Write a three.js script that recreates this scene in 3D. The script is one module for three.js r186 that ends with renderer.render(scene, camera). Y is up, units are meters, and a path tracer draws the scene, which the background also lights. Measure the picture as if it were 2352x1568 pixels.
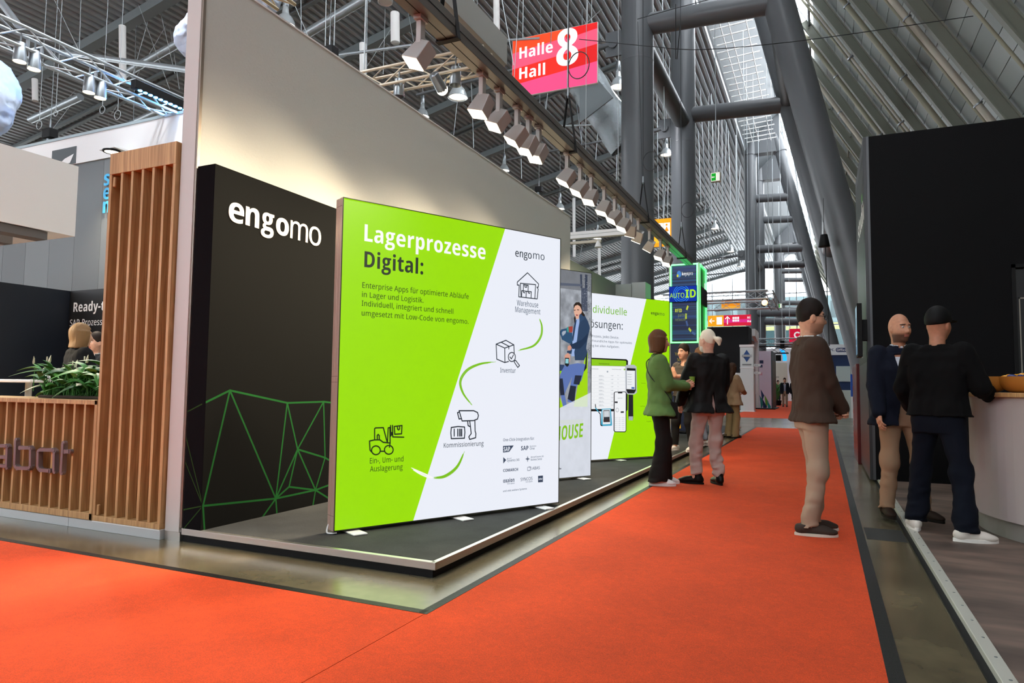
import * as THREE from 'three';
import { mergeGeometries } from 'three/addons/utils/BufferGeometryUtils.js';
import { RoundedBoxGeometry } from 'three/addons/geometries/RoundedBoxGeometry.js';
import { RectAreaLightUniformsLib } from 'three/addons/lights/RectAreaLightUniformsLib.js';

import { FontLoader } from 'three/addons/loaders/FontLoader.js';
import { TextGeometry } from 'three/addons/geometries/TextGeometry.js';

// ---------------------------------------------------------------- camera, sky, exposure
RectAreaLightUniformsLib.init();
const W = 2352, H = 1568, F = 1568, EYE = 1.10;
const V3 = (x, y, z) => new THREE.Vector3(x, y, z);
const scene = new THREE.Scene();
const renderer = new THREE.WebGLRenderer({ antialias: true });
renderer.toneMapping = THREE.LinearToneMapping;
renderer.toneMappingExposure = 1.12;
renderer.shadowMap.enabled = true;
const camera = new THREE.PerspectiveCamera(2 * Math.atan(H / 2 / F) * 180 / Math.PI, W / H, 0.05, 300);
// the aisle runs along -z; its vanishing point in the photograph gives the turn of the camera
const aisle = V3(1890 - W / 2, -(895 - H / 2), -F).normalize();
const rollUp = V3(Math.sin(-0.018), Math.cos(-0.018), 0);
rollUp.addScaledVector(aisle, -rollUp.dot(aisle)).normalize();
const crossX = aisle.clone().cross(rollUp);
const toCam = new THREE.Matrix4().makeBasis(crossX, rollUp, aisle.clone().negate());
const toWorld = toCam.clone().transpose();
camera.position.set(0, EYE, 0);
camera.quaternion.setFromRotationMatrix(toWorld);
scene.add(camera);
scene.background = new THREE.Color(0.95, 1.0, 1.06);
scene.backgroundIntensity = 7.5;

// a pixel of the photograph gives a direction; the plane of the thing gives its distance
const ray = (px, py) => V3(px - W / 2, -(py - H / 2), -F).applyMatrix4(toWorld);
const hit = (px, py, axis, v) => { const d = ray(px, py), c = V3(0, EYE, 0), t = (v - c[axis]) / d[axis]; return c.addScaledVector(d, t); };
const onX = (px, py, x) => hit(px, py, 'x', x), onY = (px, py, y = 0) => hit(px, py, 'y', y), onZ = (px, py, z) => hit(px, py, 'z', z);

// ---------------------------------------------------------------- helpers
let seed = 7;
const rnd = () => { seed = (seed + 0x6d2b79f5) | 0; let t = Math.imul(seed ^ (seed >>> 15), 1 | seed); t = (t + Math.imul(t ^ (t >>> 7), 61 | t)) ^ t; return ((t ^ (t >>> 14)) >>> 0) / 4294967296; };
const rr = (a, b) => a + (b - a) * rnd();
const taken = {};
const numbered = (n) => { const k = taken[n] = (taken[n] ?? -1) + 1; return k ? n + '_' + String(k).padStart(3, '0') : n; };
const shade = (o) => { o.castShadow = true; o.receiveShadow = true; return o; };
function thing(name, label, category, p = [0, 0, 0], turn = 0, group) {
  const o = new THREE.Group(); o.name = numbered(name); scene.add(o);
  o.position.set(...p); o.rotation.y = turn; o.userData = { label, category };
  if (group) o.userData.group = group;
  return o;
}
function part(name, geo, mat, parent, label) {
  const g = Array.isArray(geo) ? merge(geo) : geo;
  const o = shade(new THREE.Mesh(g, mat)); o.name = name; parent.add(o);
  if (label) o.userData.label = label;
  return o;
}
function single(name, label, category, geo, mat, group) {
  const o = part(numbered(name), geo, mat, scene); o.userData = { label, category };
  if (group) o.userData.group = group;
  return o;
}
function struct(name, geo, mat, parent = scene) {
  const o = part(parent === scene ? numbered(name) : name, geo, mat, parent);
  if (parent === scene) o.userData.kind = 'structure';
  return o;
}
function structGroup(name, p = [0, 0, 0], label) { const o = new THREE.Group(); o.name = numbered(name); o.position.set(...p); o.userData.kind = 'structure'; if (label) o.userData.label = label; scene.add(o); return o; }
function copyOf(o, label, group) { const c = o.clone(); c.name = numbered(o.name.replace(/_\d{3}$/, '')); c.userData = { ...o.userData }; if (label) c.userData.label = label; if (group) c.userData.group = group; scene.add(c); return c; }
function merge(list) {
  const gs = list.map((g) => { const n = g.index ? g.toNonIndexed() : g; for (const k of Object.keys(n.attributes)) if (!['position', 'normal', 'uv', 'color'].includes(k)) n.deleteAttribute(k); return n; });
  return mergeGeometries(gs, false);
}
// box between two corners, uv in metres
function bx(x0, y0, z0, x1, y1, z1) {
  const g = new THREE.BoxGeometry(Math.abs(x1 - x0), Math.abs(y1 - y0), Math.abs(z1 - z0));
  g.translate((x0 + x1) / 2, (y0 + y1) / 2, (z0 + z1) / 2);
  return metres(g);
}
function rbx(x0, y0, z0, x1, y1, z1, r = 0.006, seg = 2) {
  const g = new RoundedBoxGeometry(Math.abs(x1 - x0), Math.abs(y1 - y0), Math.abs(z1 - z0), seg, Math.min(r, Math.abs(x1 - x0) / 2.01, Math.abs(y1 - y0) / 2.01, Math.abs(z1 - z0) / 2.01));
  g.translate((x0 + x1) / 2, (y0 + y1) / 2, (z0 + z1) / 2);
  return metres(g);
}
function metres(g) {
  const p = g.attributes.position, n = g.attributes.normal, uv = new Float32Array(p.count * 2);
  for (let i = 0; i < p.count; i++) {
    const ax = Math.abs(n.getX(i)), ay = Math.abs(n.getY(i)), az = Math.abs(n.getZ(i));
    if (ay >= ax && ay >= az) { uv[2 * i] = p.getX(i); uv[2 * i + 1] = -p.getZ(i); }
    else if (ax >= az) { uv[2 * i] = p.getZ(i); uv[2 * i + 1] = p.getY(i); }
    else { uv[2 * i] = p.getX(i); uv[2 * i + 1] = p.getY(i); }
  }
  g.setAttribute('uv', new THREE.BufferAttribute(uv, 2));
  return g;
}
const UP = V3(0, 1, 0);
function rod(a, b, r, seg = 10, r2 = r, open = false) {
  const d = b.clone().sub(a), g = new THREE.CylinderGeometry(r2, r, d.length(), seg, 1, open);
  g.applyQuaternion(new THREE.Quaternion().setFromUnitVectors(UP, d.clone().normalize()));
  g.translate((a.x + b.x) / 2, (a.y + b.y) / 2, (a.z + b.z) / 2);
  return g;
}
// a square bar between two points
function bar(a, b, w, h, up = UP) {
  const d = b.clone().sub(a), L = d.length(), z = d.normalize(), x = up.clone().cross(z).normalize(), y = z.clone().cross(x);
  const g = new THREE.BoxGeometry(w, h, L);
  g.applyMatrix4(new THREE.Matrix4().makeBasis(x, y, z));
  g.translate((a.x + b.x) / 2, (a.y + b.y) / 2, (a.z + b.z) / 2);
  return g;
}
const tube = (pts, r, seg = 6, n = 0, closed = false) => new THREE.TubeGeometry(new THREE.CatmullRomCurve3(pts, closed, 'centripetal'), n || pts.length * 4, r, seg, closed);
const lathe = (pts, seg = 20) => new THREE.LatheGeometry(pts.map(([x, y]) => new THREE.Vector2(x, y)), seg);
function slabShape(pts, depth, bevel = 0) {     // outline in x,y pushed along z
  const s = new THREE.Shape(pts.map(([x, y]) => new THREE.Vector2(x, y)));
  return new THREE.ExtrudeGeometry(s, { depth, bevelEnabled: bevel > 0, bevelSize: bevel, bevelThickness: bevel, bevelSegments: 1, curveSegments: 8 });
}
// a flat rectangle a..b along x with its own 0..1 uv, facing +z
function face(w, h) { return new THREE.PlaneGeometry(w, h); }

// ---------------------------------------------------------------- noise and textures
const hash = (i, j, s) => { let h = Math.imul(i, 374761393) + Math.imul(j, 668265263) + Math.imul(s, 2246822519); h = Math.imul(h ^ (h >>> 13), 1274126177); return ((h ^ (h >>> 16)) >>> 0) / 4294967296; };
function vnoise(x, y, px, py, s) {
  const xi = Math.floor(x), yi = Math.floor(y), fx = x - xi, fy = y - yi, u = fx * fx * (3 - 2 * fx), v = fy * fy * (3 - 2 * fy);
  const m = (a, n) => ((a % n) + n) % n, a = m(xi, px), b = m(xi + 1, px), c = m(yi, py), d = m(yi + 1, py);
  return (hash(a, c, s) * (1 - u) + hash(b, c, s) * u) * (1 - v) + (hash(a, d, s) * (1 - u) + hash(b, d, s) * u) * v;
}
function fbm(u, v, px, py, oct, s) { let a = 0, w = 0.5, t = 0; for (let i = 0; i < oct; i++) { a += w * vnoise(u * px, v * py, px, py, s + i); t += w; w *= 0.5; px *= 2; py *= 2; } return a / t; }
function dataTex(w, h, fn, metresU, metresV, srgb = true) {
  const d = new Uint8Array(w * h * 4);
  for (let y = 0; y < h; y++) for (let x = 0; x < w; x++) {
    const c = fn((x + 0.5) / w, (y + 0.5) / h, x, y), o = (y * w + x) * 4;
    d[o] = Math.max(0, Math.min(255, c[0])); d[o + 1] = Math.max(0, Math.min(255, c[1])); d[o + 2] = Math.max(0, Math.min(255, c[2])); d[o + 3] = 255;
  }
  const t = new THREE.DataTexture(d, w, h); t.wrapS = t.wrapT = THREE.RepeatWrapping; t.magFilter = THREE.LinearFilter; t.minFilter = THREE.LinearMipmapLinearFilter; t.generateMipmaps = true;
  t.colorSpace = srgb ? THREE.SRGBColorSpace : THREE.NoColorSpace; t.repeat.set(1 / metresU, 1 / metresV); t.needsUpdate = true;
  return t;
}
function canvasTex(w, h, draw) {
  const c = document.createElement('canvas'); c.width = w; c.height = h;
  draw(c.getContext('2d'), w, h);
  const t = new THREE.CanvasTexture(c); t.colorSpace = THREE.SRGBColorSpace; t.magFilter = THREE.LinearFilter; t.anisotropy = 8;
  return t;
}
const mat = (color, roughness = 0.6, o = {}) => new THREE.MeshStandardMaterial({ color, roughness, ...o });
const lerp = (a, b, t) => a + (b - a) * t;
const mix3 = (a, b, t) => [lerp(a[0], b[0], t), lerp(a[1], b[1], t), lerp(a[2], b[2], t)];

const concreteTex = dataTex(1024, 1024, (u, v) => {
  const a = fbm(u, v, 3, 3, 7, 11), b = fbm(u, v, 17, 13, 5, 31), c = fbm(u, v, 90, 90, 2, 51);
  let t = 0.55 * a + 0.35 * b + 0.1 * c; const stain = Math.max(0, fbm(u, v, 3, 4, 6, 77) - 0.52) * 1.6;
  const col = mix3([92, 87, 76], [146, 139, 122], Math.min(1, Math.max(0, (t - 0.3) * 2.4)));
  return mix3(col, [62, 54, 42], Math.min(0.75, stain));
}, 5, 5);
const concreteRough = dataTex(512, 512, (u, v) => { const r = 255 * (0.2 + 0.14 * fbm(u, v, 9, 9, 5, 5)); return [r, r, r]; }, 5, 5, false);
const carpetTex = dataTex(1024, 1024, (u, v, x, y) => {
  const n = hash(x >> 1, y >> 1, 3), n2 = hash(x, y, 5), r = fbm(u, v, 6, 6, 5, 9), f = fbm(u, v, 60, 60, 2, 29);
  const k = 0.88 + 0.14 * (n - 0.5) + 0.12 * (n2 - 0.5) + 0.1 * (r - 0.5) + 0.07 * (f - 0.5);
  return [228 * k, 74 * k, 17 * k];
}, 1.9, 1.9);
const carpetBump = dataTex(512, 512, (u, v, x, y) => { const n = 255 * (0.5 * hash(x, y, 4) + 0.5 * (0.5 + 0.5 * Math.sin(v * Math.PI * 2 * 128))); return [n, n, n]; }, 0.7, 0.7, false);
const greyCarpetTex = dataTex(512, 512, (u, v, x, y) => { const k = 0.75 + 0.5 * hash(x, y, 8) * 0.6 + 0.35 * (fbm(u, v, 6, 6, 4, 19) - 0.5); return [54 * k, 55 * k, 54 * k]; }, 1.2, 1.2);
const vinylTex = dataTex(512, 512, (u, v, x, y) => { const a = fbm(u, v, 3, 14, 5, 61), b = fbm(u, v, 10, 26, 3, 71); const k = 0.55 + 0.45 * a + 0.35 * (b - 0.5); return [132 * k, 110 * k, 98 * k]; }, 2.2, 2.2);
const woodTex = dataTex(512, 1024, (u, v) => {
  const w = fbm(u, v, 3, 2, 3, 91), g = fbm(u + 0.05 * w, v, 48, 3, 4, 95), f = fbm(u, v, 160, 8, 2, 97);
  const t = 0.55 * g + 0.3 * f + 0.15 * (0.5 + 0.5 * Math.sin((u * 9 + w * 5) * 6.283));
  return mix3([160, 120, 76], [216, 176, 122], Math.min(1, Math.max(0, (t - 0.2) * 1.6)));
}, 0.5, 1.4);
const fineBump = dataTex(256, 256, (u, v, x, y) => { const n = 255 * (0.6 * hash(x, y, 2) + 0.4 * fbm(u, v, 16, 16, 3, 6)); return [n, n, n]; }, 0.25, 0.25, false);

const M = {
  concrete: mat(0xd9d1bd, 0.85, { map: concreteTex, roughnessMap: concreteRough }),
  carpet: mat(0xffffff, 1, { map: carpetTex, bumpMap: carpetBump, bumpScale: 0.002 }),
  tape: new THREE.MeshPhysicalMaterial({ color: 0x08090a, roughness: 0.4, specularIntensity: 0.6, bumpMap: fineBump, bumpScale: 0.004 }),
  greyCarpet: mat(0xffffff, 1, { map: greyCarpetTex, bumpMap: fineBump, bumpScale: 0.003 }),
  vinyl: mat(0xffffff, 0.55, { map: vinylTex }),
  wood: mat(0xffffff, 0.5, { map: woodTex }),
  alu: mat(0xc4bfb8, 0.32, { metalness: 0.85 }),
  aluPaint: mat(0xbfc2c2, 0.4, { metalness: 0.3 }),
  steel: mat(0x9aa0a4, 0.35, { metalness: 0.8 }),
  galv: mat(0xb4bcc0, 0.38, { metalness: 0.6 }),
  greyPaint: mat(0x5d6063, 0.36),
  beam: mat(0x7c8486, 0.5),
  deck: mat(0xa9afb2, 0.4, { metalness: 0.25 }),
  panel: mat(0xa0a8a4, 0.4),
  panelB: mat(0x959d99, 0.4),
  panelC: mat(0xaab2ae, 0.42),
  rafter: mat(0x84877b, 0.5),
  pipe: mat(0xa29f88, 0.45),
  cream: mat(0xc9c3b2, 0.55),
  white: mat(0xe6e6e4, 0.55),
  whiteWall: mat(0xc6c7c0, 0.8, { bumpMap: fineBump, bumpScale: 0.002 }),
  black: new THREE.MeshPhysicalMaterial({ color: 0x0a0a0b, roughness: 0.6, specularIntensity: 0.5 }),
  blackFabric: new THREE.MeshPhysicalMaterial({ color: 0x101112, roughness: 0.9, specularIntensity: 0.3 }),
  darkWall: new THREE.MeshPhysicalMaterial({ color: 0x08080a, roughness: 0.6, specularIntensity: 0.25 }),
  strap: mat(0x111214, 0.8),
  cable: mat(0xc3cbce, 0.4, { metalness: 0.4 }),
  cableDark: mat(0x2a2d30, 0.6),
  rubber: mat(0x1b1b1d, 0.7),
};
// plain colour with a light woven relief
const cloth = (c, rough = 0.9) => new THREE.MeshPhysicalMaterial({ color: c, roughness: rough, specularIntensity: 0.35 });
const bold = await new FontLoader().loadAsync('fonts/droid/droid_sans_bold.typeface.json'), regular = await new FontLoader().loadAsync('fonts/droid/droid_sans_regular.typeface.json');
// ---------------------------------------------------------------- meshing of distance fields (surface nets)
function surfaceNet(f, lo, hi, cell, colour) {
  const nx = Math.ceil((hi[0] - lo[0]) / cell) + 1, ny = Math.ceil((hi[1] - lo[1]) / cell) + 1, nz = Math.ceil((hi[2] - lo[2]) / cell) + 1;
  const val = new Float32Array(nx * ny * nz).fill(1), B = 6, id = (i, j, k) => (k * ny + j) * nx + i;
  for (let k = 0; k < nz; k += B) for (let j = 0; j < ny; j += B) for (let i = 0; i < nx; i += B) {
    const d = f(lo[0] + (i + B / 2) * cell, lo[1] + (j + B / 2) * cell, lo[2] + (k + B / 2) * cell);
    const skip = Math.abs(d) > cell * B * 1.25 + 0.02, K = Math.min(nz, k + B), J = Math.min(ny, j + B), I = Math.min(nx, i + B);
    for (let c = k; c < K; c++) for (let b = j; b < J; b++) for (let a = i; a < I; a++) val[id(a, b, c)] = skip ? d : f(lo[0] + a * cell, lo[1] + b * cell, lo[2] + c * cell);
  }
  const vid = new Int32Array(nx * ny * nz).fill(-1), pos = [], idx = [];
  const E = [[0, 1], [0, 2], [0, 4], [1, 3], [1, 5], [2, 3], [2, 6], [3, 7], [4, 5], [4, 6], [5, 7], [6, 7]], v = new Float32Array(8);
  for (let k = 0; k < nz - 1; k++) for (let j = 0; j < ny - 1; j++) for (let i = 0; i < nx - 1; i++) {
    let m = 0; for (let c = 0; c < 8; c++) { v[c] = val[id(i + (c & 1), j + ((c >> 1) & 1), k + (c >> 2))]; if (v[c] < 0) m |= 1 << c; }
    if (m === 0 || m === 255) continue;
    let x = 0, y = 0, z = 0, n = 0;
    for (const [a, b] of E) if ((v[a] < 0) !== (v[b] < 0)) { const t = v[a] / (v[a] - v[b]); x += (a & 1) + t * ((b & 1) - (a & 1)); y += ((a >> 1) & 1) + t * (((b >> 1) & 1) - ((a >> 1) & 1)); z += (a >> 2) + t * ((b >> 2) - (a >> 2)); n++; }
    vid[id(i, j, k)] = pos.length / 3; pos.push(lo[0] + (i + x / n) * cell, lo[1] + (j + y / n) * cell, lo[2] + (k + z / n) * cell);
  }
  const quad = (a, b, c, d, flip) => { if (a < 0 || b < 0 || c < 0 || d < 0) return; flip ? idx.push(a, c, b, a, d, c) : idx.push(a, b, c, a, c, d); };
  for (let k = 1; k < nz - 1; k++) for (let j = 1; j < ny - 1; j++) for (let i = 1; i < nx - 1; i++) {
    const a = val[id(i, j, k)] < 0;
    if (a !== (val[id(i + 1, j, k)] < 0)) quad(vid[id(i, j - 1, k - 1)], vid[id(i, j, k - 1)], vid[id(i, j, k)], vid[id(i, j - 1, k)], !a);
    if (a !== (val[id(i, j + 1, k)] < 0)) quad(vid[id(i - 1, j, k - 1)], vid[id(i - 1, j, k)], vid[id(i, j, k)], vid[id(i, j, k - 1)], !a);
    if (a !== (val[id(i, j, k + 1)] < 0)) quad(vid[id(i - 1, j - 1, k)], vid[id(i, j - 1, k)], vid[id(i, j, k)], vid[id(i - 1, j, k)], !a);
  }
  const g = new THREE.BufferGeometry(); g.setAttribute('position', new THREE.Float32BufferAttribute(pos, 3)); g.setIndex(idx); g.computeVertexNormals();
  if (colour) { const c = new Float32Array(pos.length); for (let i = 0; i < pos.length; i += 3) { const q = colour(pos[i], pos[i + 1], pos[i + 2]); c[i] = q[0]; c[i + 1] = q[1]; c[i + 2] = q[2]; } g.setAttribute('color', new THREE.BufferAttribute(c, 3)); }
  return g;
}
const smin = (a, b, k) => { const h = Math.max(k - Math.abs(a - b), 0) / k; return Math.min(a, b) - h * h * k * 0.25; };
const smax = (a, b, k) => -smin(-a, -b, k);
// tapered capsule
const cone = (a, b, r1, r2) => {
  const bx = b[0] - a[0], by = b[1] - a[1], bz = b[2] - a[2], L = bx * bx + by * by + bz * bz || 1e-9;
  return (x, y, z) => { const px = x - a[0], py = y - a[1], pz = z - a[2]; let t = (px * bx + py * by + pz * bz) / L; t = t < 0 ? 0 : t > 1 ? 1 : t; const dx = px - bx * t, dy = py - by * t, dz = pz - bz * t; return Math.sqrt(dx * dx + dy * dy + dz * dz) - (r1 + (r2 - r1) * t); };
};
const ell = (c, r) => { const m = Math.min(...r); return (x, y, z) => { const a = (x - c[0]) / r[0], b = (y - c[1]) / r[1], d = (z - c[2]) / r[2], l = Math.sqrt(a * a + b * b + d * d); const g = Math.sqrt(a * a / (r[0] * r[0]) + b * b / (r[1] * r[1]) + d * d / (r[2] * r[2])) || 1 / m; return l * (l - 1) / g; }; };
// upright loft with pill-shaped sections: keys [y, halfWidth, radius, zCentre, xCentre]
const loft = (keys) => {
  const n = keys.length;
  return (x, y, z) => {
    let i = 0; while (i < n - 2 && y > keys[i + 1][0]) i++;
    const a = keys[i], b = keys[i + 1]; let t = (y - a[0]) / (b[0] - a[0]); const out = t < 0 ? a[0] - y : t > 1 && i === n - 2 ? y - b[0] : 0; t = t < 0 ? 0 : t > 1 ? 1 : t; t = t * t * (3 - 2 * t);
    const w = lerp(a[1], b[1], t), r = lerp(a[2], b[2], t), zc = lerp(a[3] || 0, b[3] || 0, t), xc = lerp(a[4] || 0, b[4] || 0, t);
    const dx = Math.max(Math.abs(x - xc) - w, 0), dz = z - zc, d = Math.sqrt(dx * dx + dz * dz) - r;
    return out > 0 ? (d > 0 ? Math.hypot(d, out) : out) : d;
  };
};
function n3(x, y, z, s = 0) {
  const xi = Math.floor(x), yi = Math.floor(y), zi = Math.floor(z), fx = x - xi, fy = y - yi, fz = z - zi, u = fx * fx * (3 - 2 * fx), v = fy * fy * (3 - 2 * fy), w = fz * fz * (3 - 2 * fz);
  const h = (a, b, c) => hash(a + c * 57, b + c * 131, s);
  const l = (c) => lerp(lerp(h(xi, yi, c), h(xi + 1, yi, c), u), lerp(h(xi, yi + 1, c), h(xi + 1, yi + 1, c), u), v);
  return lerp(l(zi), l(zi + 1), w) * 2 - 1;
}
// ---------------------------------------------------------------- the hall: floor, roof, supports
const HZ0 = 14, HZ1 = -90, HX0 = -46, HX1 = 9.6;
struct('floor', bx(HX0, -0.25, HZ1, HX1 + 1, 0, HZ0), M.concrete);
// orange carpet runners, laid on the concrete
struct('floor_carpet', bx(-1.757, 0, -20.9, 0.222, 0.005, 8), M.carpet);
struct('floor_carpet', bx(-24, 0, -2.9, -1.7605, 0.005, 8), M.carpet);
struct('floor_carpet', bx(-3.5, 0, -88, -0.1, 0.005, -27.9), M.carpet);
struct('floor_carpet', bx(-18, 0, -32.5, -3.5, 0.0045, -29.5), M.carpet);
const tapeLine = (x0, z0, x1, z1) => single('edge_tape', z0 === z1 || Math.abs(z1 - z0) < 0.2 ? 'black tape along the carpet edge in front of the wooden counter' : x0 > 0 ? 'black tape along the carpet edge beside the black wall' : 'black tape along the carpet edge beside the grey platform', 'tape', bx(x0, 0, z0, x1, 0.0065, z1), M.tape);
tapeLine(-20, -2.935, -1.765, -2.885); tapeLine(-1.795, -20.9, -1.745, -2.885); tapeLine(0.207, -20.9, 0.268, 3);
single('tape_patch', 'wide dark worn tape strip across the concrete gap', 'tape', bx(0.28, 0, -6.25, 0.545, 0.002, -5.78), mat(0x232321, 0.7));

// roof deck: trapezoidal sheet hanging between the supports, ribs along the aisle
const roofY = (x) => { const u = x + 5; return 16.5 + 0.27 * u + 0.0022 * u * u; };
{
  const pts = [], P = 0.25, D = 0.11; // profile in x
  for (let x = HX0; x < -4.4; x += P) for (const [f, d] of [[0, 0], [0.42, 0], [0.56, 1], [0.86, 1]]) pts.push([x + f * P, roofY(x + f * P) + d * D]);
  const pos = [], idx = [], uvs = [], z0 = HZ0, z1 = HZ1 + 1.6;
  for (let i = 0; i < pts.length - 1; i++) {
    const [a, b] = pts[i], [c, d] = pts[i + 1], o = pos.length / 3;
    pos.push(a, b, z0, c, d, z0, c, d, z1, a, b, z1); uvs.push(a, z0, c, z0, c, z1, a, z1);
    idx.push(o, o + 1, o + 2, o, o + 2, o + 3);
    const t = 0.5; // upper skin gives the roof thickness
    if (i % 8 === 0) { const [e, f2] = pts[Math.min(i + 8, pts.length - 1)], q = pos.length / 3; pos.push(a, b + t, z0, e, f2 + t, z0, e, f2 + t, z1, a, b + t, z1); uvs.push(a, z0, e, z0, e, z1, a, z1); idx.push(q, q + 2, q + 1, q, q + 3, q + 2); }
  }
  const g = new THREE.BufferGeometry(); g.setAttribute('position', new THREE.Float32BufferAttribute(pos, 3)); g.setAttribute('uv', new THREE.Float32BufferAttribute(uvs, 2)); g.setIndex(idx);
  const ng = g.toNonIndexed(); ng.computeVertexNormals();
  struct('ceiling', ng, M.deck);
}
// tension bands across the roof
const band = structGroup('roof_beam');
for (let z = 9.7; z > HZ1 + 2; z -= 6) {
  const gs = []; let last = null;
  for (let x = HX0 + 1; x <= -4.6; x += 4.1) { const p = V3(x, roofY(x) - 0.16, z); if (last) gs.push(bar(last, p, 0.34, 0.3)); last = p; }
  part('beam', gs, M.beam, band);
}
for (let z = 6.7; z > HZ1 + 2; z -= 12) {     // thinner double ties halfway
  const gs = []; for (const dz of [0, 0.35]) { let last = null; for (let x = HX0 + 1; x <= -4.6; x += 4.1) { const p = V3(x, roofY(x) - 0.06, z + dz); if (last) gs.push(bar(last, p, 0.14, 0.12)); last = p; } }
  part('tie', gs, M.beam, band);
}
// ridge: closed sheet from the deck to the glazing, then glass, then the panelled slope
const slopeY = (x) => 17.6 - 1.72 * (x + 1.5);
const GX0 = -2.3, GX1 = -0.2;
const topY = (x) => x < -4.45 ? roofY(x) : x < GX0 ? 16.75 + (x + 4.4) * 1.01 : slopeY(x);
{
  const g = [bar(V3(-4.9, 16.9, HZ0), V3(-4.9, 16.9, HZ1), 1.0, 0.3), bar(V3(-3.35, 17.95, HZ0), V3(-3.35, 17.95, HZ1), 3.05, 0.14, V3(-0.71, 0.7, 0))];
  struct('ceiling_ridge', g, mat(0x44494b, 0.5));
  const sky = structGroup('window_1');
  const glass = new THREE.MeshPhysicalMaterial({ color: 0xffffff, roughness: 0.02, transmission: 1, thickness: 0, ior: 1.2 });
  const len = Math.hypot(GX1 - GX0, slopeY(GX1) - slopeY(GX0)), up = V3(GX1 - GX0, slopeY(GX1) - slopeY(GX0), 0).normalize();
  const paneG = new THREE.BoxGeometry(0.012, len, 1.92); const q = new THREE.Quaternion().setFromUnitVectors(UP, up); paneG.applyQuaternion(q);
  const mulG = new THREE.BoxGeometry(0.12, len, 0.07); mulG.applyQuaternion(q);
  for (let z = HZ0 - 1; z > HZ1; z -= 2) {
    const p = part('pane', paneG, glass, sky); p.castShadow = false; p.position.set((GX0 + GX1) / 2, (slopeY(GX0) + slopeY(GX1)) / 2, z);
    const m = part('mullion', mulG, M.steel, sky); m.position.set((GX0 + GX1) / 2 - 0.03, (slopeY(GX0) + slopeY(GX1)) / 2 - 0.03, z - 1);
  }
  for (const f of [0, 0.36, 0.7, 1]) { const x = lerp(GX0, GX1, f); part('transom', rod(V3(x - 0.05, slopeY(x) - 0.1, HZ0), V3(x - 0.05, slopeY(x) - 0.1, HZ1), 0.05, 6), M.steel, sky); }
}
// right-hand slope: steel panels lying along the aisle, rafters, pipes
{
  const wall = structGroup('wall_right');
  const up = V3(1, -1.72, 0).normalize(), q = new THREE.Quaternion().setFromUnitVectors(V3(1, 0, 0), up);
  const WID = 0.5, mats = [M.panel, M.panelB, M.panelC];
  const n = V3(-up.y, up.x, 0); if (n.x < 0) n.negate();       // outward
  const len = Math.hypot(HX1 - GX1, slopeY(HX1) - slopeY(GX1)), count = Math.ceil(len / WID);
  const pg = new THREE.BoxGeometry(WID - 0.018, 0.06, 26); pg.applyQuaternion(q);
  for (let k = 0; k < 4; k++) for (let i = 0; i < count; i++) {
    const x = GX1 + up.x * WID * (i + 0.5), y = slopeY(GX1) + up.y * WID * (i + 0.5);
    const p = part('panel', pg, mats[(i * 7 + k * 5) % 3], wall); p.position.set(x + n.x * 0.12, y + n.y * 0.12, HZ0 - 13 - 26 * k);
  }
  const back = bar(V3(GX1, slopeY(GX1), 0).addScaledVector(n, 0.2), V3(HX1, slopeY(HX1), 0).addScaledVector(n, 0.2), HZ0 - HZ1, 0.08, n); back.translate(0, 0, (HZ0 + HZ1) / 2);
  part('backing', back, mat(0x5a5e5b, 0.6), wall);
  const A = V3(GX1 - 0.1, slopeY(GX1 - 0.1), 0), B = V3(HX1, slopeY(HX1), 0);
  const off = (z, o) => [A.clone().addScaledVector(n, -o).setZ(z), B.clone().addScaledVector(n, -o).setZ(z)];
  const rg = merge([bar(...off(0, 0.14), 0.08, 0.3, n), bar(...off(0, 0.28), 0.2, 0.04, n), bar(...off(0, 0.01), 0.2, 0.04, n)]);
  const p1 = rod(...off(0, 0.24), 0.085, 12), p2 = rod(...off(0, 0.22), 0.042, 8);
  for (let k = 0, z = -10.2; z > HZ1 + 1; z -= 3, k++) {
    const r = part('rafter', rg, M.rafter, wall); r.position.z = z;
    const a = part('pipe', k % 3 === 2 ? p2 : p1, k % 2 ? M.cream : M.pipe, wall); a.position.z = z - 0.75;
    if (k % 2) { const b = part('pipe', p2, M.pipe, wall); b.position.z = z - 1.15; }
    if (z > -32) for (const f of [0.12, 0.27, 0.42, 0.57]) { const c = off(z - 0.75, 0.24)[0].lerp(off(z - 0.75, 0.24)[1], f + 0.02 * (k % 3)); part('pipe_clip', [rod(c, c.clone().add(V3(0, 0, 0.5)).addScaledVector(n, 0.1), 0.018, 6), rod(c.clone().addScaledVector(up, -0.02), c.clone().addScaledVector(up, 0.02), 0.115, 10)], M.steel, wall); }
  }
  // purlins read as thin bright lines further down the hall
  for (let i = 1; i < 12; i++) { const t = i / 12, c = A.clone().lerp(B, t).addScaledVector(n, -0.03); part('purlin', rod(c.clone().setZ(-34), c.clone().setZ(HZ1), 0.06, 6), M.rafter, wall); }
}
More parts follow.
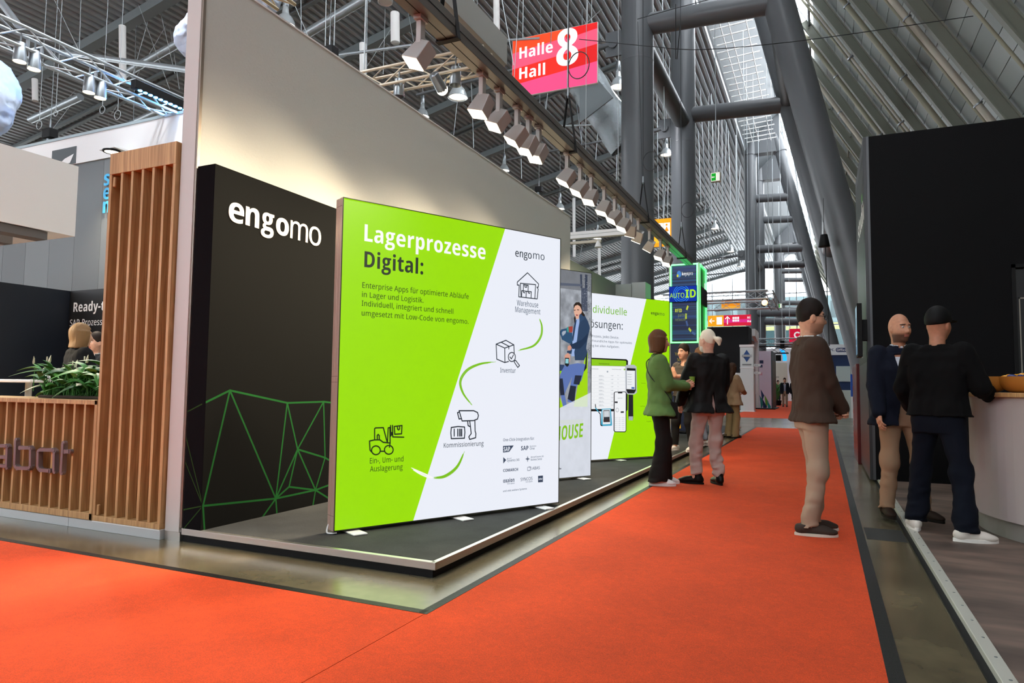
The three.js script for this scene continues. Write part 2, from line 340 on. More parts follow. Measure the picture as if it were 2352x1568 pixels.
{
  const w = structGroup('wall_left');     // unseen clerestory glazing, added to bring daylight onto the roof deck
  part('wall_band', bx(HX0 - 0.3, 0, HZ1, HX0, 4.2, HZ0), M.panel, w); part('wall_top', bx(HX0 - 0.3, 8.4, HZ1, HX0, 9.6, HZ0), M.panel, w);
  const clear = new THREE.MeshPhysicalMaterial({ color: 0xffffff, roughness: 0.02, transmission: 1, thickness: 0, ior: 1.2 }), pg = new THREE.BoxGeometry(0.02, 4.2, 3.9);
  for (let z = HZ0 - 2; z > HZ1; z -= 4) { const p = part('pane', pg, clear, w); p.castShadow = false; p.position.set(HX0 - 0.1, 6.3, z); part('mullion', bx(HX0 - 0.2, 4.2, z - 2.05, HX0, 8.4, z - 1.95), M.steel, w); }
}
// gable at the far end: masonry band, glass above; the one behind the camera closes the hall, its unseen windows sized for daylight
{
  const g = structGroup('wall_back');
  const clear = new THREE.MeshPhysicalMaterial({ color: 0xffffff, roughness: 0.02, transmission: 1, thickness: 0, ior: 1.2 });
  part('wall_band', bx(HX0, 0, HZ1 - 0.2, HX1, 4.9, HZ1), M.white, g);
  const paneG = new THREE.BoxGeometry(2.4, 3.9, 0.02);
  for (let x = -26.5, i = 0; x < 0.5; x += 2.5, i++) for (let r = 0; r < 4; r++) { const p = part('pane', paneG, clear, g); p.castShadow = false; p.position.set(x, 6.9 + r * 4, HZ1); }
  const ms = [];
  for (let x = -27.75; x < 2; x += 2.5) part('mullion', bx(x - 0.06, 4.9, HZ1 - 0.1, x + 0.06, 21, HZ1 + 0.1), M.steel, g);
  for (let r = 0; r < 5; r++) part('transom', bx(-28, 4.85 + r * 4, HZ1 - 0.1, 2, 4.97 + r * 4, HZ1 + 0.1), M.steel, g);
  part('wall_left_part', bx(HX0, 4.9, HZ1 - 0.2, -27.7, 22, HZ1), M.panel, g);
  const f = structGroup('wall_front');
  part('wall_band', bx(HX0, 0, HZ0, HX1 + 1, 7, HZ0 + 0.3), M.panel, f);
  for (let x = -43, i = 0; x < 6; x += 5.0, i++) { const p = part('pane', new THREE.BoxGeometry(4.9, 2.9, 0.02), clear, f); p.position.set(x, 8.5, HZ0); p.castShadow = false; part('mullion', bx(x + 2.44, 7, HZ0 - 0.1, x + 2.56, 10, HZ0 + 0.1), M.steel, f); }
  part('wall_top', bx(HX0, 10, HZ0, HX1 + 1, 22, HZ0 + 0.3), M.panel, f);
}
// building seen through the far glass
{
  const b = thing('building', 'teal grey office block seen through the glass end of the hall', 'building', [-6, 0, -118]);
  part('facade', bx(-26, 11.6, -6, 26, 16, 0), mat(0x3c4e50, 0.6), b); part('ground_floor', bx(-26, 0, -6, 26, 11.6, -0.02), mat(0x9a9c9c, 0.7), b);
  part('base_band', bx(-26, 10.6, 0, 26, 11.7, 0.15), mat(0x5c5e38, 0.7), b);
  const wg = new THREE.BoxGeometry(2.3, 2.6, 0.1), wm = mat(0x16282a, 0.2);
  for (let i = 0; i < 14; i++) for (let r = 0; r < 2; r++) { const w = part('window', wg, wm, b); w.position.set(-23 + i * 3.5, 13.8 - r * 4.4, 0.05); }
}

// tubular A-shaped supports
const SX = -4.1, strutX = (y) => -0.8 - (y - 10.09) * 0.229;
function support(z, label) {
  const o = structGroup('support_frame', [0, 0, z], label);
  const col = lathe([[0.46, 0], [0.4, 0.05], [0.4, 5.4], [0.407, 5.41], [0.407, 5.43], [0.4, 5.44], [0.4, 9.2], [0.406, 9.21], [0.406, 9.23], [0.4, 9.24], [0.4, 16.4]], 36);
  for (const dz of [0, -6.2]) {
    const c = part('column', col, M.greyPaint, o); c.position.set(SX, 0, dz);
    part('strut', rod(V3(strutX(0), 0, dz), V3(strutX(16.4), 16.4, dz), 0.34, 32), M.greyPaint, o);
    for (const y of [10.05, 13.4, 5.9].slice(0, z < -40 ? 3 : 2)) part('rung', rod(V3(SX, y + 0.12, dz), V3(strutX(y), y, dz), 0.26, 24), M.greyPaint, o);
    part('cap', [rod(V3(SX + 0.03, 16.4, dz), V3(SX + 0.2, 19.2, dz), 0.46, 24, 0.3), rod(V3(strutX(16.4), 16.4, dz), V3(strutX(18) - 0.4, 19.2, dz), 0.42, 24, 0.3), bx(SX, 16.4, dz - 0.36, strutX(16.4), 19.2, dz + 0.36)], M.greyPaint, o);
    part('gusset', [bx(SX - 0.82, 9.5, dz - 0.03, SX - 0.36, 10.15, dz + 0.03), rod(V3(SX - 0.62, 9.83, dz - 0.08), V3(SX - 0.62, 9.83, dz + 0.08), 0.12, 12)], M.greyPaint, o);
    part('tie_rod', [rod(V3(SX - 0.65, 9.83, dz), V3(SX - 1.6, 9.78, dz), 0.07, 10, 0.09), rod(V3(SX - 1.6, 9.78, dz), V3(SX - 6.5, 9.5, dz), 0.045, 8)], M.greyPaint, o);
  }
  for (const y of [10.1, 5.3]) { part('cross_tube', rod(V3(strutX(y), y, 0), V3(strutX(y), y, -6.2), 0.26, 24), M.greyPaint, o); }
  part('cross_tube', rod(V3(SX, 9.9, 0), V3(SX, 9.9, -6.2), 0.26, 24), M.greyPaint, o);
  return o;
}
support(-16.4, 'grey tubular support frame beside the tower with green light edges');
support(-46.5, 'grey tubular support frame behind the light truss');
support(-76.6, 'grey tubular support frame near the glass end of the hall');
// white rod grille under the ridge light
{
  const a = onY(1630, 70, 16.5), b = onY(1700, 300, 16.5);
  const g = thing('rod_grille', 'row of white rods hanging below the ridge glazing', 'grille', [a.x, 16.5, a.z]);
  const n = 21, rg = rod(V3(0, 0, 0), V3(1.75, 0.1, 0), 0.03, 6);
  for (let i = 0; i < n; i++) { const r = part('rod', rg, M.white, g); r.position.z = (b.z - a.z) * i / (n - 4); r.position.x = (i % 3) * 0.05; }
  for (const x of [0.45, 0.8, 1.5]) part('rail', rod(V3(x, 0.06, 0.6), V3(x, 0.06, (b.z - a.z) * 1.2), 0.022, 6), M.white, g);
}
// ---------------------------------------------------------------- the stand with the light boxes
const PT = 0.092;                                  // top of the platform
{
  const o = thing('platform', 'low dark grey carpeted platform with aluminium edging under the light boxes', 'platform', [0, 0, 0]);
  part('skirt', bx(-4.06, 0, -15, -2.05, 0.05, -3.445), M.black, o);
  part('carpet_top', bx(-4.06, 0.05, -15, -2.06, 0.0915, -3.46), M.greyCarpet, o);
  part('edge_profile', rbx(-4.06, 0.048, -3.465, -2.025, PT, -3.43, 0.003), M.alu, o);
  part('edge_profile', rbx(-2.06, 0.048, -15, -2.025, PT, -3.432, 0.003), M.alu, o);
}
{
  const o = thing('partition_wall', 'tall white fabric partition wall with slim aluminium end post', 'wall', [0, 0, 0]);
  part('wall_panel', bx(-4.2, 0.0, -11.42, -4.075, 4.14, -3.46), M.whiteWall, o);
  part('end_post', rbx(-4.225, 0.06, -3.47, -4.085, 4.16, -3.43, 0.004), mat(0xc6c3bf, 0.45), o);
  part('seam', bx(-4.084, 0.093, -3.46, -4.068, 4.15, -3.436), mat(0x8f8378, 0.4, { metalness: 0.6 }), o);
  part('base_plate', bx(-4.225, 0, -3.47, -4.075, 0.06, -3.432), M.alu, o);
  part('top_trim', bx(-4.205, 4.14, -11.42, -4.07, 4.155, -3.46), M.white, o);
}
// black printed wall
const BW = { x: -3.885, z0: -3.435, z1: -6.45, h: 2.645 };
const wallPx = (px, py) => { const p = onX(px, py, BW.x); return [(BW.z0 - p.z) / (BW.z0 - BW.z1), (BW.h - p.y) / (BW.h - PT)]; };
const netTex = canvasTex(1800, 1536, (c, w, h) => {
  c.fillStyle = '#0b0c0c'; c.fillRect(0, 0, w, h);
  const at = (x, y) => { const [u, v] = wallPx(400 + x / 2.96, 800 + y / 2.96); return [u * w, v * h]; };
  c.strokeStyle = '#1a5826'; c.lineWidth = 9; c.lineCap = 'round';
  const N = { a: [195, 1070], b: [378, 285], c: [690, 1020], d: [768, 370], e: [1015, 362], f: [838, 685], g: [780, 940], i: [960, 962], j: [1025, 742], k: [1060, 925], l: [600, 1145], m: [697, 1120], n: [205, 1235], o: [190, 378], p: [1060, 1025], q: [942, 1070], r: [1100, 372], s: [1120, 800] };
  for (const s of ['ab', 'bc', 'bd', 'ac', 'de', 'dc', 'df', 'ef', 'ej', 'fj', 'fi', 'fg', 'fc', 'gc', 'gi', 'ci', 'ij', 'ik', 'cl', 'cm', 'an', 'bo', 'ip', 'iq', 'er', 'js']) { c.beginPath(); c.moveTo(...at(...N[s[0]])); c.lineTo(...at(...N[s[1]])); c.stroke(); }
  // unseen remainder of the pattern behind the light box
  for (const [x0, y0, x1, y1] of [[0.62, 0.66, 0.8, 0.9], [0.8, 0.9, 1, 0.7], [0.62, 0.66, 1, 0.7], [0.8, 0.9, 0.84, 1]]) { c.beginPath(); c.moveTo(x0 * w, y0 * h); c.lineTo(x1 * w, y1 * h); c.stroke(); }
});
const endTex = canvasTex(128, 1536, (c, w, h) => {
  c.fillStyle = '#0c0a0d'; c.fillRect(0, 0, w, h); c.strokeStyle = '#2d4a1f'; c.lineWidth = 5;
  const at = (x, y) => { const p = onZ(400 + x / 2.96, 800 + y / 2.96, BW.z0); return [(p.x + 4.055) / 0.17 * w, (BW.h - p.y) / (BW.h - PT) * h]; };
  for (const [a, b] of [[[75, 437], [190, 378]], [[70, 560], [195, 1070]], [[65, 745], [195, 1070]], [[55, 1098], [195, 1070]], [[60, 1230], [195, 1070]]]) { c.beginPath(); c.moveTo(...at(...a)); c.lineTo(...at(...b)); c.stroke(); }
});
{
  const o = thing('display_wall', 'black fabric display wall with raised cream lettering and green line network', 'display wall', [0, 0, 0]);
  const g = face(BW.z0 - BW.z1, BW.h - PT); g.rotateY(Math.PI / 2); g.translate(BW.x + 0.002, (BW.h + PT) / 2, (BW.z0 + BW.z1) / 2);
  part('frame', bx(-4.052, PT, BW.z1, BW.x, BW.h, BW.z0 - 0.002), M.blackFabric, o);
  part('front_print', g, new THREE.MeshPhysicalMaterial({ map: netTex, roughness: 0.9, specularIntensity: 0.2 }), o);
  const e = face(0.17, BW.h - PT); e.translate(-4.055 + 0.085, (BW.h + PT) / 2, BW.z0);
  part('end_print', e, new THREE.MeshPhysicalMaterial({ map: endTex, roughness: 0.9, specularIntensity: 0.2 }), o);
}
// text helpers: place a line of print between two photograph points that lie on the printed plane
function printText(c, at, text, L, R, top, color, weight = '', thin = 0) {
  const a = at(...L), b = at(...R), t = at(L[0], top), w = b[0] - a[0], cap = a[1] - t[1];
  const size = cap / 0.714; c.save(); c.font = weight + ' ' + size + 'px sans-serif'; c.fillStyle = color; c.textBaseline = 'alphabetic';
  const m = c.measureText(text).width; c.translate(a[0], a[1]); c.scale(w / m, 1); c.fillText(text, 0, 0);
  if (thin) { c.globalCompositeOperation = 'source-over'; }
  c.restore();
}
// free-standing light boxes
function lightBox(label, right, dir, width, height, draw, group, res = 900) {
  const d = new THREE.Vector2(...dir).normalize(), left = [right[0] - d.x * width, right[1] - d.y * width];
  const turn = Math.atan2(-d.y, d.x);                           // local +x runs along the front, +z faces out
  const o = thing('light_box', label, 'light box', [left[0], PT, left[1]], turn, group);
  const bottom = 0.022, T = 0.1;
  // pixel of the photograph -> pixel of the print
  const nrm = V3(-d.y, 0, d.x), L = V3(left[0], PT + bottom, left[1]);
  const PW = Math.round(width * res), PH = Math.round((height - bottom) * res);
  const at = (px, py) => { const r = ray(px, py), C = V3(0, EYE, 0), t = L.clone().sub(C).dot(nrm) / r.dot(nrm), p = C.addScaledVector(r, t).sub(L); return [(p.x * d.x + p.z * d.y) / width * PW, (1 - p.y / (height - bottom)) * PH]; };
  const tex = canvasTex(PW, PH, (c) => draw(c, PW, PH, at));
  const m = 0.006, g = face(width - 2 * m, height - bottom - 2 * m); g.translate(width / 2, bottom + (height - bottom) / 2, 0.001);
  // the frame: four aluminium profiles with a centre groove
  const fr = mat(0xbfa898, 0.4, { metalness: 0.35 });
  const side = (x0, x1) => [rbx(x0, bottom, -T, x1, height, -T / 2 - 0.002, 0.003), rbx(x0, bottom, -T / 2 + 0.002, x1, height, 0, 0.003), bx(x0 + 0.004, bottom, -T / 2 - 0.003, x1 - 0.004, height, -T / 2 + 0.003)];
  part('side_profile', side(-0.004, 0.004), fr, o); part('side_profile', side(width - 0.004, width + 0.004), fr, o);
  part('top_profile', rbx(0, height - 0.006, -T, width, height + 0.001, 0.0, 0.003), fr, o);
  part('bottom_profile', rbx(0, bottom - 0.001, -T, width, bottom + 0.006, 0.0, 0.003), fr, o);
  for (const y of [0.12, 1.02, 1.06, height - 0.06]) part('joint', bx(-0.0045, y, -T + 0.002, -0.0035, y + 0.003, -0.002), mat(0x77665a, 0.6), o);
  part('rear_fabric', bx(0.004, bottom + 0.005, -T + 0.001, width - 0.004, height - 0.005, -T + 0.008), M.white, o);
  part('front_print', g, new THREE.MeshStandardMaterial({ color: 0x101010, map: tex, emissive: 0xffffff, emissiveMap: tex, emissiveIntensity: 0.84, roughness: 0.7 }), o);
  part('rubber_edge', [bx(0, height - 0.005, 0, width, height, 0.004), bx(0, bottom, 0, width, bottom + 0.005, 0.004), bx(0, bottom, 0, 0.005, height, 0.004), bx(width - 0.005, bottom, 0, width, height, 0.004)], mat(0x24301c, 0.6), o);
  for (const f of width > 1.5 ? [0.07, 0.5, 0.9] : [0.2, 0.85]) part('foot_plate', rbx(width * f - 0.05, 0, -T - 0.11, width * f + 0.05, 0.012, 0.12, 0.005), M.white, o);
  const lamp = new THREE.RectAreaLight(0xeaf5e0, 1.1, width * 0.95, height * 0.95); lamp.position.set(width / 2, height / 2, 0.02); lamp.lookAt(o.localToWorld(V3(width / 2, height / 2, 3)));
  lamp.rotation.set(0, Math.PI, 0); o.add(lamp);
  return { o, at, left };
}
const c6 = (x, y) => [740 + x / 3.646, 430 + y / 3.646], c7 = (x, y) => [740 + x / 3.564, 820 + y / 3.564];
function icon(c, at, crop, lines, color, lw) {
  c.strokeStyle = color; c.lineWidth = lw; c.lineJoin = c.lineCap = 'round';
  for (const l of lines) { c.beginPath(); l.forEach((p, i) => { const q = at(...crop(...p)); i ? c.lineTo(...q) : c.moveTo(...q); }); c.stroke(); }
}
const ring = (x, y, rx, ry = rx, n = 28) => Array.from({ length: n + 1 }, (_, i) => [x + rx * Math.cos(i / n * 6.2832), y + ry * Math.sin(i / n * 6.2832)]);
// dry-brush arc: several thin strands along a curve
function brush(c, at, crop, pts, color, width, strands = 9) {
  const curve = new THREE.CatmullRomCurve3(pts.map((p) => V3(...at(...crop(...p)), 0)));
  c.strokeStyle = color; c.lineCap = 'round';
  for (let k = 0; k < strands; k++) {
    const off = (k / (strands - 1) - 0.5) * width, a = rr(0, 0.06) + Math.abs(k - strands / 2) * 0.012, b = 1 - rr(0, 0.12);
    c.beginPath();
    for (let i = 0; i <= 40; i++) { const t = lerp(a, b, i / 40), p = curve.getPoint(t), q = curve.getTangent(t), w = Math.sin(Math.PI * (0.08 + 0.84 * t)); const x = p.x - q.y * off * w, y = p.y + q.x * off * w; i ? c.lineTo(x, y) : c.moveTo(x, y); }
    c.lineWidth = width / strands * rr(0.8, 1.5); c.stroke();
  }
}
const GREEN = '#9fe600', INK = '#1f2a33', SHADEINK = '#27331f', LEAF = '#7cc41a', PAPER = '#f1f5ff';
lightBox('light box reading Lagerprozesse Digital with a green field and line icons', [-2.068, -5.545], [0.459, -0.889], 2.03, 2.3, (c, w, h, at) => {
  c.fillStyle = PAPER; c.fillRect(0, 0, w, h);
  c.fillStyle = GREEN; c.beginPath(); c.moveTo(0, 0); c.lineTo(...[at(1160.5, 524)[0], 0]); c.lineTo(at(948, 1202)[0], h); c.lineTo(0, h); c.fill();
  const T = (s, L, R, top, col, wt) => printText(c, at, s, L, R, top, col, wt);
  T('Lagerprozesse', [831, 551], [1117, 591], 512, '#ffffff', 'bold'); T('Digital:', [831, 611], [973.5, 627], 574, '#26352a', 'bold');
  T('Enterprise Apps für optimierte Abläufe', [829, 659.5], [1077, 683.7], 646.7, '#1d3418'); T('in Lager und Logistik.', [828.5, 680.4], [973, 693.3], 668, '#1d3418');
  T('Individuell, integriert und schnell', [828.3, 701], [1042, 718.8], 688.6, '#1d3418'); T('umgesetzt mit Low-Code von engomo.', [827.6, 723.5], [1077, 741.3], 711, '#1d3418');
  T('engo', [1183, 587], [1222.5, 592], 569.5, INK, ''); T('engo', [1183.3, 587], [1222.8, 592], 569.5, INK, ''); T('mo', [1223.5, 592], [1252.5, 596], 575, '#46505c', '');
  T('Warehouse', [1187.5, 700.5], [1237.5, 703.5], 688, '#5d6a7c'); T('Management', [1183, 715.6], [1242, 719.5], 703, '#5d6a7c');
  T('Inventur', [1148.7, 855], [1185, 856], 844, '#4b586a'); T('Kommissionierung', [1017.8, 1029], [1111, 1026], 1018, '#36424e');
  T('Ein-, Um- und', [846.6, 1065.5], [926.5, 1061], 1053, '#1d3418'); T('Auslagerung', [848, 1085], [924, 1082], 1072.5, '#1d3418');
  const lw = 7;
  icon(c, at, c6, [[[1652, 815], [1636, 815], [1636, 790], [1722, 712], [1815, 806], [1812, 833], [1801, 833], [1812, 850], [1803, 932], [1648, 914], [1652, 815]], [[1668, 915], [1662, 800], [1790, 812], [1784, 925]], [[1686, 862], [1688, 812], [1728, 818], [1726, 868]], [[1672, 915], [1674, 862], [1712, 868], [1710, 920]], [[1712, 868], [1754, 872], [1752, 924]], [[1700, 820], [1700, 832], [1714, 834], [1716, 822]], [[1686, 866], [1688, 878], [1700, 880]], [[1728, 870], [1730, 882], [1742, 884]]], '#2a333d', lw);
  icon(c, at, c6, [[[1458, 1312], [1540, 1280], [1607, 1318], [1530, 1345], [1458, 1312], [1463, 1438], [1530, 1467], [1562, 1458]], [[1530, 1345], [1532, 1466]], [[1607, 1318], [1610, 1385]], [[1500, 1296], [1566, 1330], [1564, 1352]], ring(1590, 1420, 30, 38), [[1574, 1420], [1586, 1436], [1604, 1402]], [[1610, 1455], [1622, 1448], [1655, 1492], [1640, 1508], [1610, 1462]]], '#2a333d', lw);
  icon(c, at, c7, [[[1120, 440], [1240, 440], [1272, 455], [1279, 480], [1272, 508], [1240, 521], [1145, 524], [1120, 440]], [[1120, 452], [1107, 456], [1120, 508], [1134, 506]], [[1190, 524], [1194, 562], [1212, 572]], [[1208, 524], [1220, 628], [1200, 655], [1208, 676], [1256, 662], [1258, 628], [1252, 606], [1250, 522]], [[1056, 578], [1110, 570], [1165, 574], [1168, 618], [1164, 666], [1110, 668], [1056, 670], [1052, 622], [1056, 578]], [[1080, 592], [1080, 648]], [[1108, 592], [1108, 648]], [[1122, 592], [1122, 648]], [[1133, 592], [1133, 648]], [[1142, 592], [1142, 648]]], '#242e38', lw + 1);
  icon(c, at, c7, [[[400, 780], [386, 764], [382, 690], [424, 680], [468, 680], [494, 700], [552, 706], [546, 740]], [[424, 680], [424, 588], [432, 582], [496, 580], [528, 700]], [[446, 676], [446, 642], [454, 636], [462, 644], [462, 678]], ring(435, 766, 36), ring(541, 762, 36), [[470, 774], [506, 774]], [[530, 700], [536, 582], [550, 578], [552, 706]], [[556, 562], [558, 648]], [[572, 562], [574, 652]], [[556, 620], [566, 620], [566, 640], [556, 640]], [[574, 656], [664, 658]], [[586, 570], [650, 562], [646, 630], [590, 634], [586, 570]], [[610, 568], [614, 592], [622, 598], [630, 590], [630, 566]]], '#152a12', lw + 1);
  brush(c, at, c6, [[1820, 1090], [1842, 1160], [1836, 1240], [1780, 1320], [1640, 1366]], LEAF, 17);
  brush(c, at, c7, [[1430, 38], [1290, 56], [1180, 112], [1130, 200], [1150, 290], [1228, 398]], LEAF, 18);
  brush(c, at, c7, [[1168, 770], [1100, 906], [1000, 980], [900, 994]], LEAF, 20); brush(c, at, c7, [[905, 994], [860, 978], [800, 952], [725, 912]], '#ffffff', 18, 6);
  const S = '#39485e', P = (x, y) => c7(x, y), t7 = (s, x0, y0, x1, y1, top, wt = '', col = S) => printText(c, at, s, P(x0, y0), P(x1, y1), P(x0, top)[1], col, wt);
  t7('One-Click-Integration für:', 1482, 692, 1740, 683, 668);
  c.fillStyle = S; c.beginPath(); [[1482, 730], [1570, 725], [1532, 778], [1482, 784]].forEach((p, i) => { const q = at(...P(...p)); i ? c.lineTo(...q) : c.moveTo(...q); }); c.fill();
  t7('SAP', 1486, 775, 1540, 770, 738, 'bold', PAPER); t7('SAP', 1628, 766, 1692, 762, 732, 'bold'); t7('Business', 1702, 736, 1755, 733, 726); t7('One', 1702, 761, 1742, 759, 742);
  c.beginPath(); [[1484, 822], [1508, 845], [1484, 874]].forEach((p, i) => { const q = at(...P(...p)); i ? c.lineTo(...q) : c.moveTo(...q); }); c.fill();
  t7('Microsoft', 1514, 838, 1552, 835, 829); t7('Dynamics 365', 1514, 860, 1617, 855, 841); icon(c, at, c7, [[[1684, 815], [1684, 858]], [[1668, 836], [1700, 836]], ring(1684, 836, 8)], S, 4);
  t7('Microsoft Dynamics 365', 1710, 828, 1816, 824, 815); t7('Business Central', 1710, 850, 1802, 845, 834);
  t7('COMARCH', 1482, 944, 1607, 937, 920, 'bold'); icon(c, at, c7, [[[1684, 905], [1706, 903], [1706, 930], [1684, 932], [1684, 905]], [[1696, 902], [1712, 902], [1714, 924]]], S, 3); t7('ABAS', 1722, 926, 1785, 922, 901);
  t7('oxaion', 1482, 1034, 1577, 1028, 1000, 'bold'); t7('from Apteon', 1516, 1046, 1578, 1043, 1036); t7('SYNCOS', 1625, 1019, 1725, 1012, 992); t7('from Apteon', 1668, 1030, 1725, 1027, 1020);
  c.fillStyle = S; c.beginPath(); [[1770, 976], [1810, 972], [1810, 1026], [1770, 1029]].forEach((p, i) => { const q = at(...P(...p)); i ? c.lineTo(...q) : c.moveTo(...q); }); c.fill(); t7('infor', 1774, 1010, 1806, 1007, 994, 'bold', PAPER);
  t7('und viele weitere Systeme', 1481, 1109, 1678, 1091, 1094);
}, 'light boxes on the grey platform', 890);
const cA = (x, y) => [1260 + x / 5.226, 580 + y / 5.226], cB = (x, y) => [1260 + x / 4.479, 780 + y / 4.479];
const poly = (c, at, crop, pts, col) => { c.fillStyle = col; c.beginPath(); pts.forEach((p, i) => { const q = at(...crop(...p)); i ? c.lineTo(...q) : c.moveTo(...q); }); c.closePath(); c.fill(); };
lightBox('narrow light box printed with a warehouse worker holding a scanner', [-2.37, -7.37], [0.5, -0.866], 1.0, 2.3, (c, w, h, at) => {
  // grey warehouse backdrop
  for (let y = 0; y < h; y += 5) for (let x = 0; x < w; x += 5) { const n = fbm(x / w, y / h, 14, 30, 4, 33), v = 150 + 90 * (n - 0.3) + (y < h * 0.09 ? -70 * n : 0); c.fillStyle = `rgb(${v * 0.92 | 0},${v * 0.95 | 0},${v | 0})`; c.fillRect(x, y, 5, 5); }
  const q = (pts, col) => poly(c, at, cA, pts, col), b = (pts, col) => poly(c, at, cB, pts, col);
  q([[380, 255], [405, 255], [408, 420], [386, 420]], '#3e4658'); q([[130, 355], [400, 372], [400, 400], [130, 388]], '#596173'); q([[395, 420], [470, 420], [470, 700], [395, 700]], '#4c5466'); q([[440, 255], [470, 260], [470, 425], [440, 425]], '#3a4254');
  for (let i = 0; i < 260; i++) { const x = rr(395, 520), y = rr(260, 1500); q([[x, y], [x + rr(3, 16), y], [x + 6, y + rr(3, 10)]], rnd() < 0.5 ? '#2b3242' : '#c5cbd6'); }
  q([[120, 1340], [190, 1345], [190, 1420], [125, 1420]], '#32476a'); q([[120, 1418], [200, 1418], [200, 1450], [120, 1450]], '#9fe600');
  // fork lift parts in lime
  b([[405, 130], [404, 690], [260, 690], [300, 480], [350, 300], [385, 160]], '#a6dc12'); b([[105, 560], [150, 690], [105, 715]], '#a6dc12'); b([[388, 120], [402, 130], [395, 290], [365, 330], [350, 300], [380, 260]], '#1d2320');
  // lift truck head
  q([[135, 960], [150, 920], [215, 905], [245, 905], [248, 955], [285, 960], [300, 1085], [250, 1090], [160, 1040]], '#2f5376'); q([[158, 960], [172, 940], [212, 932], [205, 965], [170, 1000]], '#aab4c4'); q([[240, 885], [290, 880], [292, 955], [245, 955]], '#a8483e'); q([[215, 900], [240, 885], [245, 955], [225, 950]], '#3d9a93');
  // legs
  b([[165, 265], [300, 240], [380, 250], [365, 330], [340, 420], [290, 470], [255, 650], [195, 640], [225, 470], [245, 380], [225, 420], [165, 560], [190, 690], [150, 700], [105, 440], [130, 330]], '#5f78b8'); b([[108, 400], [145, 398], [165, 570], [122, 572]], '#232c40'); b([[225, 470], [285, 480], [268, 650], [196, 610]], '#222a3c'); b([[275, 365], [345, 368], [318, 465], [258, 455]], '#252d42');
  // jacket and shirt
  q([[285, 960], [320, 800], [370, 760], [372, 1250], [275, 1240], [285, 1100]], '#9db6e6'); q([[372, 740], [430, 735], [480, 830], [500, 900], [470, 1040], [455, 1150], [470, 1200], [430, 1290], [318, 1290], [310, 1190], [345, 1040], [360, 900], [375, 830]], '#2c4361'); q([[300, 900], [318, 820], [340, 800], [300, 1050], [255, 1100], [250, 1200], [290, 1140], [285, 1010]], '#2c4361'); q([[262, 1105], [400, 1045], [480, 960], [465, 1060], [380, 1150], [290, 1155]], '#1f3450'); q([[365, 745], [400, 720], [440, 740], [425, 800], [380, 830]], '#314b6c'); q([[220, 1180], [285, 1165], [275, 1215], [225, 1205]], '#2a405d');
  // head, hair, hands, scanner
  q([[302, 690], [303, 625], [330, 592], [370, 590], [398, 620], [404, 690], [442, 750], [425, 765], [395, 735], [320, 720]], '#2a201a'); q([[305, 780], [322, 750], [330, 800], [312, 850]], '#2a201a'); q([[304, 668], [320, 634], [350, 622], [380, 640], [394, 670], [405, 700], [398, 722], [372, 742], [364, 792], [338, 796], [318, 752], [308, 720]], '#e6b39b'); q([[306, 684], [325, 680], [325, 690], [308, 692]], '#3a2a26'); q([[345, 676], [370, 680], [366, 688], [346, 686]], '#3a2a26'); q([[328, 738], [360, 742], [350, 756], [334, 754]], '#a84a4c');
  q([[232, 1120], [262, 1105], [280, 1140], [262, 1175], [228, 1165]], '#d79a84'); q([[195, 1230], [235, 1200], [262, 1230], [258, 1300], [240, 1340], [192, 1290]], '#dc9f8a'); q([[198, 1260], [248, 1262], [246, 1352], [222, 1370], [196, 1345]], '#181c22'); q([[204, 1272], [242, 1274], [240, 1330], [202, 1328]], '#8fd0da');
  // white veil with the lettering
  c.globalAlpha = 0.82; b([[90, 715], [445, 540], [445, 1480], [90, 1480]], '#e8edf8'); c.globalAlpha = 1;
  b([[105, 830], [360, 820], [355, 850], [240, 872], [110, 862]], '#d8dfdc');
  c.save(); const A = at(...cB(100, 1045)), B = at(...cB(358, 1020)); c.font = 'italic bold ' + 215 + 'px sans-serif'; c.fillStyle = '#86c81e'; const s = 'HOUSE', m = c.measureText(s).width; c.translate(A[0] - (B[0] - A[0]) * 0.16, A[1]); c.rotate(-0.08); c.scale((B[0] - A[0]) * 1.16 / m, 0.85); c.fillText(s, 0, 0); c.restore();
  c.font = 'bold 70px sans-serif'; c.fillStyle = '#20262e'; const e = at(...cB(92, 1340)); c.fillText('A.', e[0] - 18, e[1]); const e2 = at(...cB(94, 1280)); c.fillText('n', e2[0] - 22, e2[1]);
}, 'light boxes on the grey platform', 860);
